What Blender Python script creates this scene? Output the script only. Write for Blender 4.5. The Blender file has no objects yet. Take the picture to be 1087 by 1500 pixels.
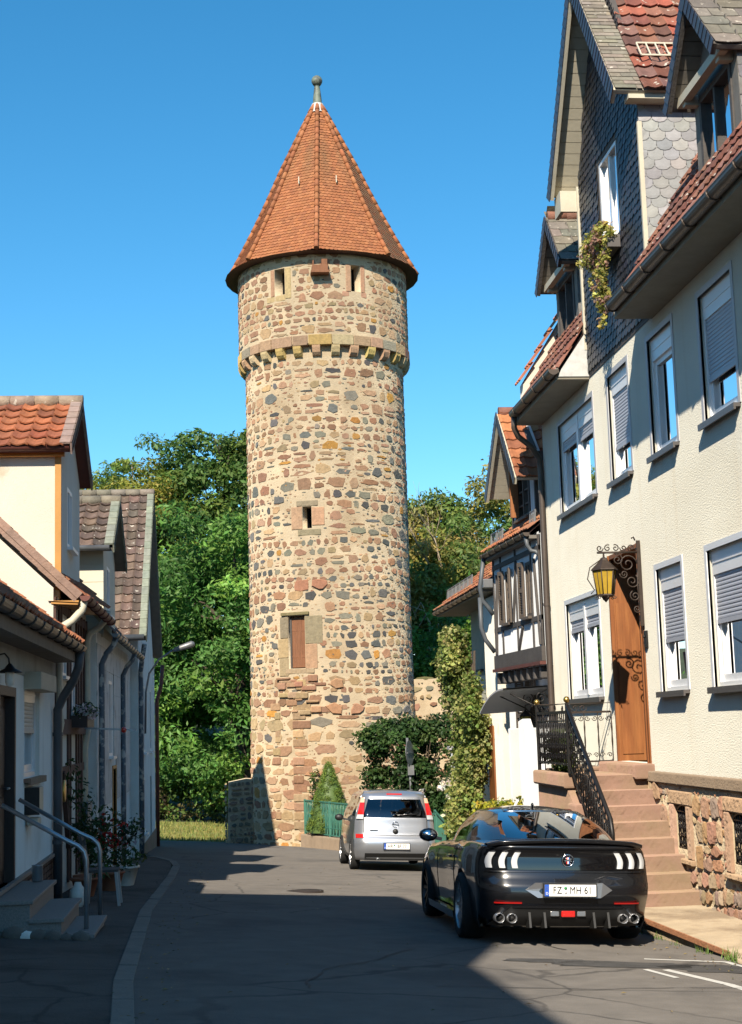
import bpy, bmesh, math, random
import numpy as np
from mathutils import Vector, Matrix
SC = bpy.context.scene
COL = SC.collection
rnd = random.Random(11)
R = math.radians
# ------------------------------------------------------------------ camera
TH, PITCH, YAW = .03, math.atan(.1463), math.atan(.1022)
cd = bpy.data.cameras.new('camera'); cam = bpy.data.objects.new('camera', cd); COL.objects.link(cam)
cd.sensor_fit = 'VERTICAL'; cd.sensor_height = 36; cd.lens = 2150/1500*36; cd.clip_end = 2000; cd.clip_start = .05
fwd = Vector((math.sin(YAW)*math.cos(PITCH), math.cos(YAW)*math.cos(PITCH), math.sin(PITCH)))
right0 = Vector((math.cos(YAW), -math.sin(YAW), 0)); up0 = right0.cross(fwd)
right = right0*math.cos(TH) - up0*math.sin(TH); up = up0*math.cos(TH) + right0*math.sin(TH)
cam.matrix_world = Matrix(((right.x, up.x, -fwd.x, 0), (right.y, up.y, -fwd.y, 0), (right.z, up.z, -fwd.z, 1.6), (0, 0, 0, 1)))
SC.camera = cam
# ------------------------------------------------------------------ sky, sun, exposure
SUN = Vector((-.33, -1, .81)).normalized()
ELEV = math.asin(SUN.z); AZ = math.atan2(SUN.x, SUN.y)
w = bpy.data.worlds.new('World'); SC.world = w; w.use_nodes = True
nt = w.node_tree; nt.nodes.clear()
sky = nt.nodes.new('ShaderNodeTexSky'); sky.sky_type = 'NISHITA'; sky.sun_disc = False
sky.sun_elevation = ELEV; sky.sun_rotation = AZ
sky.altitude = 300; sky.air_density = 1.0; sky.dust_density = .2; sky.ozone_density = 4.5
bg = nt.nodes.new('ShaderNodeBackground'); bg.inputs[1].default_value = .12
wo = nt.nodes.new('ShaderNodeOutputWorld')
hs = nt.nodes.new('ShaderNodeHueSaturation'); hs.inputs['Saturation'].default_value = 1.26; hs.inputs['Hue'].default_value = .486; hs.inputs['Value'].default_value = .93
nt.links.new(sky.outputs[0], hs.inputs['Color']); nt.links.new(hs.outputs[0], bg.inputs[0]); nt.links.new(bg.outputs[0], wo.inputs[0])
sl = bpy.data.lights.new('sun', 'SUN'); sl.energy = 5.0; sl.angle = R(.5); sl.color = (1, .89, .73)
so = bpy.data.objects.new('sun', sl); COL.objects.link(so)
so.rotation_euler = SUN.to_track_quat('Z', 'Y').to_euler(); so.location = (-20, -40, 60)
SC.view_settings.view_transform = 'Standard'; SC.view_settings.look = 'None'
SC.view_settings.exposure = .72; SC.view_settings.gamma = 1
SC.cycles.max_bounces = 8; SC.cycles.diffuse_bounces = 6; SC.cycles.transparent_max_bounces = 16; SC.cycles.glossy_bounces = 4
SC.cycles.caustics_reflective = False; SC.cycles.caustics_refractive = False
# ------------------------------------------------------------------ materials
MATS = {}
def mat(name, col=(.5,.5,.5), rough=.8, var=.12, scale=4., bump=0., bscale=40., metal=0., attr=False, col2=None, c2=(.45,.65), c2scale=1.5,
        coat=0., spec=.5, streak=False, detail=6., stretch=None, bdist=.02):
    m = bpy.data.materials.new(name); m.use_nodes = True; MATS[name] = m
    t = m.node_tree; N = t.nodes; L = t.links; b = N['Principled BSDF']
    b.inputs['Roughness'].default_value = rough; b.inputs['Metallic'].default_value = metal
    b.inputs['Specular IOR Level'].default_value = spec
    if rough >= .9 and 'Diffuse Roughness' in b.inputs: b.inputs['Diffuse Roughness'].default_value = 1.
    if coat: b.inputs['Coat Weight'].default_value = coat; b.inputs['Coat Roughness'].default_value = .03
    tc = N.new('ShaderNodeTexCoord'); vec = tc.outputs['Object']
    if stretch:
        mp = N.new('ShaderNodeMapping'); mp.inputs['Scale'].default_value = stretch; L.new(vec, mp.inputs[0]); vec = mp.outputs[0]
    base = None
    if attr:
        a = N.new('ShaderNodeVertexColor'); a.layer_name = 'Col'; base = a.outputs[0]
    else:
        c = N.new('ShaderNodeRGB'); c.outputs[0].default_value = (*col, 1); base = c.outputs[0]
    if col2 is not None:
        n2 = N.new('ShaderNodeTexNoise'); n2.inputs['Scale'].default_value = c2scale; n2.inputs['Detail'].default_value = 7; n2.inputs['Roughness'].default_value = .6
        L.new(vec, n2.inputs['Vector'])
        r2 = N.new('ShaderNodeMapRange'); r2.inputs[1].default_value = c2[0]; r2.inputs[2].default_value = c2[1]; L.new(n2.outputs[0], r2.inputs[0])
        mx = N.new('ShaderNodeMix'); mx.data_type = 'RGBA'; L.new(r2.outputs[0], mx.inputs[0]); L.new(base, mx.inputs[6]); mx.inputs[7].default_value = (*col2, 1)
        base = mx.outputs[2]
    if var:
        n = N.new('ShaderNodeTexNoise'); n.inputs['Scale'].default_value = scale; n.inputs['Detail'].default_value = detail; n.inputs['Roughness'].default_value = .65
        L.new(vec, n.inputs['Vector'])
        r = N.new('ShaderNodeMapRange'); r.inputs[1].default_value = .25; r.inputs[2].default_value = .75
        r.inputs[3].default_value = 1-var; r.inputs[4].default_value = 1+var; L.new(n.outputs[0], r.inputs[0])
        mx = N.new('ShaderNodeMix'); mx.data_type = 'RGBA'; mx.blend_type = 'MULTIPLY'; mx.inputs[0].default_value = 1
        L.new(base, mx.inputs[6]); L.new(r.outputs[0], mx.inputs[7]); base = mx.outputs[2]
    L.new(base, b.inputs['Base Color'])
    if bump:
        nb = N.new('ShaderNodeTexNoise'); nb.inputs['Scale'].default_value = bscale; nb.inputs['Detail'].default_value = 5
        L.new(vec, nb.inputs['Vector'])
        bp = N.new('ShaderNodeBump'); bp.inputs['Strength'].default_value = bump; bp.inputs['Distance'].default_value = bdist
        L.new(nb.outputs[0], bp.inputs['Height']); L.new(bp.outputs[0], b.inputs['Normal'])
    return m
def add_cracks(name, sc=.55, wd=.012, dark=.45):
    m = MATS[name]; t = m.node_tree; N = t.nodes; L = t.links; b = N['Principled BSDF']; src = b.inputs['Base Color'].links[0].from_socket
    tc = N.new('ShaderNodeTexCoord'); nz = N.new('ShaderNodeTexNoise'); nz.inputs['Scale'].default_value = 2.2; nz.inputs['Detail'].default_value = 5; L.new(tc.outputs['Object'], nz.inputs['Vector'])
    mx = N.new('ShaderNodeMix'); mx.data_type = 'VECTOR'; mx.inputs[0].default_value = .16; L.new(tc.outputs['Object'], mx.inputs[4]); L.new(nz.outputs['Color'], mx.inputs[5])
    vo = N.new('ShaderNodeTexVoronoi'); vo.feature = 'DISTANCE_TO_EDGE'; vo.inputs['Scale'].default_value = sc; L.new(mx.outputs[1], vo.inputs['Vector'])
    mr = N.new('ShaderNodeMapRange'); mr.inputs[1].default_value = wd*.3; mr.inputs[2].default_value = wd; mr.inputs[3].default_value = 1; mr.inputs[4].default_value = 0; L.new(vo.outputs['Distance'], mr.inputs[0])
    n2 = N.new('ShaderNodeTexNoise'); n2.inputs['Scale'].default_value = .35; L.new(tc.outputs['Object'], n2.inputs['Vector'])
    m2 = N.new('ShaderNodeMapRange'); m2.inputs[1].default_value = .42; m2.inputs[2].default_value = .56; L.new(n2.outputs[0], m2.inputs[0])
    mu = N.new('ShaderNodeMath'); mu.operation = 'MULTIPLY'; L.new(mr.outputs[0], mu.inputs[0]); L.new(m2.outputs[0], mu.inputs[1])
    mm = N.new('ShaderNodeMath'); mm.operation = 'MULTIPLY'; mm.inputs[1].default_value = 1-dark; L.new(mu.outputs[0], mm.inputs[0])
    o = N.new('ShaderNodeMix'); o.data_type = 'RGBA'; L.new(mm.outputs[0], o.inputs[0]); L.new(src, o.inputs[6]); o.inputs[7].default_value = (.012,.011,.011,1); L.new(o.outputs[2], b.inputs['Base Color'])
def add_streaks(name, col, z0=.3, amt=.5, sc=(3.2,3.2,.22)):
    m = MATS[name]; t = m.node_tree; N = t.nodes; L = t.links; b = N['Principled BSDF']; src = b.inputs['Base Color'].links[0].from_socket
    tc = N.new('ShaderNodeTexCoord'); mp = N.new('ShaderNodeMapping'); mp.inputs['Scale'].default_value = sc; L.new(tc.outputs['Object'], mp.inputs[0])
    nz = N.new('ShaderNodeTexNoise'); nz.inputs['Scale'].default_value = 1.; nz.inputs['Detail'].default_value = 4; L.new(mp.outputs[0], nz.inputs['Vector'])
    mr = N.new('ShaderNodeMapRange'); mr.inputs[1].default_value = .54; mr.inputs[2].default_value = .76; mr.inputs[4].default_value = amt; L.new(nz.outputs[0], mr.inputs[0])
    o = N.new('ShaderNodeMix'); o.data_type = 'RGBA'; L.new(mr.outputs[0], o.inputs[0]); L.new(src, o.inputs[6]); o.inputs[7].default_value = (*col,1); L.new(o.outputs[2], b.inputs['Base Color'])
def leafmat(name, trans=.35, rough=.5):
    m = mat(name, attr=True, rough=rough, var=.15, scale=1.2, spec=.35)
    t = m.node_tree; N = t.nodes; L = t.links; b = N['Principled BSDF']; o = N['Material Output']
    src = b.inputs['Base Color'].links[0].from_socket
    tr = N.new('ShaderNodeBsdfTranslucent'); L.new(src, tr.inputs[0])
    mx = N.new('ShaderNodeMixShader'); mx.inputs[0].default_value = trans
    L.new(b.outputs[0], mx.inputs[1]); L.new(tr.outputs[0], mx.inputs[2]); L.new(mx.outputs[0], o.inputs[0])
    return m
def glassmat(name, tint=(.8,.85,.85), ior=1.5, boost=1.0):
    m = bpy.data.materials.new(name); m.use_nodes = True; MATS[name] = m
    t = m.node_tree; N = t.nodes; L = t.links; N.remove(N['Principled BSDF']); o = N['Material Output']
    tr = N.new('ShaderNodeBsdfTransparent'); tr.inputs[0].default_value = (*tint, 1)
    gl = N.new('ShaderNodeBsdfGlossy'); gl.inputs['Roughness'].default_value = .01; gl.inputs[0].default_value = (.95, .97, 1, 1)
    fr = N.new('ShaderNodeFresnel'); fr.inputs[0].default_value = ior
    ml = N.new('ShaderNodeMath'); ml.operation = 'MULTIPLY'; ml.use_clamp = True; ml.inputs[1].default_value = boost; L.new(fr.outputs[0], ml.inputs[0])
    mx = N.new('ShaderNodeMixShader'); L.new(ml.outputs[0], mx.inputs[0]); L.new(tr.outputs[0], mx.inputs[1]); L.new(gl.outputs[0], mx.inputs[2])
    L.new(mx.outputs[0], o.inputs[0]); return m

mat('cream_plaster', (.57,.555,.48), .95, .06, 1.2, .35, 55, col2=(.54,.515,.43), c2=(.5,.75), c2scale=.8, stretch=(1,.4,1), bdist=.02)
mat('white_plaster', (.84,.82,.77), .95, .08, 1.3, .4, 60, col2=(.62,.56,.46), c2=(.55,.8), c2scale=.9)
mat('warm_plaster', (.70,.66,.57), .95, .06, 1.2, .4, 60, col2=(.5,.42,.28), c2=(.62,.8), c2scale=1.1)
mat('grey_plaster', (.42,.40,.36), .95, .15, 1.6, .5, 40, col2=(.30,.27,.23), c2=(.5,.75))
mat('white_wash', (.56,.575,.59), .9, .05, 2., .25, 50)
mat('mortar', (.52,.425,.29), .95, .18, 1.3, .8, 18, col2=(.37,.27,.16), c2=(.5,.8), c2scale=.7, bdist=.03)
mat('stone_attr', rough=.92, attr=True, var=.25, scale=9, bump=.8, bscale=16, bdist=.03)
mat('tile_attr', rough=.85, attr=True, var=.30, scale=7, bump=.4, bscale=40)
mat('slate_attr', rough=.45, attr=True, var=.15, scale=9, bump=.15, bscale=40)
mat('mossy_tile', rough=.88, attr=True, var=.3, scale=7, bump=.5, bscale=30, col2=(.46,.42,.35), c2=(.62,.67), c2scale=9)
mat('asphalt', (.102,.092,.082), .92, .20, 3., .6, 90, col2=(.070,.064,.059), c2=(.52,.66), c2scale=.55, bdist=.01)
mat('asphalt_old', (.075,.067,.060), .95, .25, 2.2, .8, 60, col2=(.028,.026,.022), c2=(.5,.7), c2scale=.8)
mat('kerb_stone', (.16,.14,.12), .9, .2, 5, .5, 40)
mat('road_paint', (.62,.60,.55), .8, .15, 9, .2, 60, col2=(.10,.10,.10), c2=(.62,.72), c2scale=9)
mat('pavement', (.34,.27,.185), .95, .18, 2., .7, 40, col2=(.20,.15,.10), c2=(.45,.62), c2scale=1.3)
mat('rust_edge', (.22,.10,.05), .9, .3, 12, .5, 40)
mat('sandstone', (.31,.19,.138), .93, .12, 3., .45, 16, col2=(.25,.18,.105), c2=(.42,.66), c2scale=1.1, bdist=.03)
mat('roof_tile', rough=.85, attr=True, var=.12, scale=2.5, bump=.3, bscale=40)
mat('sandstone_cap', (.22,.165,.115), .93, .15, 4., .5, 30)
mat('brown_wood', (.22,.074,.020), .5, .25, 3., .15, 40, stretch=(6,6,.5), col2=(.30,.115,.033), c2=(.45,.7), c2scale=2)
mat('dark_wood', (.035,.017,.012), .55, .25, 4, .2, 40, stretch=(5,5,.6))
mat('old_wood', (.20,.085,.04), .85, .3, 3, .5, 40, stretch=(8,8,.6))
mat('timber', (.085,.045,.035), .85, .25, 4, .3, 30, stretch=(4,1,1))
mat('timber_grey', (.075,.066,.060), .85, .25, 4, .3, 30)
mat('shutter_wood', (.10,.078,.060), .8, .2, 5, .3, 30)
mat('soffit_board', (.50,.46,.36), .85, .10, 3., .1, 20)
mat('soffit_grey', (.16,.145,.125), .85, .2, 4., .1, 20)
mat('eave_board', (.27,.245,.19), .9, .15, 3., .1, 20)
mat('pvc_white', (.80,.80,.80), .35, .02, 3)
mat('shutter_slat', (.42,.43,.47), .5, .04, 3)
mat('slat_grey', (.52,.51,.47), .6, .08, 8)
mat('sill_metal', (.10,.09,.085), .4, .15, 5)
mat('window_band', (.46,.46,.47), .7, .05, 3)
mat('curtain', (.78,.75,.68), .9, .04, 3)
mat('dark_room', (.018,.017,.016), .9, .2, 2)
mat('gutter_brown', (.085,.065,.052), .45, .2, 5, metal=.2)
mat('zinc', (.20,.205,.21), .45, .25, 4, metal=.5)
mat('cream_pipe', (.52,.49,.38), .6, .15, 5, col2=(.2,.17,.12), c2=(.66,.74), c2scale=5)
mat('pipe_grey', (.075,.085,.095), .5, .2, 5)
mat('peel_pipe', (.10,.13,.16), .6, .2, 5, col2=(.45,.45,.42), c2=(.52,.6), c2scale=6)
mat('iron', (.017,.015,.014), .45, .3, 20, metal=.3)
mat('iron_rust', (.05,.035,.026), .55, .3, 20, metal=.3)
mat('brass', (.55,.36,.10), .3, .1, 9, metal=.9)
mat('amber_glass', (.42,.27,.03), .25, .15, 9)
mat('steel', (.36,.38,.40), .38, .1, 8, metal=.75)
mat('granite', (.24,.22,.20), .7, .3, 60, .2, 60)
mat('brick_slip', (.060,.030,.024), .7, .25, 6, .3, 30)
mat('green_paint', (.05,.17,.125), .45, .15, 6)
mat('orange_board', (.42,.20,.04), .6, .12, 5)
mat('red_board', (.11,.032,.022), .6, .2, 5)
mat('eternit', (.56,.56,.545), .8, .15, 2.5, .1, 20, col2=(.20,.19,.175), c2=(.55,.7), c2scale=2)
mat('eternit_cream', (.60,.56,.44), .8, .06, 2.5)
mat('lichen_tile', (.27,.24,.18), .9, .25, 7, .5, 30)
mat('verge_green', (.32,.34,.27), .8, .12, 5)
mat('copper', (.14,.17,.13), .6, .3, 6, col2=(.05,.05,.05), c2=(.45,.6), c2scale=4)
mat('lead', (.48,.48,.46), .6, .2, 9)
mat('bark', (.07,.052,.036), .95, .3, 6, .8, 20)
mat('bark_pale', (.34,.27,.19), .95, .25, 6, .6, 20)
mat('grass_base', (.10,.11,.025), .95, .35, 3, .6, 20, col2=(.19,.16,.04), c2=(.45,.6), c2scale=.8)
mat('hill_base', (.030,.040,.014), .95, .4, .6, .6, 8)
mat('grass_blade', attr=True, rough=.7, var=.2, scale=3)
mat('terracotta', (.30,.11,.055), .85, .15, 6)
mat('ceramic_white', (.72,.68,.60), .3, .1, 6)
mat('plain_attr', attr=True, rough=.6, var=.05, scale=5)
leafmat('leaf', .45); leafmat('needle', .15, .7)
mat('sky_paint', (.5,.5,.5))
glassmat('window_glass', (.75,.80,.80), 1.55, 1.6)
glassmat('car_glass', (.13,.16,.17), 1.6, 2.2)
glassmat('car_glass_dark', (.10,.12,.12), 1.5, .9)
mat('car_black', (.012,.0125,.015), .22, 0, coat=1., metal=.35, spec=.6)
mat('car_silver', (.50,.52,.56), .30, .0, coat=1., metal=.75)
mat('car_plastic', (.014,.014,.014), .5, 0)
mat('car_gloss', (.004,.004,.005), .08, 0, coat=1.)
mat('rubber', (.016,.016,.016), .85, .2, 20, .2, 60)
mat('rim_dark', (.03,.03,.032), .3, 0, metal=.8)
mat('rim_silver', (.45,.45,.46), .3, 0, metal=.8)
mat('chrome', (.75,.75,.77), .12, 0, metal=1.)
mat('lamp_red', (.55,.015,.012), .15, 0, coat=1.)
mat('lamp_white', (.58,.59,.60), .15, 0, coat=1.)
mat('lamp_orange', (.75,.45,.30), .15, 0, coat=1.)
mat('plate_white', (.80,.80,.78), .4, 0)
mat('plate_blue', (.02,.09,.45), .4, 0)
mat('ink', (.015,.012,.015), .5, 0)
mat('seal_green', (.05,.25,.10), .5, 0)
mat('seal_red', (.45,.04,.04), .5, 0)
mat('satin_silver', (.36,.36,.37), .32, 0, metal=.8)
mat('seat_leather', (.10,.03,.015), .5, .1, 6)
mat('seat_grey', (.09,.10,.11), .8, .1, 6)
M = MATS
add_cracks('asphalt'); add_cracks('asphalt_old', .8, .015)
add_streaks('cream_plaster', (.50,.45,.35), amt=.50); add_streaks('white_plaster', (.40,.36,.30), amt=.5); add_streaks('white_wash', (.48,.47,.44), amt=.35); add_streaks('mortar', (.30,.21,.12), amt=.4, sc=(1.2,1.2,.25))
# ------------------------------------------------------------------ mesh builder
LOC = {}
class MB:
    def __init__(s): s.v = []; s.f = []; s.c = []; s.m = []; s.sm = []
    def add(s, vs, fs, col=(1,1,1), m=0, smooth=False):
        o = len(s.v); s.v.extend([tuple(p) for p in vs])
        for f in fs:
            s.f.append([i+o for i in f]); s.c.append(col); s.m.append(m); s.sm.append(smooth)
        return s
    def box(s, x0, x1, y0, y1, z0, z1, col=(1,1,1), m=0):
        return s.add([(x0,y0,z0),(x1,y0,z0),(x1,y1,z0),(x0,y1,z0),(x0,y0,z1),(x1,y0,z1),(x1,y1,z1),(x0,y1,z1)],
                     [(3,2,1,0),(4,5,6,7),(0,1,5,4),(1,2,6,5),(2,3,7,6),(3,0,4,7)], col, m)
    def fbox(s, F, u0, u1, v0, v1, d0, d1, col=(1,1,1), m=0):
        p = [F(u,v,d) for d in (d0,d1) for v in (v0,v1) for u in (u0,u1)]
        return s.add(p, [(0,1,3,2),(4,6,7,5),(0,4,5,1),(2,3,7,6),(0,2,6,4),(1,5,7,3)], col, m)
    def bar(s, a, b, w, h=None, upv=(0,0,1), col=(1,1,1), m=0):
        a = Vector(a); b = Vector(b); h = h or w; d = (b-a).normalized(); upv = Vector(upv)
        if abs(d.dot(upv)) > .98: upv = Vector((1,0,0))
        sx = d.cross(upv).normalized(); sz = sx.cross(d)
        p = []
        for q in (a, b):
            for i, j in ((-1,-1),(1,-1),(1,1),(-1,1)): p.append(q + sx*i*w/2 + sz*j*h/2)
        return s.add(p, [(0,1,2,3),(7,6,5,4),(0,4,5,1),(1,5,6,2),(2,6,7,3),(3,7,4,0)], col, m)
    def tube(s, pts, r, n=8, col=(1,1,1), m=0, caps=True):
        pts = [Vector(p) for p in pts]; k = len(pts); rr = r if isinstance(r, (list, tuple)) else [r]*k
        vs = []; prev = None
        for i, p in enumerate(pts):
            d = (pts[min(i+1,k-1)]-pts[max(i-1,0)])
            d = d.normalized() if d.length > 1e-9 else Vector((0,0,1))
            if prev is None:
                a = Vector((0,0,1)) if abs(d.z) < .9 else Vector((1,0,0)); e1 = d.cross(a).normalized()
            else:
                e1 = (prev - d*prev.dot(d)); e1 = e1.normalized() if e1.length > 1e-6 else d.orthogonal().normalized()
            prev = e1; e2 = d.cross(e1)
            for j in range(n):
                t = 2*math.pi*j/n; vs.append(p + (e1*math.cos(t)+e2*math.sin(t))*rr[i])
        fs = [(i*n+j, i*n+(j+1)%n, (i+1)*n+(j+1)%n, (i+1)*n+j) for i in range(k-1) for j in range(n)]
        s.add(vs, fs, col, m, True)
        if caps:
            o = len(s.v)-len(vs)
            for f in (list(range(n))[::-1], list(range((k-1)*n, k*n))):
                s.f.append([i+o for i in f]); s.c.append(col); s.m.append(m); s.sm.append(False)
        return s
    def lathe(s, prof, c=(0,0,0), n=16, axis='z', col=(1,1,1), m=0, smooth=True):
        vs = []
        for r, h in prof:
            for j in range(n):
                t = 2*math.pi*j/n; a, b = r*math.cos(t), r*math.sin(t)
                p = {'z': (a,b,h), 'x': (h,a,b), 'y': (a,h,b)}[axis]
                vs.append((p[0]+c[0], p[1]+c[1], p[2]+c[2]))
        k = len(prof)
        fs = [(i*n+j, i*n+(j+1)%n, (i+1)*n+(j+1)%n, (i+1)*n+j) for i in range(k-1) for j in range(n)]
        return s.add(vs, fs, col, m, smooth)
    def ball(s, c, r, n=10, col=(1,1,1), m=0, sq=(1,1,1)):
        k = n//2+1; vs = []; 
        for i in range(k):
            a = math.pi*i/(k-1)
            for j in range(n):
                t = 2*math.pi*j/n
                vs.append((c[0]+r*sq[0]*math.sin(a)*math.cos(t), c[1]+r*sq[1]*math.sin(a)*math.sin(t), c[2]+r*sq[2]*math.cos(a)))
        return s.add(vs, [(i*n+j, i*n+(j+1)%n, (i+1)*n+(j+1)%n, (i+1)*n+j) for i in range(k-1) for j in range(n)], col, m, True)
    def prism(s, poly, off, col=(1,1,1), m=0):
        off = Vector(off); a = [Vector(p) for p in poly]; b = [p+off for p in a]; n = len(a)
        return s.add(a+b, [list(range(n))[::-1], list(range(n, 2*n))] + [(i, (i+1)%n, n+(i+1)%n, n+i) for i in range(n)], col, m)
    def quad(s, *p, col=(1,1,1), m=0, smooth=False): return s.add(p, [list(range(len(p)))], col, m, smooth)
    def grid(s, rows, col=(1,1,1), m=0, smooth=True, closed=False):
        k = len(rows); n = len(rows[0]); vs = [p for r in rows for p in r]; q = n if closed else n-1
        return s.add(vs, [(i*n+j, i*n+(j+1)%n, (i+1)*n+(j+1)%n, (i+1)*n+j) for i in range(k-1) for j in range(q)], col, m, smooth)
    def build(s, name, mats, parent=None, bevel=0, recalc=False, loc=None, local=False):
        if not isinstance(mats, (list, tuple)): mats = [mats]
        me = bpy.data.meshes.new(name)
        V = np.array(s.v, dtype=np.float64).reshape(-1, 3)
        if parent is not None: o3 = np.array(LOC.get(parent.name, (0,0,0)))
        elif local: o3 = np.zeros(3)
        elif loc is not None: o3 = np.array(loc)
        else: o3 = np.array([(V[:,0].min()+V[:,0].max())/2, (V[:,1].min()+V[:,1].max())/2, V[:,2].min()])
        me.from_pydata((V-o3).tolist(), [], s.f); 
        for x in mats: me.materials.append(M[x])
        me.polygons.foreach_set('material_index', s.m); me.polygons.foreach_set('use_smooth', s.sm)
        if any(c != (1,1,1) for c in s.c):
            at = me.color_attributes.new('Col', 'FLOAT_COLOR', 'CORNER')
            arr = np.repeat(np.array([(*c, 1) for c in s.c], dtype=np.float32), [len(f) for f in s.f], axis=0)
            at.data.foreach_set('color', arr.ravel())
        if recalc:
            bm = bmesh.new(); bm.from_mesh(me); bmesh.ops.remove_doubles(bm, verts=bm.verts, dist=1e-5); bmesh.ops.recalc_face_normals(bm, faces=bm.faces); bm.to_mesh(me); bm.free()
        me.update()
        o = bpy.data.objects.new(name, me); COL.objects.link(o)
        if parent is not None:
            o.parent = parent; LOC[o.name] = LOC.get(parent.name, (0,0,0))
        else:
            o.location = o3; LOC[o.name] = tuple(o3)
        if bevel:
            b = o.modifiers.new('bevel', 'BEVEL'); b.width = bevel; b.segments = 2; b.limit_method = 'ANGLE'; b.angle_limit = R(35)
        return o
def tag(o, label, cat, group=None):
    o['label'] = label; o['category'] = cat
    if group: o['group'] = group
    return o
def struct(o, kind='structure'): o['kind'] = kind; return o
def empty(name, loc, label=None, cat=None, group=None):
    o = bpy.data.objects.new(name, None); COL.objects.link(o); o.location = loc; o.empty_display_size = .2; LOC[o.name] = tuple(loc)
    if label: tag(o, label, cat, group)
    return o
def part(o, label): o['label'] = label; return o
def copy_tree(o, parent=None):
    c = o.copy(); COL.objects.link(c)
    if parent is not None: c.parent = parent
    for ch in list(o.children): copy_tree(ch, c)
    return c
def jit(c, a=.1, r=rnd):
    k = 1+r.uniform(-a, a); return tuple(max(0, x*k*(1+r.uniform(-a*.3, a*.3))) for x in c)
def text_mesh(txt, size, F, mats, parent, name='lettering', depth=.002, spacing=1.0):
    cu = bpy.data.curves.new('t', 'FONT'); cu.body = txt; cu.size = size; cu.extrude = depth; cu.align_x = 'CENTER'; cu.align_y = 'CENTER'; cu.space_character = spacing
    ob = bpy.data.objects.new('t', cu); COL.objects.link(ob); dg = bpy.context.evaluated_depsgraph_get(); dg.update()
    me = bpy.data.meshes.new_from_object(ob.evaluated_get(dg)); bpy.data.objects.remove(ob)
    mb = MB(); mb.add([F(v.co.x, v.co.y, -v.co.z) for v in me.vertices], [list(p.vertices) for p in me.polygons])
    return mb.build(name, mats, parent)
# wall sheet with real openings, reveals going inward by dep
def wallgrid(mb, F, u0, u1, v0, v1, holes, dep=.15, us=(), vs=(), m=0, mr=None, top=None, du=None, dv=None):
    U = {u0, u1, *us}; V = {v0, v1, *vs}
    for h in holes: U |= {h[0], h[1]}; V |= {h[2], h[3]}
    def refine(S, st, lo, hi):
        S = sorted(x for x in S if lo-1e-9 <= x <= hi+1e-9)
        if not st: return S
        o = []
        for a, b in zip(S, S[1:]):
            n = max(1, int(math.ceil((b-a)/st))); o += [a+(b-a)*i/n for i in range(n)]
        return o+[S[-1]]
    U = refine(U, du, u0, u1); V = refine(V, dv, v0, v1)
    vs_ = [F(u, v, 0) for v in V for u in U]; nu = len(U); fs = []
    for j in range(len(V)-1):
        for i in range(nu-1):
            cu, cv = (U[i]+U[i+1])/2, (V[j]+V[j+1])/2
            if any(h[0] < cu < h[1] and h[2] < cv < h[3] for h in holes): continue
            fs.append((j*nu+i, j*nu+i+1, (j+1)*nu+i+1, (j+1)*nu+i))
    mb.add(vs_, fs, m=m)
    for a, b, c, d in [h[:4] for h in holes]:
        mb.add([F(u, v, q) for q in (0, dep) for u, v in ((a,c),(b,c),(b,d),(a,d))], [(0,4,5,1),(1,5,6,2),(2,6,7,3),(3,7,4,0)], m=m if mr is None else mr)
def room(mb, F, a, b, c, d, d0, d1):
    mb.add([F(u, v, q) for q in (d0, d1) for u, v in ((a,c),(b,c),(b,d),(a,d))], [(0,4,5,1),(1,5,6,2),(2,6,7,3),(3,7,4,0),(4,5,6,7)])
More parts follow.
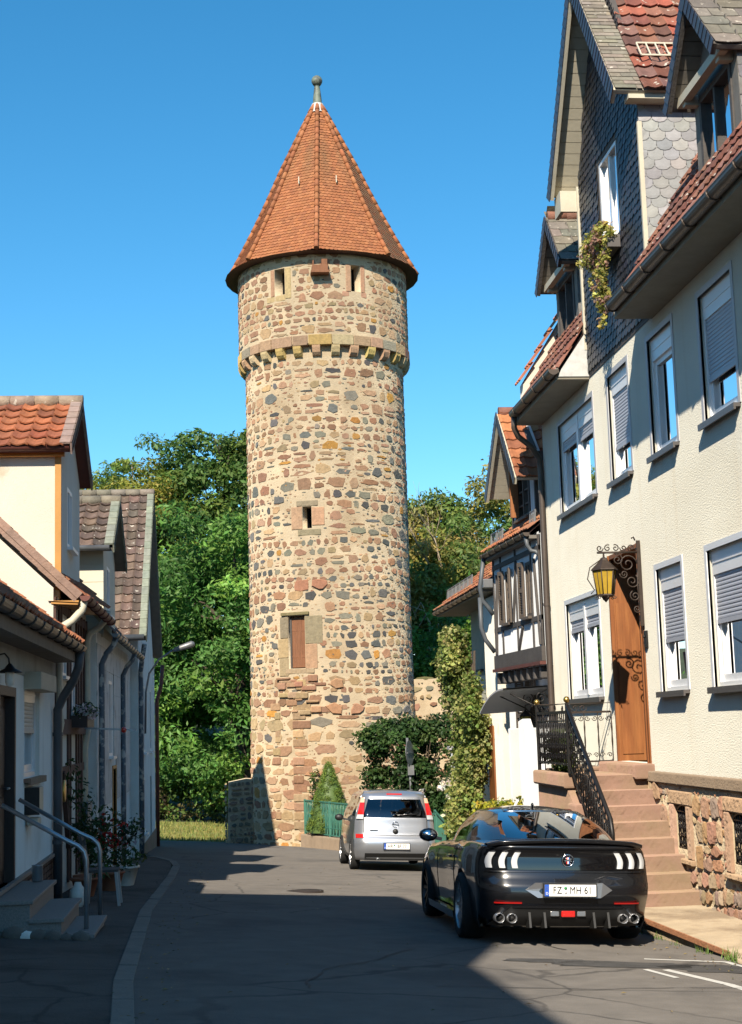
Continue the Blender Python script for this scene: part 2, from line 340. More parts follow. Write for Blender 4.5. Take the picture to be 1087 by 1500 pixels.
# irregular rubble stones laid in rough courses on a mapped surface
def stones(mb, F, U0, U1, V0, V1, r, palette, hrange=(.12,.34), wr=(.8,2.2), gap=.05, depth=.02, skip=None, density=.85, edge=.75, bulge=True, wave=.04, m=0, shr=.74):
    v = V0
    while v < V1-.04:
        h = min(r.uniform(*hrange), V1-v); u = U0 + r.uniform(0, .15)
        while u < U1:
            w = h*r.uniform(*wr)
            if u+w > U1: w = U1-u
            cells = [(u, u+w, v, v+h)]
            if h > (hrange[0]+hrange[1])/2 and r.random() < .45:
                q = r.uniform(.35,.65); cells = [(u,u+w,v,v+h*q),(u,u+w,v+h*q,v+h)]
            u += w
            for a, b, c, d in cells:
                if b-a < .05 or d-c < .05: continue
                g = gap*r.uniform(.5,1.5)
                if r.random() > density:
                    k = r.uniform(.2,.55); mu, mv = r.uniform(a+.2*(b-a), b-.2*(b-a)), r.uniform(c+.2*(d-c), d-.2*(d-c)); a, b, c, d = mu-(b-a)*k/2, mu+(b-a)*k/2, mv-(d-c)*k/2, mv+(d-c)*k/2; g = 0
                a += g/2; b -= g/2; c += g/2; d -= g/2
                if b-a < .03 or d-c < .03: continue
                cu, cv = (a+b)/2, (c+d)/2
                wv = wave*math.sin(cu*1.7+cv*.9)
                if skip and skip(a, b, c+wv, d+wv): continue
                n = r.choice((5,6,6,7,8)); ph = r.uniform(0, 6.28); pts = []
                for k in range(n):
                    t = ph+2*math.pi*(k+r.uniform(-.28,.28))/n
                    ct, st = math.cos(t), math.sin(t); e = r.uniform(2.6, 9)
                    q = (abs(ct)**e+abs(st)**e)**(-1/e)*r.uniform(shr,1.0)
                    pts.append((cu+ct*q*(b-a)/2, cv+wv+st*q*(d-c)/2))
                col = palette(cu, cv, r, (b-a)*(d-c)); dp = depth*r.uniform(.5,1.4)
                tx, ty = r.uniform(-.4,.4), r.uniform(-.4,.4)
                vs = [F(x, y, .02) for x, y in pts] + [F(cu+(x-cu)*.97, cv+wv+(y-cv-wv)*.97, -dp*.6) for x, y in pts]
                vs += [F(cu+(x-cu)*edge, cv+wv+(y-cv-wv)*edge, -dp*(1+tx*(x-cu)/(b-a)+ty*(y-cv)/(d-c))) for x, y in pts]
                fs = [(i, (i+1)%n, n+(i+1)%n, n+i) for i in range(n)] + [(n+i, n+(i+1)%n, 2*n+(i+1)%n, 2*n+i) for i in range(n)] + [list(range(2*n, 3*n))]
                mb.add(vs, fs, col, m)
        v += h
def pantiles(mb, O, A, S, width, length, tw, ex, colf, r, keep=None, amp=.03, th=.02, m=0, half=False):
    O, A, S = Vector(O), Vector(A).normalized(), Vector(S).normalized(); Nn = A.cross(S)
    if Nn.z < 0: Nn = -Nn
    rows = int(math.ceil(length/ex)); cols = int(math.ceil(width/tw))
    prof = [(0,0.0),(.18,.55),(.36,.2),(.62,-.1),(.82,.25),(1.04,1.0)]
    for i in range(rows):
        for j in range(cols):
            c = O + A*((j+.5)*tw) + S*((i+.5)*ex)
            if keep and not keep(c): continue
            u0 = j*tw + r.uniform(-.006,.006); s0 = i*ex + r.uniform(-.012,.012); lift = r.uniform(0,.012)
            L_ = min(ex*1.25, length-s0+.02)
            wmax = min(tw, width-u0)
            a = [O + A*(u0+p*wmax) + S*s0 + Nn*(.045+q*amp+lift) for p, q in prof]
            b = [O + A*(u0+p*wmax) + S*(s0+L_) + Nn*(.005+q*amp+lift*.3) for p, q in prof]
            d = [p - Nn*th for p in a]; n = len(prof); col = colf(r, c)
            mb.add(a+b+d, [(k,k+1,n+k+1,n+k) for k in range(n-1)] + [(2*n+k,2*n+k+1,k+1,k) for k in range(n-1)] + [(0,n,2*n)], col, m)
def scales(mb, O, A, S, width, length, tw, ex, colf, r, keep=None, lift=.012, th=.006, round_=.5, skew=0., m=0, overlap=1.5, out=None):
    O, A, S = Vector(O), Vector(A).normalized(), Vector(S).normalized(); Nn = A.cross(S)
    if out is not None and Nn.dot(Vector(out)) < 0: Nn = -Nn
    if out is None and Nn.z < 0: Nn = -Nn
    rows = int(math.ceil(length/ex)); cols = int(math.ceil(width/tw))+1
    prof = [(-.5,1.0),(-.47,.45),(-.28,.10),(0,0),(.28,.10),(.47,.45),(.5,1.0)]
    for i in range(rows):
        for j in range(-8, cols):
            uc = (j+.5+(.5 if i % 2 else 0))*tw + skew*i*ex; c = O + A*uc + S*((i+.5)*ex)
            if keep and not keep(c): continue
            if uc+tw*.45 < 0 or uc-tw*.45 > width: continue
            cl = lambda q: min(max(q, 0), width)
            l = lift*r.uniform(.8,1.3); jj = r.uniform(-.04,.04)*ex; L_ = ex*overlap
            f = [O + A*cl(uc+p*tw*.985) + S*(i*ex+jj+q*ex*round_) + Nn*l for p, q in prof]
            g = [O + A*cl(uc+p*tw*.985) + S*(i*ex+L_) + Nn*.001 for p in (.5,-.5)]
            d = [p - Nn*th for p in f]; n = len(f); col = colf(r, c)
            mb.add(f+g+d, [list(range(n))+[n, n+1]] + [(n+2+k, n+3+k, k+1, k) for k in range(n-1)], col, m)
def spiral(c, e1, e2, r, turns=1.5, start=0., sgn=1, n=22, inner=.15):
    c, e1, e2 = Vector(c), Vector(e1), Vector(e2); o = []
    for i in range(n+1):
        t = i/n; a = start + sgn*turns*2*math.pi*t; q = r*(1-(1-inner)*t); o.append(c + e1*q*math.cos(a) + e2*q*math.sin(a))
    return o
# leaves: clumps = list of (centre, radii, colour, number); one mesh of folded leaf faces
def leaves(name, clumps, size, material, parent=None, seed=1, flat=.0, shell=.55, aspect=2.2, var=.25, droop=.25, loc=None, local=False, fold=.25):
    rg = np.random.default_rng(seed); Cs = []; Co = []; Nr = []
    for c, rad, col, n in clumps:
        d = rg.normal(size=(n, 3)); d /= np.linalg.norm(d, axis=1, keepdims=True)
        q = (shell + (1-shell)*rg.random(n)**.6)[:, None] if shell else rg.random(n)[:, None]**.4
        q = q*(1+rg.normal(size=(n,1))*.10)
        Cs.append(np.array(c) + d*q*np.array(rad)); Nr.append(d)
        k = (1 + rg.normal(size=(n, 1))*var*.6 + rg.normal()*var*.5)
        Co.append(np.clip(np.array(col)*k*(1+rg.normal(size=(n,3))*.07), .004, 1))
    P = np.vstack(Cs); Cc = np.vstack(Co); Nd = np.vstack(Nr); n = len(P)
    nrm = Nd*.55 + rg.normal(size=(n, 3))*.55 + np.array([0, 0, .45]); nrm /= np.linalg.norm(nrm, axis=1, keepdims=True)
    ax = rg.normal(size=(n, 3)); ax[:, 2] -= droop; ax -= nrm*(ax*nrm).sum(1, keepdims=True); ax /= np.linalg.norm(ax, axis=1, keepdims=True)+1e-9
    sd = np.cross(nrm, ax); s = size*(0.6+.8*rg.random((n, 1)))
    wd = s/aspect
    v = np.empty((n, 4, 3)); v[:, 0] = P - ax*s/2; v[:, 1] = P + sd*wd/2 + nrm*wd*fold; v[:, 2] = P + ax*s/2; v[:, 3] = P - sd*wd/2 + nrm*wd*fold
    V = v.reshape(-1, 3)
    me = bpy.data.meshes.new(name); o3 = np.zeros(3)
    if parent is not None: o3 = np.array(LOC.get(parent.name, (0,0,0)))
    elif loc is not None: o3 = np.array(loc)
    elif not local: o3 = np.array([V[:,0].mean(), V[:,1].mean(), V[:,2].min()])
    V = V-o3
    me.vertices.add(4*n); me.vertices.foreach_set('co', V.ravel()); me.loops.add(6*n); me.polygons.add(2*n)
    b = (np.arange(n)*4)[:, None]; me.loops.foreach_set('vertex_index', np.hstack([b, b+1, b+2, b, b+2, b+3]).ravel())
    me.polygons.foreach_set('loop_start', np.arange(2*n)*3); me.polygons.foreach_set('loop_total', np.full(2*n, 3))
    at = me.color_attributes.new('Col', 'FLOAT_COLOR', 'CORNER'); at.data.foreach_set('color', np.repeat(np.hstack([Cc, np.ones((n,1))]), 6, axis=0).astype(np.float32).ravel())
    me.materials.append(M[material]); me.update(calc_edges=True)
    o = bpy.data.objects.new(name, me); COL.objects.link(o)
    if parent is not None: o.parent = parent; LOC[o.name] = LOC.get(parent.name, (0,0,0))
    else: o.location = o3; LOC[o.name] = tuple(o3)
    return o
def gz(x, y):                                            # level of the falling, cross-sloping street
    yy = min(y, 50); z = -.0435*yy - .06*(max(min(x, 6), -7)-3.4)
    if y > 50: z += .012*(y-50)
    if y > 62: z += .16*(min(y, 110)-62)
    return z
# ================================================================== GROUND
def sheet(name, xs, ys, m, dz=0., clip=None):
    mb = MB(); mb.grid([[(x, y, gz(x, y)+dz) for x in xs] for y in ys])
    return struct(mb.build(name, m))
def frange(a, b, st):
    n = max(1, int(round((b-a)/st))); return [a+(b-a)*i/n for i in range(n+1)]
XS = [-300,-120,-60,-30,-18]+frange(-14,16,1.)+[22,35,60,120,300]
YS = [-300,-100,-40]+frange(-20,66,2.)+frange(70,114,4)+[130,200,300,500]
sheet('ground', XS, YS, 'hill_base', -.012)
# road: ribbon from behind the camera to the bend left of the tower
def ribbon(name, left, right, m, dz, n=8, sub=1.):
    ys = sorted({p[1] for p in left}|{p[1] for p in right}|set(frange(left[0][1], left[-1][1], sub)))
    def ev(L, y):
        for a, b in zip(L, L[1:]):
            if a[1] <= y <= b[1]: return a[0]+(b[0]-a[0])*(y-a[1])/(b[1]-a[1])
        return L[-1][0]
    mb = MB(); mb.grid([[(ev(left,y)+(ev(right,y)-ev(left,y))*k/n, y, gz(ev(left,y)+(ev(right,y)-ev(left,y))*k/n, y)+dz) for k in range(n+1)] for y in ys])
    return struct(mb.build(name, m))
KL = [(-.78,-25),(-.78,9.5),(-.92,11.6),(-1.12,18.6),(-1.10,26.4),(-1.25,33),(-2.0,37.5),(-4.5,42),(-12,46)]
ribbon('road', [(-.62,-25),(-.62,9.5),(-.76,11.6),(-.96,18.6),(-.94,26.4),(-1.1,32.5),(-1.9,36),(-4.5,41),(-14,44),(-14,47.5)], [(5.65,-25),(5.65,46),(5.6,47.5)], 'asphalt', .004)
ribbon('pavement', [(-2.32,-25),(-2.32,40.5)], [(-.70,-25),(-.70,9.5),(-.84,11.6),(-1.04,18.6),(-1.02,26.4),(-1.2,32.6),(-1.9,35.4),(-1.98,40.5)], 'asphalt_old', .010)
kb = MB(); rk = random.Random(5)
pts = [(-.66,-6),(-.66,9.5),(-.80,11.6),(-1.0,18.6),(-.98,26.4),(-1.03,30.5),(-1.18,32.6),(-1.55,34.2),(-2.0,35.2)]
def along(pts, st):
    o = []
    for a, b in zip(pts, pts[1:]):
        L_ = math.hypot(b[0]-a[0], b[1]-a[1]); n = max(1, int(L_/st))
        o += [(a[0]+(b[0]-a[0])*i/n, a[1]+(b[1]-a[1])*i/n) for i in range(n)]
    return o+[pts[-1]]
pp = along(pts, .95)
for a, b in zip(pp, pp[1:]):
    dx, dy = b[0]-a[0], b[1]-a[1]; l = math.hypot(dx, dy); nx, ny = -dy/l*.075, dx/l*.075; e = .008/l
    P4 = [(a[0]-nx+dx*e, a[1]-ny+dy*e), (a[0]+nx+dx*e, a[1]+ny+dy*e), (b[0]+nx-dx*e, b[1]+ny-dy*e), (b[0]-nx-dx*e, b[1]-ny-dy*e)]
    h = .018+rk.uniform(0,.006); kb.prism([(x, y, gz(x,y)-.05) for x, y in P4], (0,0,.05+h))
struct(kb.build('kerb', 'kerb_stone', bevel=.006))
# pavement slab on the right, its rusty edge and end stone
sp = [(4.66,16.9),(4.68,16.0),(4.72,15.0),(4.75,14.0),(5.68,14.0),(5.68,17.9),(4.66,17.9)]
mb = MB(); mb.prism([(x,y,-.90) for x, y in sp], (0,0,.275)); struct(mb.build('pavement_slab', 'pavement', bevel=.015))
mb = MB(); mb.prism([(4.64,16.9,-.665),(4.735,14.0,-.665),(4.715,14.0,-.665),(4.62,16.9,-.665)], (0,0,.052)); struct(mb.build('kerb_edge', 'rust_edge'))
mb = MB(); mb.prism([(4.74,13.97,-.95),(5.68,13.97,-.95),(5.68,13.0,-.95),(4.60,13.0,-.95)], (0,0,.31)); struct(mb.build('kerb_block', 'pavement', bevel=.05))
# worn parking lines
mk = MB()
def line(a, b, wd):
    a, b = Vector(a), Vector(b); d = (b-a).normalized(); n = Vector((-d.y, d.x))*wd/2; k = 8
    mk.grid([[(*(a+(b-a)*i/k+n*sg), gz(*(a+(b-a)*i/k))+.009) for sg in (-1,1)] for i in range(k+1)])
line((3.86,13.88),(4.62,13.72),.05); line((4.60,13.72),(4.62,12.9),.06); line((3.80,13.0),(4.02,12.0),.07); line((3.62,13.0),(3.72,12.4),.05); line((4.02,12.0),(4.15,10.5),.08)
struct(mk.build('road_marking', 'road_paint'))
# darker worn repair patches
mb = MB(); rp = random.Random(8)
for cx, cy, rx, ry in ((3.55,13.35,.75,.28),(4.35,13.15,.55,.35),(2.9,13.6,.5,.16)):
    ring = [(cx+rx*math.cos(t)*k, cy+ry*math.sin(t)*k) for t, k in ((2*math.pi*i/22, rp.uniform(.75,1.1)) for i in range(22))]
    mb.add([(x,y,gz(x,y)+.0085) for x, y in ring], [list(range(22))])
mat('damp_patch', (.072,.068,.063), .85, .35, 6, .5, 60)
struct(mb.build('asphalt_patch', 'damp_patch'))
mat('tar_seam', (.028,.027,.027), .7, .2, 6, .3, 60); mat('asphalt_new', (.075,.070,.066), .92, .25, 3., .7, 110)
mb = MB(); rp = random.Random(15)
for k in range(4):
    x, y = rp.uniform(-.5,3.5), rp.uniform(9.5,24); d = rp.uniform(-.5,.5)+(0 if k%2 else 1.4); pts = []
    for i in range(26): pts.append((x,y)); d += rp.uniform(-.35,.35); x += math.sin(d)*.14; y += math.cos(d)*.14
    for a, b in zip(pts, pts[1:]):
        w_ = rp.uniform(.004,.011); nx, ny = -(b[1]-a[1]), b[0]-a[0]; l = math.hypot(nx,ny)+1e-6; nx, ny = nx/l*w_, ny/l*w_
        mb.quad(*[(p[0]+s_*nx, p[1]+s_*ny, gz(p[0],p[1])+.010) for p, s_ in ((a,-1),(a,1),(b,1),(b,-1))])
struct(mb.build('tar_seam', 'tar_seam'))
gm_ = MB(); rp = random.Random(16)
for i in range(420):
    k = rp.random(); x, y = (rp.gauss(-.55,.12), rp.uniform(9,34)) if k < .45 else (rp.gauss(4.45,.14), rp.uniform(10,20)) if k < .75 else (rp.uniform(-.6,4.4), rp.uniform(9,34)); a = rp.uniform(0,6.28); s_ = rp.uniform(.012,.03); z = gz(x,y)+.014
    c_, n_ = math.cos(a)*s_, math.sin(a)*s_; gm_.add([(x-c_,y-n_,z),(x+n_*.5,y-c_*.5,z+.006),(x+c_,y+n_,z+.003),(x-n_*.5,y+c_*.5,z+.008)], [(0,1,2,3)], jit(rp.choice([(.22,.14,.05),(.16,.10,.04),(.28,.20,.07),(.10,.10,.03)]),.2))
struct(gm_.build('fallen_leaves', 'plain_attr'), 'stuff')
# manhole cover
mb = MB(); mb.lathe([(0,.0),(.30,.0),(.30,-.03)], (1.15,23.0,gz(1.15,23)+.016), 24); tag(mb.build('manhole_cover','iron_rust'), 'small round iron cover set in the shaded road', 'manhole cover')
# verge beyond the bend
sheet('grass_verge', frange(-16,1.5,.8), frange(47.4,57.5,.9), 'grass_base', .006)
rg = random.Random(3); gm = MB()
def blade(gm, x, y, z, h, wd, col):
    a = rg.uniform(0,6.28); dx, dy = math.cos(a)*wd, math.sin(a)*wd; lx, ly = rg.uniform(-.5,.5)*h, rg.uniform(-.5,.5)*h
    gm.add([(x-dx,y-dy,z),(x+dx,y+dy,z),(x+lx,y+ly,z+h)], [(0,1,2)], col)
for i in range(5200):
    x, y = rg.uniform(-6,1.5), rg.uniform(47.5,57)
    c = rg.choice(((.16,.17,.03),(.22,.19,.05),(.11,.15,.025))); blade(gm, x, y, gz(x,y), rg.uniform(.05,.16), .02, jit(c,.25))
struct(gm.build('grass', 'grass_blade'), 'stuff')
gm = MB()
for cx, cy, n, s in ((4.63,16.0,16,.10),(4.62,15.4,14,.07),(4.68,14.55,34,.13),(4.70,13.9,44,.17),(4.6,16.7,10,.07)):
    for i in range(n):
        x, y = cx+rg.gauss(0,.035), cy+rg.gauss(0,.09); blade(gm, x, y, gz(x,y), rg.uniform(.4,1)*s, .006, jit((.10,.16,.03),.3))
struct(gm.build('weeds', 'grass_blade'), 'stuff')

# ================================================================== TOWER
TX, TY = 3.40, 47.0
tower = empty('stone_tower', (TX,TY,-2.1), 'tall round rubble stone tower with pointed red tiled roof, closing the end of the street', 'tower')
def trad(z):
    if z > 13.45: return 2.78
    return 2.58 + .085*max(0, (4-z)/6.)
def TF(u, v, d):                        # u = arc metres from the side that faces the camera, d inward
    a = u/2.6; r = trad(v)-d
    return (TX+r*math.sin(a), TY-r*math.cos(a), v)
CIRC = 2.6*math.pi
def tu(x): return 2.6*math.asin((x-TX)/2.6)
DOOR = (-1.56,-1.0,3.42,5.02); SLIT = (-.99,-.70,7.68,8.36); W1 = (-1.66,-1.32,15.1,15.95); W2 = (.68,.98,15.12,15.98)
HOLES = [DOOR, SLIT, W1, W2]
mb = MB(); wallgrid(mb, TF, -CIRC, CIRC, -2.6, 13.45, [DOOR, SLIT], .45, du=.35, dv=1.2); wallgrid(mb, TF, -CIRC, CIRC, 13.451, 16.4, [W1, W2], .45, du=.35, dv=1.2)
mb.add([TF(-CIRC+i*CIRC/24, 13.45-.001+q, 0) for q in (0,.003) for i in range(49)], [(i,i+1,49+i+1,49+i) for i in range(48)])
tw = mb.build('wall', 'mortar', tower)
for p in tw.data.polygons: p.use_smooth = True
PINK = [(.31,.175,.105),(.34,.205,.125),(.29,.155,.09),(.39,.255,.155),(.32,.195,.115),(.25,.135,.08)]
TAN = [(.36,.25,.14),(.40,.27,.15),(.30,.22,.125)]; OCH = [(.40,.20,.045),(.36,.19,.05)]
GREY = [(.095,.095,.09),(.13,.13,.12),(.07,.07,.068),(.19,.18,.14),(.22,.20,.15)]
def palT(u, v, r, a):
    x = r.random()
    if v > 13.4: g = .11; t = .22; o = .03
    elif v > 9: g = .22; t = .12; o = .035
    elif v > 3.2: g = .40; t = .16; o = .02
    elif v > 1.6: g = .26; t = .2; o = .02
    else: g = .05; t = .45; o = .04
    c = r.choice(GREY) if x < g else r.choice(TAN) if x < g+t else r.choice(OCH) if x < g+t+o else r.choice(PINK)
    return jit(c, .16, r)
def skT(a, b, c, d):
    for h, e, f in ((DOOR,.36,.14),(SLIT,.32,.22),(W1,.18,.18),(W2,.18,.22)):
        if a < h[1]+e and b > h[0]-e and c < h[3]+f and d > h[2]-f: return True
    return False
sm = MB(); r1 = random.Random(21)
stones(sm, TF, -4.9, 4.9, 2.6, 13.02, r1, palT, (.19,.46), (.65,1.75), .062, .016, skT, .84, .90, shr=.80)
stones(sm, TF, -4.9, 4.9, -2.0, 2.6, r1, palT, (.24,.46), (.9,2.2), .055, .020, skT, .93, .90, shr=.82)
stones(sm, TF, -4.9, 4.9, 13.75, 16.6, r1, palT, (.18,.42), (.7,1.7), .045, .014, skT, .93, .90, shr=.80)
for u, v, wd, h, c in ((-1.15,5.95,.72,.42,(.36,.17,.10)),(-.5,5.98,.6,.40,(.36,.17,.10)),(-.2,2.15,.75,.45,(.40,.22,.12)),(.55,2.15,.5,.42,(.37,.2,.12)),(-.1,2.9,.55,.36,(.38,.22,.12)),(-.9,-.9,.8,.34,(.40,.26,.13)),(-.85,.3,.85,.2,(.40,.22,.12)),(-1.2,-1.6,.5,.4,(.4,.25,.14))):
    stones(sm, TF, u-wd/2, u+wd/2, v-h/2, v+h/2, r1, lambda *a: c, (h,h+.01), (wd/h,wd/h+.01), .02, .05, None, 1, .85)
stones(sm, TF, -4.9, 4.9, -2.0, 13.0, r1, palT, (.07,.17), (.7,2.2), .08, .006, skT, .42, .88)
stones(sm, TF, -4.9, 4.9, 13.75, 16.6, r1, palT, (.07,.15), (.7,2.2), .07, .005, skT, .42, .88)
sm.build('rubble_stone', 'stone_attr', tower)['kind'] = 'stuff'
# dressed surrounds
def dress(mb, F, lst):
    for a, b, c, d, col, pr in lst: mb.fbox(F, a, b, c, d, -pr, .04, jit(col,.08))
dm = MB(); dress(dm, TF, [(-1.86,-1.57,4.35,5.0,(.24,.19,.13),.03),(-1.95,-1.57,3.75,4.34,(.40,.29,.16),.025),(-1.9,-1.57,3.2,3.74,(.34,.26,.15),.03),(-.99,-.45,4.15,5.0,(.30,.24,.15),.03),(-.99,-.62,3.4,4.14,(.40,.25,.15),.03),
    (-1.78,-.85,5.03,5.13,(.20,.17,.08),.10),(-1.66,-.72,3.26,3.41,(.36,.27,.17),.05)])
dm.build('dressed_stone', 'stone_attr', tower, bevel=.02); dm = MB(); dress(dm, TF, [(-1.36,-1.0,7.66,8.36,(.40,.26,.16),.03),(-.69,-.30,7.76,8.32,(.44,.27,.16),.03),(-1.18,-.50,8.37,8.54,(.27,.22,.14),.035),(-1.15,-.42,7.46,7.65,(.28,.23,.14),.035)])
dm.build('dressed_stone', 'stone_attr', tower, bevel=.02); dm = MB(); dress(dm, TF, [(-1.80,-1.67,15.08,15.95,(.40,.23,.14),.02),(-1.31,-1.12,14.95,15.95,(.50,.38,.20),.02),(-1.95,-1.31,14.9,15.09,(.50,.38,.2),.02),])
dm.build('dressed_stone', 'stone_attr', tower, bevel=.02); dm = MB(); dress(dm, TF, [(.52,.67,15.1,16.0,(.42,.26,.16),.02),(.99,1.12,15.1,16.0,(.40,.23,.14),.02),(.40,1.16,14.94,15.11,(.44,.26,.17),.02)])
dm.build('dressed_stone', 'stone_attr', tower, bevel=.02); dm = MB()
# putlog stubs and the broken bond on the left of the door
for i in range(20):
    u, v = rnd.uniform(-2.0,-.7), rnd.uniform(2.0,3.1); dm.fbox(TF, u, u+rnd.uniform(.2,.5), v, v+rnd.uniform(.07,.2), -rnd.uniform(.04,.13), .04, jit(rnd.choice(PINK+TAN),.2))
for i in range(16):
    v = -1.9+i*.27; w_ = rnd.uniform(.25,.6); dm.fbox(TF, -1.45, -1.45+w_, v, v+.23, -rnd.uniform(.02,.06), .04, jit(rnd.choice(PINK+TAN+TAN),.18)) if rnd.random() < .6 else None
    w_ = rnd.uniform(.2,.45); dm.fbox(TF, -1.9-w_, -1.9, v+.02, v+.24, -rnd.uniform(.02,.05), .04, jit(rnd.choice(PINK+TAN+TAN),.18)) if rnd.random() < .45 else None
dm.build('broken_masonry', 'stone_attr', tower, bevel=.03)['kind'] = 'stuff'
# hollow with shade below the break
# corbel ring
for i in range(-12, 13):
    u = i*.57+.16
    if abs(u) > 6.5: continue
    mb = MB(); a = u/2.6; c, s = math.cos(a), math.sin(a)
    def CP(lx, d, z): r = 2.56+d; return (TX+r*s+lx*c, TY-r*c+lx*s, z)
    prof = [(0,13.06),(.10,13.08),(.19,13.16),(.25,13.30),(.25,13.38),(0,13.38)]
    mb.add([CP(lx,d,z) for lx in (-.125,.125) for d, z in prof], [list(range(6)), list(range(11,5,-1))]+[(k,(k+1)%6,6+(k+1)%6,6+k) for k in range(6)], jit(rnd.choice([(.50,.40,.24),(.46,.36,.20),(.44,.33,.12),(.40,.26,.16)]),.1))
    mb.build('corbel', 'stone_attr', tower, bevel=.012)
mb = MB(); u = -7.0
while u < 7:
    wd = rnd.uniform(.45,.72); mb.fbox(lambda u,v,d: TF(u,v+20,d) if False else (TX+(2.83-d)*math.sin(u/2.6), TY-(2.83-d)*math.cos(u/2.6), v), u, u+wd-.03, 13.385, 13.70+rnd.uniform(-.02,.02), 0, .2, jit(rnd.choice([(.34,.17,.11),(.42,.31,.18),(.40,.28,.15),(.45,.33,.12),(.36,.24,.15),(.45,.36,.22),(.24,.21,.16)]),.12)); u += wd
mb.build('string_course', 'stone_attr', tower, bevel=.015)
# tower door, dark insides, nest box
mb = MB()
for k in range(4): mb.fbox(TF, DOOR[0]+.06+k*.115, DOOR[0]+.06+k*.115+.112, 3.45, 5.0, .13+.004*(k%2), .18)
dd = mb.build('door', 'old_wood', tower)
for z in (3.75,4.55): mb = MB(); mb.fbox(TF, DOOR[0]+.06, DOOR[1]-.02, z, z+.07, .118, .14); mb.build('batten', 'old_wood', dd)
mb = MB(); mb.fbox(TF, DOOR[0], DOOR[0]+.06, 3.42, 5.02, .10, .2); mb.build('door_frame', 'timber_grey', tower)
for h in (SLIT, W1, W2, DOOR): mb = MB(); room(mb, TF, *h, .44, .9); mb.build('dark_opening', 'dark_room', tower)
mb = MB(); F = lambda u,v,d: (TX+u, TY-2.78+d, v); mb.fbox(F,-.52,-.02,15.68,15.86,-.30,.1); mb.fbox(F,-.56,.02,15.60,15.68,-.34,.1); mb.fbox(F,-.22,-.04,15.86,16.06,-.26,.1); mb.fbox(F,-.50,-.46,15.86,16.02,-.26,.1)
mb.build('ledge', 'old_wood', tower, bevel=.01)
# roof: eight tiled facets over a slightly flared eave
def RZ(t): return 16.36+6.05*t
roof_m = MB(); NF = 8; A0 = math.pi/8*-1+math.pi/8 - .12
def rr(t): return 3.12*(1-t) + .10*t - .10*math.sin(math.pi*min(1,t*1.6))*.6
base = MB()
rowsb = [[(TX+rr(t)*.965*math.sin(A0+k*math.pi/4), TY-rr(t)*.965*math.cos(A0+k*math.pi/4), RZ(t)-.05) for k in range(8)] for t in [i/10 for i in range(11)]]
base.grid(rowsb, closed=True, smooth=False); base.quad(*rowsb[0]); ro = base.build('roof', 'timber_grey', tower)
TR = [(.29,.105,.038),(.30,.112,.042),(.28,.10,.038),(.32,.125,.05),(.25,.09,.036)]
tm = MB(); r2 = random.Random(4); NR = 54
for k in range(8):
    a0, a1 = A0+k*math.pi/4, A0+(k+1)*math.pi/4
    for i in range(NR):
        t0, t1 = i/NR, (i+1.45)/NR
        p = [Vector((TX+rr(t)*math.sin(a), TY-rr(t)*math.cos(a), RZ(t))) for t in (t0,min(t1,1)) for a in (a0,a1)]
        wd = (p[1]-p[0]).length; n = max(1, int(wd/.135)); up_ = (p[2]+p[3]-p[0]-p[1]).normalized(); al = (p[1]-p[0]).normalized(); nn = al.cross(up_); ex = (p[2]-p[0]).length
        nn = nn if nn.dot(Vector((math.sin((a0+a1)/2), -math.cos((a0+a1)/2), .3))) > 0 else -nn
        for j in range(-1, n+1):
            u0 = (j+(.5 if i%2 else 0))/n; u1 = u0+1./n
            u0, u1 = max(0,u0), min(1,u1)
            if u1-u0 < .2/n: continue
            b0, b1 = p[0]+(p[1]-p[0])*u0, p[0]+(p[1]-p[0])*u1; q0, q1 = p[2]+(p[3]-p[2])*u0, p[2]+(p[3]-p[2])*u1
            l = nn*(.028+r2.uniform(0,.008)); dn = up_*(ex*.16)
            front = [b0+l+dn, b0*.75+b1*.25+l, b0*.25+b1*.75+l, b1+l+dn]; f2 = [x-nn*.018 for x in front]
            c = jit(r2.choice(TR), .07, r2)
            st = math.exp(-((t0-.62)/.16)**2)*.55*(.5+.5*math.sin(k*3+u0*9)) if k in (7,0) else 0
            if k in (1,2) and r2.random() < .7: c = tuple(x*.6+y*.4 for x, y in zip(c, (.20,.16,.09)))
            c = tuple(x*(1-st)+y*st for x, y in zip(c, (.16,.09,.04)))
            tm.add(front+[q1+nn*.004, q0+nn*.004]+f2, [(0,1,2,3,4,5),(6,7,1,0),(7,8,2,1),(8,9,3,2)], c)
tm.build('tile_covering', 'roof_tile', ro)
hm = MB()
for k in range(8):
    a = A0+k*math.pi/4
    for i in range(22):
        t0, t1 = i/22, min(1,(i+1.12)/22)
        P0, P1 = [Vector((TX+(rr(t)+.035)*math.sin(a), TY-(rr(t)+.035)*math.cos(a), RZ(t)+.02)) for t in (t0,t1)]
        hm.tube([P0, P1], [.085,.065], 8, jit(r2.choice(TR),.12,r2))
hm.build('hip_tile', 'roof_tile', ro)
mb = MB(); mb.lathe([(.30,22.12),(.24,22.3),(.20,22.46)], (TX,TY,0), 12); lead = mb.build('lead_cap', 'lead', tower)
mb = MB(); mb.lathe([(.16,22.42),(.14,22.7),(.10,23.05),(.085,23.12),(.12,23.14)], (TX,TY,0), 12); mb.ball((TX,TY,23.30), .19, 14); mb.build('finial', 'copper', tower)
for k, a in ((0, A0+math.pi/8),(1, A0-math.pi/8)):
    mb = MB(); t = .47; p = Vector((TX+(rr(t)*.93+.05)*math.sin(a), TY-(rr(t)*.93+.05)*math.cos(a), RZ(t))); mb.bar(p, p+Vector((0,-.10,.02)), .03); mb.bar(p+Vector((0,-.10,-.12)), p+Vector((0,-.10,.12)), .05,.03); mb.build('roof_hook', 'soffit_board', tower)
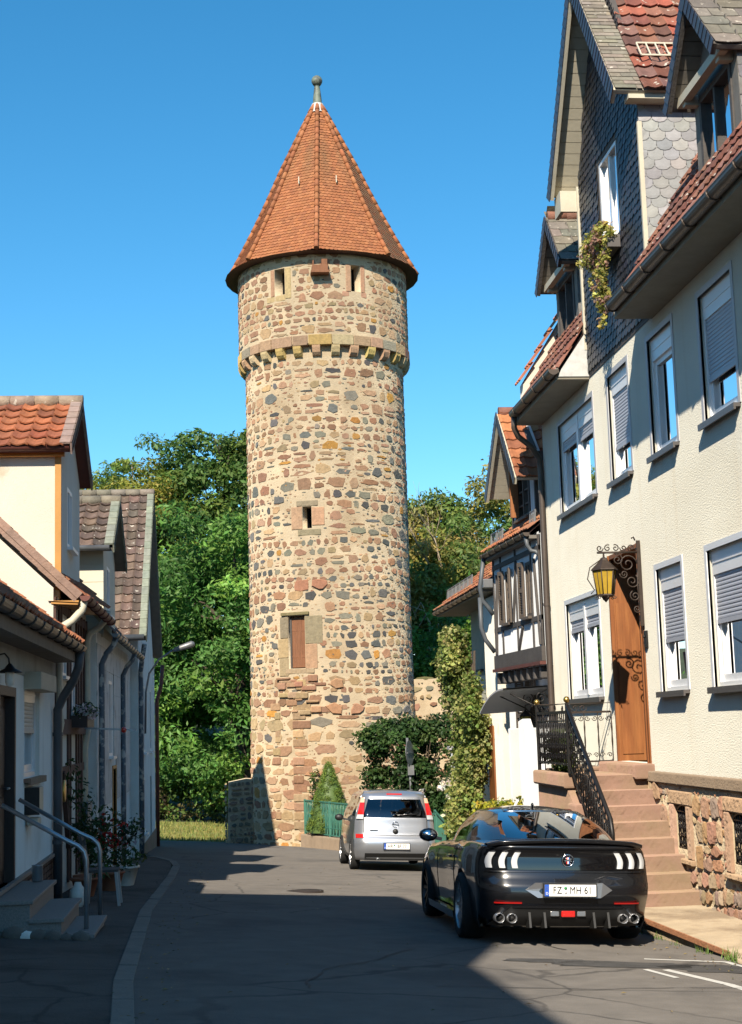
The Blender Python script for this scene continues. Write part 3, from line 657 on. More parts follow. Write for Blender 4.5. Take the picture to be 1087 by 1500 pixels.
mb = MB(); rows_ = [[(TX+q*math.sin(a), TY-q*math.cos(a), 16.30) for a in [2*math.pi*i/32 for i in range(32)]] for q in (2.7,3.2)]; mb.grid(rows_, closed=True, smooth=False); mb.build('eave_board', 'timber', tower)

# ------------------------------------------------------------------ old walls beside the tower
def palW(u, v, r, a): return jit(r.choice(PINK+TAN+TAN+[(.25,.22,.16),(.2,.18,.12)]), .2, r)
wl = empty('town_wall', (7.2,46.8,-2.2), 'weathered stone wall stub with mossy top running right from the tower', 'wall')
F = lambda u,v,d: (u, 46.4+d, v)
mb = MB(); mb.box(5.6,10.5,46.4,47.5,-2.6,3.05); mb.build('masonry', 'mortar', wl)
mb = MB(); stones(mb, F, 5.7, 10.4, -2.2, 2.95, random.Random(9), palW, (.14,.36), (.8,2.0), .06, .05, None, .8); mb.build('rubble_stone', 'stone_attr', wl)['kind'] = 'stuff'
mb = MB(); rq = random.Random(2)
for i in range(26): x = rq.uniform(5.7,10.3); mb.ball((x, rq.uniform(46.4,47.3), 3.04), rq.uniform(.12,.3), 8, jit(rq.choice([(.10,.09,.03),(.14,.11,.05),(.20,.16,.10)]),.2), sq=(1.3,1,.35))
mb.build('moss_cap', 'stone_attr', wl)
wl = empty('low_stone_wall', (.35,46.9,-2.0), 'low rubble wall stub in half shadow against the left foot of the tower', 'wall')
mb = MB(); mb.prism([(-.02,46.5,-2.6),(1.3,46.5,-2.6),(1.3,46.5,.05),(.6,46.5,.12),(.05,46.5,.02)], (0,.8,0)); mb.build('masonry', 'mortar', wl)
mb = MB(); stones(mb, lambda u,v,d: (u,46.5+d,v), .0, 1.2, -2.1, .02, random.Random(6), lambda u,v,r,a: jit(r.choice([(.25,.20,.14),(.2,.16,.12),(.3,.2,.14),(.16,.14,.11)]),.2,r), (.12,.3), (.6,1.4), .035, .05, None, .95, .85, shr=.85)
stones(mb, lambda u,v,d: (-.02+d,46.5+u,v), .02,.78, -2.1, .0, random.Random(7), lambda u,v,r,a: jit((.4,.3,.18),.2,r), (.15,.3), (.8,1.6), .05, .05); mb.build('rubble_stone', 'stone_attr', wl)['kind'] = 'stuff'
# ================================================================== RIGHT PLASTER HOUSE
RX = 5.7
house = empty('plaster_house', (7.5,18,-.8), 'tall cream plastered house with slate gable and roller shutters, on the right of the street', 'house')
FR = lambda u,v,d: (RX+d, u, v)
UP = [('double',21.72,24.06,5.02,6.55,(.14,.10)),('single',19.72,20.78,5.02,6.60,(.62,)),('single',17.62,18.70,5.02,6.60,(.04,)),('single',15.40,16.55,5.02,6.56,(.60,)),('single',12.6,13.8,5.02,6.56,(.3,))]
LO = [('double',21.95,24.12,1.95,3.52,(.10,.12)),('single',17.80,18.88,1.94,3.54,(.50,)),('single',14.62,16.80,1.94,3.54,(.42,)),('single',11.6,12.8,1.94,3.54,(.3,))]
DR = (19.58,21.28,1.0,4.0)
holes = [w_[1:5] for w_ in UP+LO]+[DR]
mb = MB(); wallgrid(mb, FR, 8.0, 25.3, .9, 6.95, holes, .14)
mb.quad((RX,25.3,-1.5),(RX+8,25.3,-1.5),(RX+8,25.3,7),(RX,25.3,7)); mb.quad((RX,8,-1.5),(RX+8,8,-1.5),(RX+8,8,7),(RX,8,7)); mb.quad((RX+8,8,-1.5),(RX+8,25.3,-1.5),(RX+8,25.3,7),(RX+8,8,7))
hw = mb.build('wall', 'cream_plaster', house)
mb = MB()
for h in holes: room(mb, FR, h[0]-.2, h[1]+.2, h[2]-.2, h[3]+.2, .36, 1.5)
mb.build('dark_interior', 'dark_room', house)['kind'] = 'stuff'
def slats(mb, F, a, b, top, bot, d):
    z = top
    while z > bot+.01:
        p = [F(u, v, q) for u in (a, b) for v, q in ((z, d+.006),(z-.018, d),(z-.036, d),(z-.048, d+.008))]
        mb.add(p, [(0,4,5,1),(1,5,6,2),(2,6,7,3)]); z -= .048
def pvc_window(F, a, b, c, d, parent, sh, n=1, boxh=.24, band=True, sillm='sill_metal', cur=.45, open_=False, rs=None, wide=False):
    rs = rs or random.Random(int(a*100)); fw = .055
    mb = MB(); mb.fbox(F,a,b,c,c+fw,.05,.13); mb.fbox(F,a,a+fw,c+fw,d,.05,.13); mb.fbox(F,b-fw,b,c+fw,d,.05,.13); mb.fbox(F,a+fw,b-fw,d-.05,d,.05,.13)
    if n == 2: mb.fbox(F,(a+b)/2-.055,(a+b)/2+.055,c+fw,d-.05,.03,.128)
    win = mb.build('window', 'pvc_white', parent)
    if band:
        mb = MB(); mb.fbox(F,a-.075,a,c,d+.075,-.012,.03); mb.fbox(F,b,b+.075,c,d+.075,-.012,.03); mb.fbox(F,a,b,d,d+.075,-.012,.03); mb.build('surround', 'pvc_white' if band == 'white' else 'window_band', win)
    mb = MB(); mb.fbox(F,a-.05,b+.05,c-.045,c-.001,-.085,.05); mb.fbox(F,a-.05,b+.05,c-.075,c-.046,-.085,-.06); mb.build('sill', sillm, win)
    spans = [(a+fw, (a+b)/2-.055), ((a+b)/2+.055, b-fw)] if n == 2 else [(a+fw, b-fw)]
    for k, (u0, u1) in enumerate(spans):
        zt = d-.05; zb = zt-boxh; bot = zb-(zb-c-fw)*sh[k]
        mb = MB(); mb.fbox(F,u0,u1,zb,zt,.045,.12); mb.fbox(F,u0,u1,zb+boxh*.55,zb+boxh*.62,.036,.045); mb.build('shutter_box', 'pvc_white', win)
        if sh[k] > .05:
            mb = MB(); slats(mb, F, u0+.01, u1-.01, zb, bot, .062); mb.fbox(F,u0+.005,u1-.005,bot-.05,bot,.055,.075); mb.build('roller_shutter', 'shutter_slat', win)
        mb = MB(); q = .06; z0 = c+fw
        mb.fbox(F,u0,u1,z0,z0+q+.03,.085,.14); mb.fbox(F,u0,u0+q,z0+q+.03,zb,.085,.14); mb.fbox(F,u1-q,u1,z0+q+.03,zb,.085,.14)
        if bot > zb-.2: mb.fbox(F,u0+q,u1-q,zb-.07,zb,.085,.14)
        if wide: mb.fbox(F,(u0+u1)/2-.05,(u0+u1)/2+.05,z0+q+.03,zb-.07,.08,.14)
        sa = mb.build('sash', 'pvc_white', win)
        mb = MB(); mb.quad(F(u0+q,z0+q+.03,.12),F(u1-q,z0+q+.03,.12),F(u1-q,zb,.12),F(u0+q,zb,.12)); mb.build('pane', 'window_glass', win)
        mb = MB()
        for side in (0,1):
            ln = (u1-u0)*cur*rs.uniform(.7,1.1)*(1 if side else .75); s0 = u1-q-ln if side else u0+q
            k_ = int(ln/.03)+2; mb.grid([[F(s0+ln*i/k_, v, .22+.02*math.sin(i*1.9)) for i in range(k_+1)] for v in (z0, zb)])
        mb.build('curtain', 'curtain', win)
    return win
for k, a, b, c, d, sh in UP: pvc_window(FR, a, b, c, d, house, sh, 2 if k == 'double' else 1)
for k, a, b, c, d, sh in LO: pvc_window(FR, a, b, c, d, house, sh, 2 if k == 'double' else 1, band='white', wide=(b-a > 2 and k == 'single'))
# moulded white frames round the lower windows
# entrance door in a deep orange-brown wooden recess
a, b, c, d = DR
mb = MB(); mb.fbox(FR,b-.07,b,c,d,-.02,.42); mb.fbox(FR,a,a+.07,c,d,-.02,.42); mb.fbox(FR,a+.07,b-.07,d-.06,d,-.02,.42)
mb.fbox(FR,b-.085,b-.071,c+.1,d-.7,.05,.36); mb.fbox(FR,b-.10,b-.071,c,d,-.035,.02); mb.fbox(FR,a+.071,a+.10,c,d,-.035,.02)
dfm = mb.build('door_frame', 'brown_wood', house)
mb = MB(); mb.fbox(FR,a+.07,b-.07,c,c+2.15,.40,.46); mb.fbox(FR,a+.3,b-.3,c+.25,c+.95,.385,.40); mb.fbox(FR,a+.3,b-.3,c+1.1,c+1.95,.385,.40); dl = mb.build('door', 'dark_wood', house)
mb = MB(); mb.tube([(RX+.37,a+.2,c+1.0),(RX+.33,a+.2,c+1.02),(RX+.33,a+.32,c+1.02)], .012); mb.build('handle', 'brass', dl)
mb = MB(); mb.fbox(FR,a+.07,b-.07,c+2.15,c+2.25,.36,.46); mb.build('transom_bar', 'brown_wood', house)
mb = MB(); mb.quad(FR(a+.07,c+2.25,.44),FR(b-.07,c+2.25,.44),FR(b-.07,d-.06,.44),FR(a+.07,d-.06,.44)); mb.build('fanlight_pane', 'window_glass', house)
mb = MB()
for i in range(9):
    u = a+.15+i*(b-a-.3)/8; mb.tube([FR(u,c+2.25,.38),FR(u,d-.06,.38)], .011, 5)
    mb.tube(spiral(FR(u,c+2.45,.375),(0,1,0),(0,0,1),.07,1.4,sgn=1 if i%2 else -1), .007, 4)
mb.build('fanlight_grille', 'iron', house)
mb = MB(); mb.box(5.42,5.72,19.45,21.4,.80,1.0); mb.build('threshold', 'sandstone', house, bevel=.03)
# plinth
cellar = [(17.93,18.42,-.02,.52),(15.85,16.34,-.04,.53)]
FP = lambda u,v,d: (RX-.06+d, u, v)
mb = MB(); wallgrid(mb, FP, 8, 25.3, -1.6, .76, cellar, .25); mb.quad((RX-.06,8,.76),(RX,8,.76),(RX,25.3,.76),(RX-.06,25.3,.76)); pl = mb.build('plinth', 'mortar', house)
PP = [(.33,.17,.11),(.36,.21,.14),(.34,.24,.15),(.38,.28,.18),(.28,.17,.12),(.33,.19,.10),(.25,.19,.15)]
def skP(a, b, c, d):
    return any(a < h[1]+.16 and b > h[0]-.16 and c < h[3]+.16 and d > h[2]-.14 for h in cellar)
sm = MB(); stones(sm, FP, 9.0, 19.6, -.75, .75, random.Random(31), lambda u,v,r,a: jit(r.choice(PP),.22,r), (.18,.42), (.5,1.2), .020, .026, skP, .97, .90, wave=.06, m=0, shr=.88)
stones(sm, FP, 9.0, 19.6, -.75, .75, random.Random(33), lambda u,v,r,a: jit(r.choice(PP),.22,r), (.07,.14), (.6,1.8), .02, .010, skP, .7, .9)
sm.build('rubble_stone', 'stone_attr', pl)['kind'] = 'stuff'
for h in cellar:
    mb = MB(); mb.fbox(FP,h[0]-.17,h[0]-.003,h[2]-.1,h[3]+.0,-.04,.1,jit((.42,.28,.18),.1)); mb.fbox(FP,h[1]+.003,h[1]+.17,h[2]-.1,h[3]+.0,-.045,.1,jit((.40,.26,.18),.1)); mb.fbox(FP,h[0]-.2,h[1]+.2,h[3]+.003,h[3]+.17,-.04,.1,jit((.40,.27,.16),.1)); mb.fbox(FP,h[0]-.2,h[1]+.2,h[2]-.17,h[2]-.103,-.06,.1,jit((.36,.24,.15),.1)); mb.build('cellar_surround', 'stone_attr', pl, bevel=.015)
for h in cellar:
    mb = MB(); um, n = (h[0]+h[1])/2, 6
    for i in range(n+1):
        u = h[0]+.02+(h[1]-h[0]-.04)*i/n; mb.tube([FP(u,h[2],.02),FP(u,h[3]-.10*((u-um)/(h[1]-um))**2,.02)], .009, 5)
        if i < n:
            for z in (h[2]+.08, h[2]+.27, h[3]-.16): mb.tube(spiral(FP(u+(h[1]-h[0])/n/2,z,.015),(0,1,0),(0,0,1),.034,1.3,sgn=1 if i%2 else -1), .006, 4)
    for z in (h[2]+.02, h[2]+.17, h[3]-.08): mb.tube([FP(h[0],z,.018),FP(h[1],z,.018)], .010, 5)
    arc = [FP(um+(h[1]-um)*math.cos(t), h[3]-.1+.1*math.sin(t), .015) for t in [math.pi*i/12 for i in range(13)]]; mb.tube(arc, .012, 5)
    mb.build('cellar_grille', 'iron', house)
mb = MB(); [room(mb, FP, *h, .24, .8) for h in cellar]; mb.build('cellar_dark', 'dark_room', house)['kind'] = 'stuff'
mb = MB(); u = 8.0
while u < 25.3: mb.fbox(FR, u, min(25.3,u+1.46)-.006, .765, .905, -.10, .1); u += 1.46
mb.build('plinth_band', 'sandstone_cap', house, bevel=.015)
# eaves
for (y0, y1) in ((8.,18.42),(21.8,25.3)):
    mb = MB(); mb.box(5.22,5.72,y0,y1,6.84,6.90); mb.box(5.19,5.22,y0,y1,6.84,7.02); mb.build('soffit', 'eave_board', house)
    mb = MB(); n = 9
    prof = [(5.12-.085*math.cos(t), 6.98-.085*math.sin(t)) for t in [math.pi*i/n for i in range(n+1)]]; prof2 = [(5.12-.073*math.cos(t), 6.985-.073*math.sin(t)) for t in [math.pi*i/n for i in range(n+1)]][::-1]
    ring = prof+prof2; e0, e1 = (y0, 18.30) if y0 < 10 else (21.72, 24.95)
    mb.add([(x,y,z) for y in (e0,e1) for x, z in ring], [(k,(k+1)%20,20+(k+1)%20,20+k) for k in range(20)]+[list(range(10)),list(range(20,30))], smooth=False)
    mb.tube([(5.04,e0,6.99),(5.04,e1,6.99)], .012, 6)
    yy = e0+.4
    while yy < e1: mb.tube([(5.12-.092*math.cos(t), yy, 6.98-.092*math.sin(t)) for t in [math.pi*i/8 for i in range(9)]], .012, 5); yy += .82
    mb.build('gutter', 'gutter_brown', house)
mb = MB(); pts = [(5.12,24.9,6.92),(5.12,24.93,6.72),(5.2,25.0,6.58),(5.45,25.12,6.42),(5.60,25.2,6.22),(5.62,25.22,6.0),(5.62,25.22,4.0),(5.62,25.22,.9),(5.62,25.22,-.9)]
mb.tube(pts, .052, 10)
for z in (5.6,3.6,1.7): mb.lathe([(.062,z),(.062,z+.05)], (5.62,25.22,0), 10)
mb.build('downpipe', 'gutter_brown', house)
# main roof, red pantiles seen edge-on above the gutter
PIT = R(59); RS = Vector((math.cos(PIT),0,math.sin(PIT)))
RED = [(.14,.05,.034),(.18,.068,.042),(.11,.048,.038),(.21,.095,.06),(.16,.08,.065)]
cR = lambda r, c: jit(r.choice(RED),.2,r)
for y0, y1 in ((8.,18.44),(21.78,25.28)):
    mb = MB(); a_ = Vector((5.30,y0,7.02)); b_ = Vector((5.30,y1,7.02)); mb.quad(a_,b_,b_+RS*7.4,a_+RS*7.4); rf = mb.build('roof', 'timber', house)
    mb = MB(); mb2 = MB(); ye = y1 if y0 < 10 else y0; mb2.prism([(5.20,ye,6.88),(5.75,ye,6.88),(5.75,ye,7.70),(5.26,ye,7.0)], (0,-.02 if y0 < 10 else .02,0)); mb2.build('end_board', 'lead', rf)
    pantiles(mb, (5.24,y0,7.0), (0,1,0), RS, y1-y0, 3.4, .215, .33, cR, random.Random(int(y0)), None if y0>20 else (lambda c: c.y > 13.2)); mb.build('tile_covering', 'mossy_tile', rf)
mb = MB(); mb.quad(*[(9.17,8,13.2),(9.17,25.3,13.2),(13.5,25.3,7),(13.5,8,7)]); mb.build('roof', 'timber', house)
mb = MB(); mb.prism([(5.7,25.3,7.0),(9.2,25.3,13.0),(13.4,25.3,7.0)], (0,-.12,0)); mb.prism([(5.7,8,7.0),(9.2,8,13.0),(13.4,8,7.0)], (0,.12,0)); mb.build('gable_wall', 'cream_plaster', house)
# raised far fire wall with a tiled coping
mb = MB(); mb.prism([(5.40,25.31,6.9),(5.40,25.31,7.62),(9.4,25.31,14.0),(9.4,25.31,6.9)], (0,.30,0)); fw_ = mb.build('fire_wall', 'warm_plaster', house)
mb = MB()
for i in range(9):
    p = Vector((5.38,25.22,7.62))+Vector((.53,0,.848))*i*.36; q = p+Vector((.53,0,.848))*.42; n = Vector((-.848,0,.53))
    for k in (0,1,2): mb.add([p+n*.05+Vector((0,k*.16-.02,0)), p+n*.09+Vector((0,k*.16+.08,0)), p+n*.05+Vector((0,k*.16+.15,0)), q+n*.01+Vector((0,k*.16-.02,0)), q+n*.05+Vector((0,k*.16+.08,0)), q+n*.01+Vector((0,k*.16+.15,0))], [(0,1,4,3),(1,2,5,4),(0,2,1)], jit((.36,.13,.06),.2))
mb.build('coping_tile', 'tile_attr', fw_)
# --- slate-hung cross gable
SL = [(.020,.022,.030),(.025,.027,.036),(.017,.018,.025),(.030,.031,.040)]
ZY0, ZY1, ZE, ZC, ZR = 18.45, 21.78, 9.62, 20.1, 12.85
zw = MB(); ZW = (19.62,20.62,8.42,9.85)
wallgrid(zw, lambda u,v,d: (RX-.01+d,u,v), ZY0, ZY1, 6.86, 10.1, [ZW], .3)
zw.prism([(RX-.01,ZY0,10.1),(RX-.01,ZC,ZR),(RX-.01,ZY1,10.1)], (.1,0,0)); zw.quad((RX,ZY1,6.9),(RX,ZY1,10.1),(9,ZY1,10.1),(9,ZY1,6.9)); zw.quad((RX,ZY0,6.9),(RX,ZY0,10.1),(9,ZY0,10.1),(9,ZY0,6.9))
zwo = zw.build('gable_wall', 'timber_grey', house)
def kz(c):
    if ZW[0]-.08 < c.y < ZW[1]+.08 and ZW[2]-.05 < c.z < ZW[3]+.1: return False
    return ZY0-.01 < c.y < ZY1+.01 and c.z < 10.1+(1-abs(c.y-ZC)/1.66)*2.7
mb = MB(); scales(mb, (RX-.012,ZY0,6.93), (0,1,0), (0,0,1), ZY1-ZY0, 5.9, .17, .115, lambda r,c: jit(r.choice(SL),.25,r), random.Random(3), kz, .016, .006, .6, .0, out=(-1,0,0))
mb.build('slate_hanging', 'slate_attr', zwo); mb = MB()
mb.fbox(lambda u,v,d:(RX-.03+d,u,v), ZY1-.01,ZY1+.05,7.3,9.95,-.03,.05); mb.build('corner_board', 'soffit_board', zwo); mb = MB(); mb.fbox(lambda u,v,d:(RX-.03+d,u,v), ZY0-.03,ZY0+.02,6.9,9.6,-.01,.05); mb.build('corner_board', 'soffit_board', zwo)
SLL = [(.26,.26,.265),(.30,.30,.30),(.235,.24,.25),(.28,.28,.275)]
mb = MB(); scales(mb, (RX-.02,ZY0-.004,6.9), (1,0,0), (0,0,1), 3.2, 3.0, .22, .135, lambda r,c: jit(r.choice(SLL),.12,r), random.Random(12), lambda c: c.z < 9.85, .012, .006, .75, .15, out=(0,-1,0)); mb.build('cheek_slate', 'slate_attr', zwo)
# flashing where the cheek meets the roof
mb = MB(); a_ = Vector((5.50,18.40,7.36)); mb.quad(a_, a_+Vector((0,-.22,.02)), a_+RS*3+Vector((0,-.22,.02)), a_+RS*3); mb.build('flashing', 'zinc', zwo)
F = lambda u,v,d: (RX+d,u,v); a,b,c,d = ZW
mb = MB(); mb.fbox(F,a,a+.07,c,d,.0,.2); mb.fbox(F,b-.07,b,c,d,.0,.2); mb.fbox(F,a+.07,b-.07,c,c+.07,.0,.2); mb.fbox(F,a+.07,b-.07,d-.06,d,.0,.2); mb.fbox(F,(a+b)/2-.04,(a+b)/2+.04,c+.07,d-.06,.02,.2); wz = mb.build('window', 'pvc_white', zwo)
mb = MB(); mb.quad(F(a,c,.06),F(b,c,.06),F(b,d,.06),F(a,d,.06)); mb.build('pane', 'window_glass', wz)
mb = MB(); k_ = 34; mb.grid([[F(a+(b-a)*i/k_, v, .15+.02*math.sin(i*1.9)) for i in range(k_+1)] for v in (c,d)]); mb.build('curtain', 'curtain', wz)
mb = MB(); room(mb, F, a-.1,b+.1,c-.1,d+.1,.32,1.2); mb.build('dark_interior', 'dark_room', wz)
def gable_roof(parent, x0, x1, yc, hw, zr, ze, flat_edge=.0, tile='red', verge='slate', soff='soffit_board', drop=.07, seed=1, board=.16):
    """roof with its ridge along X over a street gable: two slopes, boarded soffit, verge boards"""
    sl = math.hypot(hw, zr-ze); sn = Vector((0,-hw,ze-zr)).normalized(); rs = random.Random(seed); top = None
    for sg in (-1,1):
        e = Vector((0, sg*hw, ze-zr)).normalized(); n = Vector((0, sg*(zr-ze), hw)).normalized(); P0 = Vector((x0, yc, zr))
        mb = MB(); q = [P0-n*.02, Vector((x1,yc,zr))-n*.02, Vector((x1,yc+sg*hw,ze))-n*.02, P0+e*sl-n*.02]; mb.prism(q, -n*.05); top = mb.build('roof', soff, parent)
        # boarded underside
        mb = MB(); k = int(sl/.17)
        for i in range(k):
            p = P0+e*(sl*i/k)-n*.072; r_ = P0+e*(sl*(i+.94)/k)-n*.072; mb.prism([p, Vector((x1,p.y,p.z)), Vector((x1,r_.y,r_.z)), r_], -n*.015)
        mb.build('soffit_board', soff, top)
        mb = MB(); p, r_ = P0+Vector((-.02,0,0))-n*(board*.6), P0+e*sl+Vector((-.02,0,0))-n*(board*.6); mb.bar(p, r_, .05, board, n); mb.build('verge_board', soff if verge != 'dark' else 'timber_grey', top)
        mb = MB(); k = int(sl/.14)
        for i in range(k):
            p = P0+e*(sl*i/k)+Vector((-.055,0,0)); r_ = P0+e*(sl*(i+1.2)/k)+Vector((-.065,0,0)); mb.prism([p+n*.03, r_+n*.04, r_-n*board, p-n*board], (.012,0,0), jit((.045,.048,.06),.2,rs))
        mb.build('verge_slate', 'slate_attr', top)
        mb = MB(); A = Vector((1,0,0)); O = Vector((x0-.02, yc+sg*hw, ze)); S = -e
        if flat_edge: scales(mb, O-n*.0, A, S, flat_edge, sl, .30, .105, lambda r,c: jit((.19,.165,.13),.18,r), rs, None, .014, .006, .0)
        if tile == 'red': pantiles(mb, O+A*flat_edge-S*.05, A, S, x1-x0-flat_edge, sl, .235, .30, lambda r,c: jit(r.choice(RED+[(.27,.075,.045),(.25,.08,.05)]),.2,r), rs, amp=.035)
        elif tile == 'orange': pantiles(mb, O-S*.05, A, S, x1-x0, sl, .22, .30, lambda r,c: jit(r.choice([(.31,.105,.042),(.34,.135,.055),(.26,.09,.045)]),.2,r), rs, amp=.035)
        elif tile == 'grey': scales(mb, O, A, S, x1-x0, sl, .33, .25, lambda r,c: jit((.15,.135,.11),.22,r), rs, None, .016, .010, .12)
        mb.build('tile_covering', 'mossy_tile' if tile != 'orange' else 'tile_attr', top)
    mb = MB(); i = x0
    while i < x1: mb.tube([(i,yc,zr+.02),(i+.36,yc,zr+.035)], [.10,.085], 8, jit((.20,.09,.06),.2)); i += .33
    mb.build('ridge_tile', 'tile_attr', top); return top
gable_roof(zwo, 5.33, 9.3, 20.2, 2.02, 12.66, 9.95, .38, 'red', seed=5, board=.20)
# boxed eave ends and hanging snow grid
mb = MB(); mb.box(5.38,9,21.80,22.2,9.82,9.89); mb.box(5.38,5.44,21.80,22.2,9.55,9.82); mb.box(5.44,8.5,21.80,21.86,9.55,9.82); mb.build('eave_box', 'soffit_board', zwo); mb = MB(); mb.box(5.5,9,18.22,18.43,9.84,9.9); mb.build('eave_box', 'soffit_board', zwo)
mb = MB(); n = Vector((0,-(12.66-9.95),2.02)).normalized(); S = Vector((0,2.02,12.66-9.95)).normalized(); O = Vector((5.80,18.2,9.95))+S*.70+n*.14
O2 = O+Vector((1.05,0,0)); mb.bar(O,O2,.022); mb.bar(O+S*.34,O2+S*.34,.022)
for i in range(9): p = O+Vector((1.05*i/8,0,0)); mb.bar(p,p+S*.34,.018)
mb.bar(O+Vector((.5,0,0))-n*.1-S*.06, O+Vector((.56,0,0))+S*.36+n*.02, .04); mb.build('snow_grid', 'soffit_board', zwo)
# dormers on the main roof
def dormer(yc, x0=5.66, zr=10.22, ze=9.16, hw=.93, seed=1):
    F = lambda u,v,d: (5.93+d,u,v); a,b,c,d_ = yc-.60,yc+.52,8.12,9.12
    mb = MB(); wallgrid(mb, F, yc-.80, yc+.72, 7.7, 9.25, [(a,b,c,d_)], .1); mb.prism([F(yc-.80,9.25,0),F(yc,9.95,0),F(yc+.72,9.25,0)], (.08,0,0))
    for y in (yc-.80, yc+.72): mb.quad((5.93,y,7.7),(8.3,y,7.7),(8.3,y,9.25),(5.93,y,9.25))
    w_ = mb.build('dormer', 'soffit_grey', house)
    mb = MB(); [mb.fbox(F,*q) for q in ((a,a+.07,c,d_,-.02,.08),(b-.07,b,c,d_,-.02,.08),(a+.07,b-.07,c,c+.07,-.02,.08),(a+.07,b-.07,d_-.07,d_,-.02,.08),(yc-.03,yc+.03,c+.07,d_-.07,-.01,.08))]; wn = mb.build('window', 'timber_grey', w_)
    mb = MB(); mb.quad(F(a,c,.05),F(b,c,.05),F(b,d_,.05),F(a,d_,.05)); mb.build('pane', 'window_glass', wn)
    mb = MB(); room(mb, F, a,b,c,d_,.12,.8); mb.build('dark_interior', 'dark_room', wn)
    mb = MB(); k = 0
    for y in (yc-.80,yc+.72): scales(mb, (5.93,y,7.7), (1,0,0), (0,0,1), 1.6, 1.3, .26, .18, lambda r,c: jit((.16,.155,.15),.2,r), random.Random(seed), None, .012, .006, .7, out=(0,y-yc,0))
    mb.build('cheek_slate', 'slate_attr', w_)
    mb = MB(); [mb.bar((x0+.1,yc+s*.62,ze-.02),(8.2,yc+s*.62,ze-.02),.11,.13) for s in (-1,1)]; mb.bar((x0+.12,yc-.8,ze+.02),(x0+.12,yc+.8,ze+.02),.10,.11); mb.build('purlin', 'soffit_board', w_)
    mb = MB()
    for i in range(5): z = ze+.08+i*.17; hwz = hw*(zr-z)/(zr-ze)-.06; mb.fbox(lambda u,v,d:(x0+.28+d,u,v), yc-hwz, yc+hwz, z, z+.16, 0, .02)
    mb.build('gable_board', 'soffit_grey', w_)
    gable_roof(w_, x0, 8.9, yc, hw, zr, ze, 0, 'grey', 'dark', 'soffit_grey', seed=seed, board=.13)
dormer(16.15, seed=7); dormer(23.95, seed=8)
# --- steps, landing, railings
st = empty('stone_steps', (5.1,18.6,-.7), 'eight worn red sandstone steps rising to the brown front door', 'steps')
mb = MB(); rz = random.Random(5); NS = 8; rise = 1.52/NS; tread = .285
def stepblock(mb, x0, x1, y0, y1, z0, z1):
    n, k = 26, 4; rows = []
    for j in range(k+1):
        z = z0+(z1-.0-z0)*j/k; rows.append([(x0+(x1-x0)*i/n, y0+(.0 if j in (k,) else rz.uniform(-.011,.003)) + (.03*(1-i/n)*math.sin(j)) , z+(rz.uniform(-.006,.006) if 0<j<k else 0)) for i in range(n+1)])
    rows.append([(x0+(x1-x0)*i/n, y0+.02, z1+.006) for i in range(n+1)]); rows.append([(x0+(x1-x0)*i/n, y1, z1+rz.uniform(-.003,.003)) for i in range(n+1)])
    mb.grid(rows, smooth=False)
for i in range(NS):
    y0 = 17.58+i*tread; z1 = -.66+rise*(i+1); mb = MB(); x0 = 4.66
    stepblock(mb, x0, RX-.055, y0, (21.6 if i == NS-1 else y0+tread+.1), z1-rise-.03, z1)
    mb.quad((x0,y0+.01,z1-rise),(x0,21.6 if i == NS-1 else y0+tread,z1-rise),(x0,21.6 if i == NS-1 else y0+tread,z1),(x0,y0+.01,z1)); mb.build('step', 'sandstone', st)
mb = MB(); mb.prism([(4.56,17.7,-1.0),(4.56,21.6,-1.0),(4.56,21.6,.70),(4.56,19.75,.70),(4.56,17.7,-.5)], (.095,0,0)); mb.build('side_wall', 'sandstone', st)
mb = MB(); stones(mb, lambda u,v,d:(4.56+d,u,v), 18, 21.6, -.9, .3, random.Random(4), palW, (.18,.36), (.8,1.8), .03, .04, lambda a,b,c,d: d > -.4+(a-17.9)*.59, .97)
stones(mb, lambda u,v,d:(u,21.6-d,v), 4.56,5.7,-.9,.6, random.Random(4), palW, (.18,.36), (.8,1.8), .03, .04)
mb.build('rubble_stone', 'stone_attr', st)
mb = MB(); mb.box(4.50,4.68,19.66,21.68,.70,.90); mb.box(4.68,5.64,21.45,21.68,.86,.92); mb.build('coping', 'sandstone', st, bevel=.03)
mb = MB(); mb.box(4.52,4.655,19.1,19.62,.28,.52); mb.build('coping', 'sandstone', st, bevel=.03)
rl = empty('iron_railing', (4.56,19.6,-.5), 'black wrought iron railing with brass knobs beside the sandstone steps', 'railing')
def scroll_bars(mb, P0, P1, h0, h1, n, fancy=True):
    P0, P1 = Vector(P0), Vector(P1); A = (P1-P0); Ah = Vector((A.x,A.y,0)).normalized()
    for i in range(n+1):
        p = P0+A*i/n; mb.tube([p+Vector((0,0,h0)), p+Vector((0,0,h1))], .009, 5)
        if fancy and i < n:
            for k, z in enumerate((h0+.10,h0+.24,h0+.38,h0+.52,h1-.18)): mb.tube(spiral(p+A*.5/n+Vector((0,0,z)), Ah, (0,0,1), .042, 1.4, k, 1 if (i+k)%2 else -1, 14), .0065, 4)
XR = 4.58
mb = MB(); a_, b_ = Vector((XR,17.62,-.60)), Vector((XR,19.62,.90))
mb.bar((XR,17.62,-.66),(XR,17.62,.40),.05); mb.tube([(XR,17.58,.05),(XR,17.56,.25),(XR,17.62,.42),(XR,19.62,1.80)], .030, 8); mb.bar(a_+Vector((0,0,.18)),b_+Vector((0,0,.12)),.018,.03); mb.bar(a_+Vector((0,0,.84)),b_+Vector((0,0,.74)),.018,.03)
scroll_bars(mb, a_, b_, .18, .98, 17); mb.build('stair_panel', 'iron', rl)
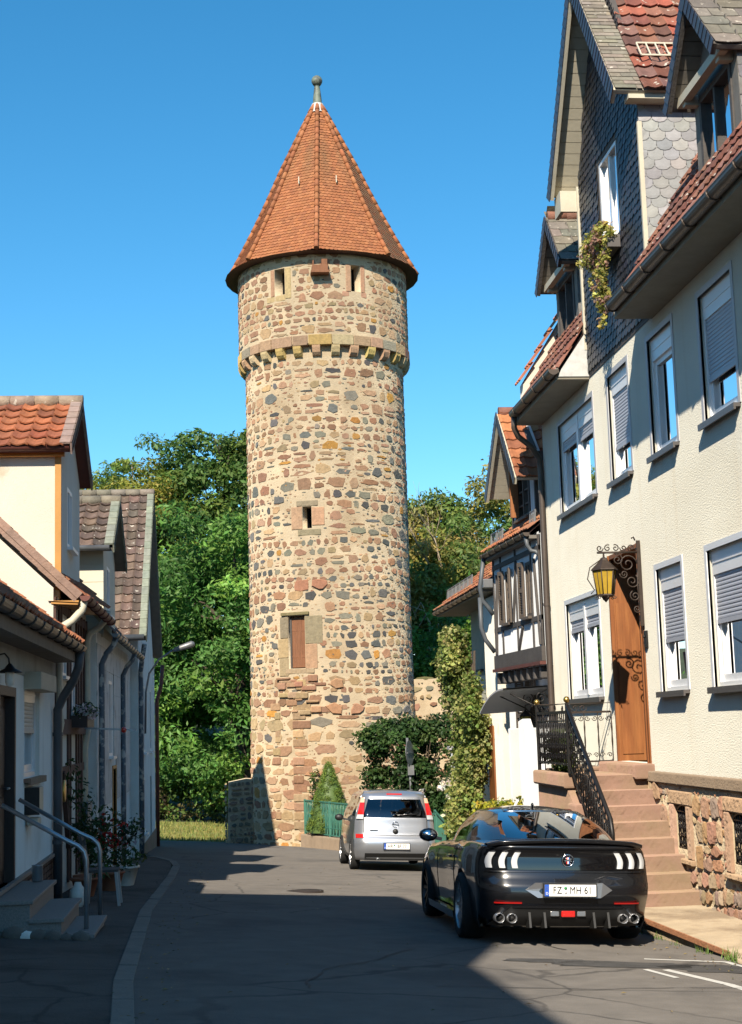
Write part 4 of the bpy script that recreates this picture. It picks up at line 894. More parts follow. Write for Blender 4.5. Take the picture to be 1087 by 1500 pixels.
mb = MB(); mb.bar((XR,19.62,.9),(XR,19.62,1.84),.045); mb.bar((XR,21.55,.9),(XR,21.55,1.84),.045); mb.bar((XR,19.62,1.72),(XR,21.55,1.72),.025,.04); mb.bar((XR,19.62,1.02),(XR,21.55,1.02),.02,.03); mb.bar((XR,19.62,1.60),(XR,21.55,1.60),.015,.02); mb.bar((XR,19.62,1.83),(XR,21.55,1.83),.012,.012)
scroll_bars(mb, (XR,19.62,0),(XR,21.55,0), 1.02, 1.72, 17)
for k in range(4): mb.tube(spiral((XR,19.9+k*.45,1.775),(0,1,0),(0,0,1),.05,1.3,sgn=1 if k%2 else -1), .007, 4)
mb.build('landing_panel', 'iron', rl)
for y in (19.62,21.55): mb = MB(); mb.ball((XR,y,1.885), .045, 12); mb.build('knob', 'brass', rl)
mb = MB(); y = 21.52; mb.bar((XR,y,1.72),(5.68,y,1.72),.022,.03); mb.bar((XR,y,1.0),(5.68,y,1.0),.02,.025); mb.bar((XR,y,1.85),(5.68,y,1.85),.010,.010)
for i in range(6):
    x = XR+.08+i*.205; mb.tube([(x,y,.9),(x,y,1.72)], .008, 5); mb.tube([(x,y,1.2+.1*k) for k in range(5)], [.008,.014,.009,.014,.008], 6)
    for sg in (-1,1): mb.tube(spiral((x+sg*.045,y,1.63),(sg,0,0),(0,0,1),.042,1.3,sgn=-1), .006, 4); mb.tube(spiral((x+sg*.045,y,1.09),(sg,0,0),(0,0,-1),.038,1.3,sgn=-1), .006, 4)
for k in range(3): mb.tube(spiral((XR+.16,y,1.22+k*.14),(1,0,0),(0,0,1),.075,1.5,k,1 if k%2 else -1), .008, 5)
for sg in (-1,1): mb.tube(spiral((XR+.62+sg*.06,y,1.785),(sg,0,0),(0,0,1),.06,1.3,sgn=-1), .007, 4)
mb.build('landing_return', 'iron_rust', rl)
# --- lantern on its scrolled bracket
ln = empty('wall_lantern', (5.2,19.62,3.3), 'amber glass wall lantern on a scrolled iron bracket beside the front door', 'lantern')
mb = MB(); yb = 19.52; mb.bar((5.66,yb,2.85),(5.66,yb,4.02),.03,.05,(1,0,0)); mb.tube([(5.66,yb,3.86),(5.08,yb,3.86)], .016, 6)
mb.tube([(5.66,yb,3.86-.02),(5.62,yb,3.4),(5.655,yb,3.0)], .010, 5)
for x, z, r_, sg, st_ in ((5.50,3.70,.13,1,0),(5.55,3.46,.10,-1,1),(5.58,3.26,.075,1,2),(5.36,3.76,.08,-1,2),(5.60,3.08,.055,-1,0),(5.44,3.56,.06,1,3)): mb.tube(spiral((x,yb,z),(1,0,0),(0,0,1),r_,1.6,st_,sg), .010, 5)
for k in range(5): mb.tube(spiral((5.12+k*.11,yb,3.92),(1,0,0),(0,0,1),.05,1.3,k,1 if k%2 else -1), .008, 4)
mb.tube([(5.62,yb,4.02),(5.60,yb,4.07),(5.57,yb,4.05)], .012, 5); mb.build('bracket', 'iron_rust', ln)
lx = 5.17; mb = MB()
mb.lathe([(.012,3.86),(.014,3.80),(.05,3.78),(.06,3.75),(.185,3.63),(.19,3.615),(.165,3.615)], (lx,yb,0), 6, smooth=False); mb.lathe([(.118,3.29),(.125,3.27),(.06,3.25),(.03,3.21),(.005,3.18)], (lx,yb,0), 6, smooth=False)
for k in range(6):
    t = math.pi/3*k; mb.tube([(lx+.165*math.cos(t),yb+.165*math.sin(t),3.615),(lx+.118*math.cos(t),yb+.118*math.sin(t),3.285)], .009, 5)
    t += math.pi/6; mb.tube([(lx+.143*math.cos(t),yb+.143*math.sin(t),3.615),(lx+.103*math.cos(t),yb+.103*math.sin(t),3.285)], .005, 4); mb.tube(spiral((lx+.12*math.cos(t),yb+.12*math.sin(t),3.25),(math.cos(t),math.sin(t),0),(0,0,1),.03,1.2,0,-1,12), .006, 4)
mb.tube([(lx-.02,yb,3.78),(lx-.2,yb,3.66),(lx-.24,yb,3.5),(lx-.15,yb,3.35),(lx-.2,yb,3.30)], .008, 5)
mb.build('lantern_frame', 'iron_rust', ln)
mb = MB(); mb.lathe([(.158,3.61),(.112,3.29)], (lx,yb,0), 6, smooth=False); mb.build('lantern_glass', 'amber_glass', ln)
# door bell on the right door post
mb = MB(); mb.fbox(FR,19.42,19.54,2.55,2.78,-.03,.0); mb.ball((5.66,19.48,2.7),.02,8); mb.build('bell_plate', 'iron', house, bevel=.005)
# ================================================================== HALF-TIMBERED HOUSE
ht = empty('timber_framed_house', (7.3,28,-1.2), 'white half-timbered house with dark shutters and orange dormer roof, beside the plaster house', 'house')
FL = lambda u,v,d: (5.80+d, u, v)          # ground floor
FU = lambda u,v,d: (5.58+d, u, v)          # jettied upper floor
LW = (27.55,28.55,.95,2.50)
mb = MB(); wallgrid(mb, FL, 25.5, 30.3, -1.6, 2.66, [LW], .12); wallgrid(mb, FU, 25.42, 30.25, 2.60, 4.95, [(28.35,28.95,3.5,4.5),(26.35,26.85,3.5,4.5)], .1)
mb.quad((5.58,25.42,2.6),(10,25.42,2.6),(10,25.42,9),(5.58,25.42,4.9)); mb.quad((5.58,30.25,2.6),(10,30.25,2.6),(10,30.25,9),(5.58,30.25,4.9)); mb.quad((5.8,30.3,-2),(10,30.3,-2),(10,30.3,2.6),(5.8,30.3,2.6))
wt = mb.build('wall', 'white_wash', ht)
mb = MB(); tb = lambda F,a,b,c,d,pr=.025: mb.fbox(F,a,b,c,d,-pr,.02)
for u in (25.42,26.2,27.72,29.3,30.13): tb(FU,u,u+.085,2.92,4.9)
for v in (3.38,4.62): tb(FU,25.42,30.25,v,v+.09,.023)
tb(FU,25.40,30.27,2.66,2.92,.05)
for (u0,v0),(u1,v1) in (((27.2,3.35),(27.65,2.95)),((30.05,2.95),(29.75,4.5)),((25.6,2.95),(25.9,4.5)),((27.65,4.6),(28.1,3.5))): mb.bar(FU(u0,v0,-.002),FU(u1,v1,-.002),.05,.085,(1,0,0))
mb.build('timber_frame', 'timber_grey', wt)
mb = MB(); mb.fbox(FU,25.40,30.27,2.595,2.655,-.09,.02); mb.build('jetty_board', 'red_board', wt)
u = 25.6
while u < 30.2: mb = MB(); mb.fbox(FL,u,u+.16,2.36,2.58,-.26,.05); u += .62; mb.build('beam_end', 'timber_grey', wt, bevel=.02)
def casement(F, a, b, c, d, parent, m='timber', bars=3):
    mb = MB(); [mb.fbox(F,*q) for q in ((a,a+.06,c,d,.0,.08),(b-.06,b,c,d,.0,.08),(a+.06,b-.06,c,c+.06,.0,.08),(a+.06,b-.06,d-.06,d,.0,.08),((a+b)/2-.035,(a+b)/2+.035,c+.06,d-.06,-.004,.08))]
    for k in range(1,bars): z = c+(d-c)*k/bars; mb.fbox(F,a+.06,b-.06,z-.015,z+.015,.02,.06)
    w_ = mb.build('window', m, parent)
    mb = MB(); mb.quad(F(a,c,.05),F(b,c,.05),F(b,d,.05),F(a,d,.05)); mb.build('pane', 'window_glass', w_)
    mb = MB(); mb.fbox(F,a-.05,b+.05,c-.05,c-.002,-.09,.02); mb.build('sill', m, w_)
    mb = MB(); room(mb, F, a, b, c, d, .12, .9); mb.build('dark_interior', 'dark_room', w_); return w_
def shutter(F, u0, v0, u1, v1, out, parent, m='shutter_wood'):
    """one louvred leaf from hinge u0 swung open by `out` (0 flat on the wall .. 1 at right angles)"""
    w_ = abs(u1-u0); sg = 1 if u1 > u0 else -1; ang = out*math.pi/2
    G = lambda s,v,t: F(u0+sg*(s*math.cos(ang)-t*math.sin(ang)), v, -.03-s*math.sin(ang)-t*math.cos(ang))
    mb = MB()
    for q in ((0,.06,v0,v1),(w_-.06,w_,v0,v1),(.06,w_-.06,v0,v0+.08),(.06,w_-.06,v1-.08,v1),(.06,w_-.06,(v0+v1)/2-.04,(v0+v1)/2+.04)): mb.fbox(G,q[0],q[1],q[2],q[3],0,.035)
    z = v0+.09
    while z < v1-.1: mb.add([G(.06,z,.005),G(w_-.06,z,.005),G(w_-.06,z+.035,.03),G(.06,z+.035,.03)],[(0,1,2,3)]); z += .045
    return mb.build('shutter', m, parent)
for a,b,c,d in ((28.35,28.95,3.5,4.5),(26.35,26.85,3.5,4.5)):
    w_ = casement(FU,a,b,c,d,ht,'shutter_wood'); shutter(FU,a,c-.02,a-.27,d+.02,.06,w_) if a > 28 else None; shutter(FU,b,c-.02,b+.27,d+.02,.10,w_)
w_ = casement(FL,*LW,ht,'shutter_wood'); shutter(FL,LW[0],LW[2],LW[0]-.48,LW[3],.06,w_); shutter(FL,LW[1],LW[2],LW[1]+.48,LW[3],.06,w_)
# eaves and gutters
def eave_gutter(name_parent, x, y0, y1, z, m='gutter_brown', r=.07):
    mb = MB(); pr = [(x-r*math.cos(t), z-r*math.sin(t)) for t in [math.pi*i/8 for i in range(9)]]; p2 = [(x-(r-.012)*math.cos(t), z+.004-(r-.012)*math.sin(t)) for t in [math.pi*i/8 for i in range(9)]][::-1]
    rg_ = pr+p2; n = len(rg_); mb.add([(a,y,b) for y in (y0,y1) for a,b in rg_], [(k,(k+1)%n,n+(k+1)%n,n+k) for k in range(n)]+[list(range(9)),list(range(n,n+9))])
    yy = y0+.3
    while yy < y1: mb.tube([(x-(r+.008)*math.cos(t), yy, z-(r+.008)*math.sin(t)) for t in [math.pi*i/8 for i in range(9)]], .010, 5); yy += .7
    return mb.build('gutter', m, name_parent)
mb = MB(); mb.box(5.42,5.7,25.5,30.3,4.83,4.89); mb.build('soffit', 'soffit_grey', ht)
eave_gutter(ht, 5.38, 25.5, 30.25, 4.94)
PS = Vector((math.cos(R(39)),0,math.sin(R(39))))
mb = MB(); a_, b_ = Vector((5.42,25.45,4.93)), Vector((5.42,30.3,4.93)); mb.quad(a_,b_,b_+PS*6,a_+PS*6); mb.quad(a_+PS*6,b_+PS*6,(14,30.3,5),(14,25.45,5)); rf = mb.build('roof', 'timber', ht)
ORG = [(.30,.105,.042),(.33,.135,.055),(.25,.088,.045),(.27,.12,.06)]
mb = MB(); pantiles(mb, (5.40,25.45,4.97), (0,1,0), PS, 4.85, 5.5, .22, .30, lambda r,c: jit(r.choice(ORG),.2,r), random.Random(3)); mb.build('tile_covering', 'tile_attr', rf)
mb = MB(); mb.tube([(5.38,25.62,4.88),(5.40,25.62,4.72),(5.46,25.60,4.62),(5.54,25.56,4.60),(5.62,25.5,4.5)], .04, 8); mb.build('downpipe', 'pipe_grey', ht)
mb = MB(); mb.tube([(5.38,30.15,4.88),(5.30,30.25,4.3),(5.34,30.3,4.05),(5.46,30.3,3.9),(5.56,30.3,3.75)], .045, 8); mb.tube([(5.30,30.3,4.1),(5.30,30.3,3.5),(5.38,30.3,3.25),(5.56,30.3,3.0)], .045, 8); mb.build('downpipe', 'pipe_grey', ht)
# dormer with orange roof
DY = 27.35; FD = lambda u,v,d: (5.72+d,u,v)
mb = MB(); DWN = (26.85,28.05,5.40,6.45); wallgrid(mb, FD, 26.15, 28.55, 4.9, 6.5, [DWN], .1); mb.prism([FD(26.15,6.5,0),FD(DY,7.4,0),FD(28.55,6.5,0)],(.1,0,0))
for y in (26.15,28.55): mb.quad((5.72,y,4.9),(8.5,y,4.9),(8.5,y,6.5),(5.72,y,6.5))
dw = mb.build('dormer', 'white_wash', ht)
mb = MB()
for u in (26.15,26.74,28.07,28.45): mb.fbox(FD,u,u+.10,4.95,6.5,-.025,.02)
for v in (4.95,5.26,6.42): mb.fbox(FD,26.15,28.55,v,v+.11,-.03,.02)
mb.fbox(FD,27.4,27.5,5.0,5.3,-.02,.02); mb.bar(FD(26.2,6.53,0),FD(DY,7.35,0),.05,.1,(1,0,0)); mb.bar(FD(28.5,6.53,0),FD(DY,7.35,0),.05,.1,(1,0,0))
G = lambda u,v,d: (5.72+u, 26.14+d, v)
mb.fbox(G,.0,2.6,4.9,6.5,-.02,.01); mb.build('timber_frame', 'timber_grey', dw)
mb = MB(); mb.fbox(G,.30,2.6,5.2,6.05,-.035,-.021); mb.build('cheek_panel', 'grey_plaster', dw)
w_ = casement(FD,*DWN,dw,'shutter_wood',4); mb = MB(); mb.fbox(FD,DWN[1]-.14,DWN[1]-.06,DWN[2]+.06,DWN[3]-.06,-.16,-.005); mb.build('open_casement', 'brown_wood', w_)
gable_roof(dw, 5.30, 9.0, DY, 1.58, 7.40, 5.98, 0, 'orange', 'slate', 'soffit_board', seed=4, board=.15)
def snow_guard(parent, x, y0, y1, z):
    mb = MB(); mb.bar((x,y0,z),(x,y1,z),.02); mb.bar((x+.02,y0,z+.24),(x+.02,y1,z+.24),.02); n = int((y1-y0)/.12)
    for i in range(n+1): y = y0+(y1-y0)*i/n; mb.bar((x,y,z),(x+.02,y,z+.24),.012 if i%5 else .028)
    return mb.build('snow_guard', 'zinc', parent)
snow_guard(ht, 5.55, 25.6, 26.1, 5.12); snow_guard(ht, 5.55, 28.9, 30.2, 5.12)
# canopy over the side entrance, lantern under it, white stair parapet
cn = empty('door_canopy', (5.3,26,1.9), 'curved sheet metal canopy on scroll brackets below the half-timbered floor', 'canopy')
mb = MB(); prof = [(4.95-.0,1.90),(5.05,2.02),(5.25,2.12),(5.5,2.18),(5.80,2.20)]; n = 10
def cnz(i, x): return 2.20-.34*((i/n))**2.0
rows = [[(4.85+.95*j/6, 25.6+2.6*i/n, 2.24-.40*(i/n)**2.2-.04*(1-j/6)) for j in range(7)] for i in range(n+1)]
mb.grid(rows); mb.grid([[(x,y,z-.03) for x,y,z in r_] for r_ in rows]); mb.add([p for r_ in rows for p in (r_[0],(r_[0][0],r_[0][1],r_[0][2]-.03))],[(2*i,2*i+1,2*i+3,2*i+2) for i in range(n)]); mb.add([p for p_ in rows[-1] for p in (p_,(p_[0],p_[1],p_[2]-.03))],[(2*i,2*i+1,2*i+3,2*i+2) for i in range(6)])
mb.build('canopy_sheet', 'window_band', cn)
for y in (25.75,27.0): mb = MB(); mb.tube([(5.78,y,1.55),(5.78,y,2.2)], .014, 5); mb.tube([(5.78,y,1.6),(5.5,y,1.85),(5.0,y,2.1)], .012, 5); mb.tube(spiral((5.55,y,2.02),(1,0,0),(0,0,1),.11,1.5), .009, 5); mb.build('bracket', 'iron', cn)
def small_lantern(name, x, y, z, label):
    o = empty(name, (x,y,z-.3), label, 'lantern'); mb = MB(); mb.tube([(5.79,y,z+.12),(5.6,y,z+.24),(x,y,z+.2),(x,y,z+.1)], .010, 5); mb.tube(spiral((5.70,y,z+.1),(1,0,0),(0,0,1),.06,1.3), .007, 4); mb.lathe([(.01,z+.12),(.11,z+.02),(.10,z)], (x,y,0), 6, smooth=False); mb.lathe([(.075,z-.22),(.04,z-.26),(.01,z-.27)], (x,y,0), 6, smooth=False)
    for k in range(6): t = k*math.pi/3; mb.tube([(x+.10*math.cos(t),y+.10*math.sin(t),z),(x+.075*math.cos(t),y+.075*math.sin(t),z-.22)], .007, 4)
    mb.build('lantern_frame', 'iron', o); mb = MB(); mb.lathe([(.093,z),(.07,z-.22)], (x,y,0), 6, smooth=False); mb.build('lantern_glass', 'amber_glass', o)
small_lantern('wall_lantern', 5.42, 26.6, 1.70, 'small amber lantern hanging under the curved metal canopy')
def shear(o):
    for c in o.children_recursive:
        L0 = LOC[o.name]
        for v in c.data.vertices:
            y = v.co.y+L0[1]; y2 = 25.42+(y-25.42)*.74 if y > 25.42 else y; v.co.y = y2-L0[1]; v.co.x -= max(0,y2-25.42)*.052
for o in (ht, cn, bpy.data.objects['wall_lantern.001']): shear(o)
pw = MB(); pw.prism([(5.05,23.6,-1.4),(5.05,25.4,-1.4),(5.05,25.4,1.62),(5.05,25.05,1.66),(5.05,23.6,.55)], (.16,0,0)); pw.prism([(4.9,25.4,-1.4),(4.9,25.55,-1.4),(4.9,25.55,1.5),(4.9,25.4,1.5)], (.9,0,0)); tag(pw.build('stair_parapet', 'white_wash', bevel=.02), 'white rendered stair parapet with sloping top beyond the sandstone landing', 'parapet')

# ================================================================== LOW HOUSE WITH VINE (further down on the right)
lh = empty('low_house', (7,34,-1.5), 'low old house with orange tiled eave and ivy-covered front, beyond the half-timbered house', 'house')
mb = MB(); FV = lambda u,v,d: (5.72+d,u,v)
wallgrid(mb, FV, 30.32, 36.6, -2.2, 4.55, [(31.3,31.95,-1.5,1.55),(33.2,33.8,3.0,4.05),(35.0,35.6,2.9,3.95)], .12); mb.quad((5.72,36.6,-2.5),(11,36.6,-2.5),(11,36.6,6),(5.72,36.6,4.5)); w_ = mb.build('wall', 'eternit_cream', lh)
mb = MB(); mb.fbox(FV,30.33,32.1,-2.1,4.3,-.05,-.48); mb.build('corner_pilaster', 'warm_plaster', w_)
mb = MB(); mb.fbox(FV,31.3,31.95,-1.5,1.55,-.49,-.52); dl = mb.build('door', 'brown_wood', lh)
mb = MB(); mb.tube([(5.20,31.4,.0),(5.16,31.4,.0),(5.16,31.5,.0)], .015); mb.build('handle', 'brass', dl)
casement(FV,33.2,33.8,3.0,4.05,lh,'timber_grey'); casement(FV,35.0,35.6,2.9,3.95,lh,'timber_grey')
mb = MB(); u = 32.6
while u < 36.5: mb.fbox(FV,u,u+.14,2.75,4.5,-.015,.01); u += .19
mb.build('board_cladding', 'verge_green', w_)
mb = MB(); mb.box(5.0,5.75,30.6,37.6,4.36,4.42); mb.build('soffit', 'soffit_grey', lh)
eave_gutter(lh, 4.95, 30.6, 37.6, 4.46)
PL = Vector((math.cos(R(38)),0,math.sin(R(38)))); mb = MB(); a_, b_ = Vector((4.98,30.6,4.45)), Vector((4.98,37.6,4.45)); mb.quad(a_,b_,b_+PL*5,a_+PL*5); mb.quad(a_+PL*5,b_+PL*5,(13,37.6,4.4),(13,30.6,4.4)); rf = mb.build('roof', 'timber', lh)
mb = MB(); pantiles(mb, (4.96,30.6,4.49), (0,1,0), PL, 7.0, 4.6, .22, .30, lambda r,c: jit(r.choice(ORG),.2,r), random.Random(6)); mb.build('tile_covering', 'tile_attr', rf)
snow_guard(lh, 5.25, 33.5, 37.4, 4.78)
mb = MB(); mb.box(4.95,5.6,30.3,30.6,4.42,4.60); mb.build('eave_box', 'zinc', lh, bevel=.01)

for c in lh.children_recursive:
    for v in c.data.vertices: v.co.x += .47

# ================================================================== FENCE, POSTS, SIGN
fn = empty('garden_fence', (3.6,41,-1.8), 'green painted metal garden fence on a low stone kerb in front of the tower', 'fence')
fp = [(2.30,44.45,-.50),(3.55,41.1,-.52),(5.05,36.0,-.55)]
mb = MB()
for (a_, b_) in zip(fp, fp[1:]):
    a_, b_ = Vector(a_), Vector(b_); A = b_-a_; n = int(A.length/.105); dz = Vector((0,0,1))
    mb.bar(a_,b_,.05,.035); mb.bar(a_-dz*.92,b_-dz*.92,.04,.035); mb.bar(a_-dz*.72,b_-dz*.72,.02,.02)
    for i in range(n+1):
        p = a_+A*i/n; mb.bar(p-dz*.92,p,.028,.028,(1,0,0)) if i%2 else mb.tube([p-dz*.92,p-dz*.7,p-dz*.46+A.normalized()*.035,p-dz*.2,p], .016, 5)
        if i%2 == 0: mb.tube([p-dz*.7,p-dz*.46-A.normalized()*.035,p-dz*.2], .013, 5)
mb.build('fence_panel', 'green_paint', fn)
for k, (x,y,z) in enumerate(fp+[((fp[0][0]+fp[1][0])/2,(fp[0][1]+fp[1][1])/2,-.51),((fp[1][0]+fp[2][0])/2,(fp[1][1]+fp[2][1])/2,-.53)]): mb = MB(); mb.bar((x,y,gz(x,y)+.02),(x,y,z+.03),.06); mb.build('post', 'green_paint', fn)
mb = MB()
for (a_, b_) in zip(fp, fp[1:]): mb.prism([(a_[0]-.15,a_[1]-.05,-2.4),(b_[0]-.15,b_[1]-.05,-2.4),(b_[0]+.15,b_[1]+.1,-2.4),(a_[0]+.15,a_[1]+.1,-2.4)], (0,0,.92))
mb.build('stone_kerb', 'sandstone_cap', fn, bevel=.03)
f2 = empty('garden_gate', (4.9,34.5,-1.6), 'short green metal gate panel behind the silver car, right of the rose bush', 'gate')
mb = MB(); a_, b_ = Vector((5.10,36.6,-.50)), Vector((4.92,33.4,-.62))
mb.bar(a_,b_,.045,.03); mb.bar(a_-dz*.85,b_-dz*.85,.04,.03)
for i in range(24): p = a_+(b_-a_)*i/23; mb.bar(p-dz*.85,p,.022,.022,(1,0,0))
mb.build('gate_panel', 'green_paint', f2)
for p in (a_, b_): mb = MB(); mb.bar((p.x,p.y,-1.7),(p.x,p.y,p.z+.03),.06); mb.build('post', 'green_paint', f2)
mb = MB(); mb.box(5.55,5.80,36.4,36.65,-1.6,.98); gp = mb.build('gate_pillar', 'white_wash'); tag(gp, 'slim white gate pillar with a flat cap beside the ivy', 'pillar')
mb = MB(); mb.box(5.48,5.87,36.33,36.72,.98,1.06); mb.build('cap', 'window_band', gp, bevel=.01)
sg = empty('traffic_sign', (4.55,37.0,-1.6), 'round traffic sign on a grey pole seen from its back above the silver car', 'sign')
mb = MB(); mb.tube([(4.62,37,-1.6),(4.58,37,.0),(4.52,37,1.30)], .035, 10); mb.build('pole', 'zinc', sg)
mb = MB(); n = Vector((.90,-.42,.03)).normalized(); e1 = n.cross(Vector((0,0,1))).normalized(); e2 = e1.cross(n); c0 = Vector((4.56,36.95,.93)); k = 28
for s0 in (0,): mb.add([c0+(e1*math.cos(t)+e2*math.sin(t))*.31+n*q for q in (0,.012) for t in [2*math.pi*i/k for i in range(k)]], [list(range(k)),list(range(k,2*k))]+[(i,(i+1)%k,k+(i+1)%k,k+i) for i in range(k)])
mb.bar(c0-e1*.24+n*.02,c0+e1*.24+n*.02,.03); mb.build('sign_disc', 'zinc', sg)
mb = MB(); mb.box(4.5,4.66,36.9,36.93,.38,.62); mb.build('plate', 'zinc', sg)
# ================================================================== LEFT ROW
# --- low house with the front steps
LX = -2.3
h1 = empty('low_row_house', (-5,15,-.6), 'low white house with orange roof and dark front door, nearest on the left', 'house')
FA = lambda u,v,d: (LX-d, u, v)
D1 = (15.35,16.58,.06,2.14); N1 = (17.32,18.70,1.13,2.22)
mb = MB(); wallgrid(mb, FA, 8.6, 20.35, .07, 2.66, [D1, N1, (12.5,13.6,1.1,2.2)], .16); mb.quad((LX,20.35,-1.2),(-9,20.35,-1.2),(-9,20.35,2.6),(LX,20.35,2.6)); mb.quad((LX,8.6,-1.2),(-9,8.6,-1.2),(-9,8.6,2.6),(LX,8.6,2.6)); mb.quad((-9,8.6,-1.2),(-9,20.35,-1.2),(-9,20.35,2.6),(-9,8.6,2.6)); w_ = mb.build('wall', 'white_plaster', h1)
mb = MB(); mb.fbox(FA,8.6,20.35,2.30,2.62,-.012,.0); mb.build('grey_band', 'grey_plaster', w_)
mb = MB(); mb.fbox(FA,8.6,20.35,-1.2,.06,.02,.3); pl = mb.build('plinth', 'soffit_grey', h1)
mb = MB(); rq = random.Random(3); z = -1.0
while z < .0:
    u = 8.6 + rq.uniform(0,.2)
    while u < 20.3: mb.fbox(FA,u,min(u+.235,20.35),z,min(z+.062,.045),-.004,.03); u += .25
    z += .075
mb.build('brick_slip', 'brick_slip', pl)['kind'] = 'stuff'
mb = MB(); mb.fbox(FA,8.6,20.4,.045,.085,-.05,.0); mb.build('ledge', 'granite', pl)
mb = MB(); a,b,c,d = D1; [mb.fbox(FA,*q) for q in ((a,a+.09,c,d,-.01,.16),(b-.09,b,c,d,-.01,.16),(a+.09,b-.09,d-.10,d,-.01,.16))]; mb.build('door_frame', 'dark_wood', h1)
mb = MB(); mb.fbox(FA,a+.09,b-.09,c,d-.1,.10,.15); [mb.fbox(FA,a+.2,b-.2,c+.15+k*.9,c+.9+k*.95,.085,.10) for k in (0,1)]; dl = mb.build('door', 'dark_wood', h1)
mb = MB(); mb.tube([FA(b-.2,c+1.0,.09),FA(b-.2,c+1.0,.03),FA(b-.33,c+1.0,.03)], .012); mb.build('handle', 'steel', dl)
pw_ = pvc_window(FA, *N1, h1, (.38,), 1, boxh=.16, band=False, sillm='sandstone', cur=.5)
mb = MB(); mb.fbox(FA,17.25,18.78,2.14,2.34,-.20,.02); mb.build('shutter_hood', 'soffit_board', pw_, bevel=.008)
for ch in pw_.children:
    if ch.name.startswith('roller_shutter'): ch.data.materials[0] = M['slat_grey']
mb = MB(); mb.box(-2.32,-1.98,8.6,20.2,2.58,2.63); mb.box(-1.99,-1.96,8.6,20.2,2.56,2.74); mb.build('soffit', 'soffit_grey', h1)
eave_gutter(h1, -1.90, 8.6, 19.85, 2.76, 'gutter_brown', .08)
P1 = Vector((-math.cos(R(37)),0,math.sin(R(37))))
mb = MB(); a_, b_ = Vector((-1.97,8.6,2.76)), Vector((-1.97,20.2,2.76)); mb.quad(a_,b_,b_+P1*5.2,a_+P1*5.2); mb.quad(a_+P1*5.2,b_+P1*5.2,(-10,20.2,2.7),(-10,8.6,2.7)); mb.prism([(-2.3,20.34,2.6),(-6.1,20.34,5.8),(-9.5,20.34,2.6)], (0,-.1,0)); mb.prism([(-2.3,8.7,2.6),(-6.1,8.7,5.8),(-9.5,8.7,2.6)], (0,-.1,0)); rf = mb.build('roof', 'timber', h1)
O1 = [(.31,.115,.05),(.35,.14,.065),(.26,.09,.042)]
mb = MB(); pantiles(mb, (-1.93,13.0,2.80), (0,1,0), P1, 7.25, 5.0, .24, .33, lambda r,c: jit(r.choice(O1),.15,r), random.Random(3), amp=.045); mb.build('tile_covering', 'tile_attr', rf)
mb = MB(); mb.tube([(-1.90,19.72,2.70),(-1.92,19.75,2.50),(-2.0,19.85,2.32),(-2.14,19.95,2.12),(-2.22,20.0,1.95),(-2.22,20.02,1.0),(-2.22,20.02,-.55)], .06, 10)
for z in (1.6,.2): mb.lathe([(.07,z),(.07,z+.05)], (-2.22,20.02,0), 10)
mb.build('downpipe', 'pipe_grey', h1)
# lamp by the door
lm = empty('gooseneck_lamp', (-2.2,14.95,2.0), 'black gooseneck wall lamp with white glass beside the dark door', 'lamp')
mb = MB(); y = 14.95; mb.fbox(FA,y-.03,y+.03,2.06,2.34,-.02,.0); mb.tube([(-2.28,y,2.12),(-2.27,y,2.33),(-2.24,y,2.42),(-2.18,y,2.43),(-2.14,y,2.38),(-2.13,y,2.30)], .010, 6); mb.build('arm', 'iron', lm)
mb = MB(); mb.lathe([(.015,2.33),(.04,2.30),(.055,2.28),(.125,2.245),(.125,2.238),(.04,2.26)], (-2.13,y,0), 16); mb.build('lamp_shade', 'iron', lm)
mb = MB(); mb.lathe([(.045,2.26),(.047,2.15),(.038,2.115),(.0,2.10)], (-2.13,y,0), 12); mb.build('glass', 'ceramic_white', lm)
mbx = MB(); mbx.fbox(FA,17.36,17.72,.72,1.03,-.17,-.0); mbx.fbox(FA,17.38,17.7,.60,.68,-.15,-.02); o = mbx.build('mailbox', 'cream_pipe', bevel=.012); tag(o, 'metal letter box with newspaper slot on the white wall under the left window', 'mailbox')
mb = MB(); mb.fbox(FA,17.345,17.36,.72,1.03,-.17,0); mb.build('side_panel', 'iron', o)
# steps and handrail
fs = empty('granite_steps', (-1.8,16.2,-.5), 'three grey granite steps up to the dark front door on the left', 'steps')
for k, (x0, x1, y0, y1, z1) in enumerate(((-2.28,-1.92,14.9,16.95,.03),(-1.93,-1.62,14.9,16.7,-.15),(-1.63,-1.33,14.9,16.45,-.315))):
    mb = MB(); mb.box(x0,x1+.03,y0,y1,z1-.04,z1); mb.box(x0,x1,y0+.03,y1-.03,-.75,z1-.041); mb.build('step', 'granite', fs, bevel=.006)
def handrail(name, pts, posts, label, group):
    mb = MB(); mb.tube(pts, .024, 10); o = mb.build(name, 'steel'); tag(o, label, 'handrail', group)
y = 16.72
handrail('handrail', [(-2.26,15.35,.93),(-1.62,15.35,.56),(-1.50,15.35,.50),(-1.44,15.35,.44),(-1.42,15.35,.36),(-1.42,15.35,-.45)], 0, 'near galvanised tube handrail of the granite steps, ending in a bent post', 'tube handrails of the granite steps')
handrail('handrail', [(-2.26,16.62,.93),(-1.60,16.62,.54),(-1.47,16.62,.48),(-1.41,16.62,.42),(-1.39,16.62,.34),(-1.39,16.62,-.45)], 0, 'far galvanised tube handrail of the granite steps, closer to the flower pots', 'tube handrails of the granite steps')
mb = MB(); mb.lathe([(.05,.035),(.06,.05),(.06,.20),(.065,.21),(.055,.21),(.05,.06),(0,.06)], (-2.08,16.78,0), 14); tag(mb.build('metal_pot', 'steel'), 'small metal pot standing on the top granite step', 'pot')
rs = random.Random(4)
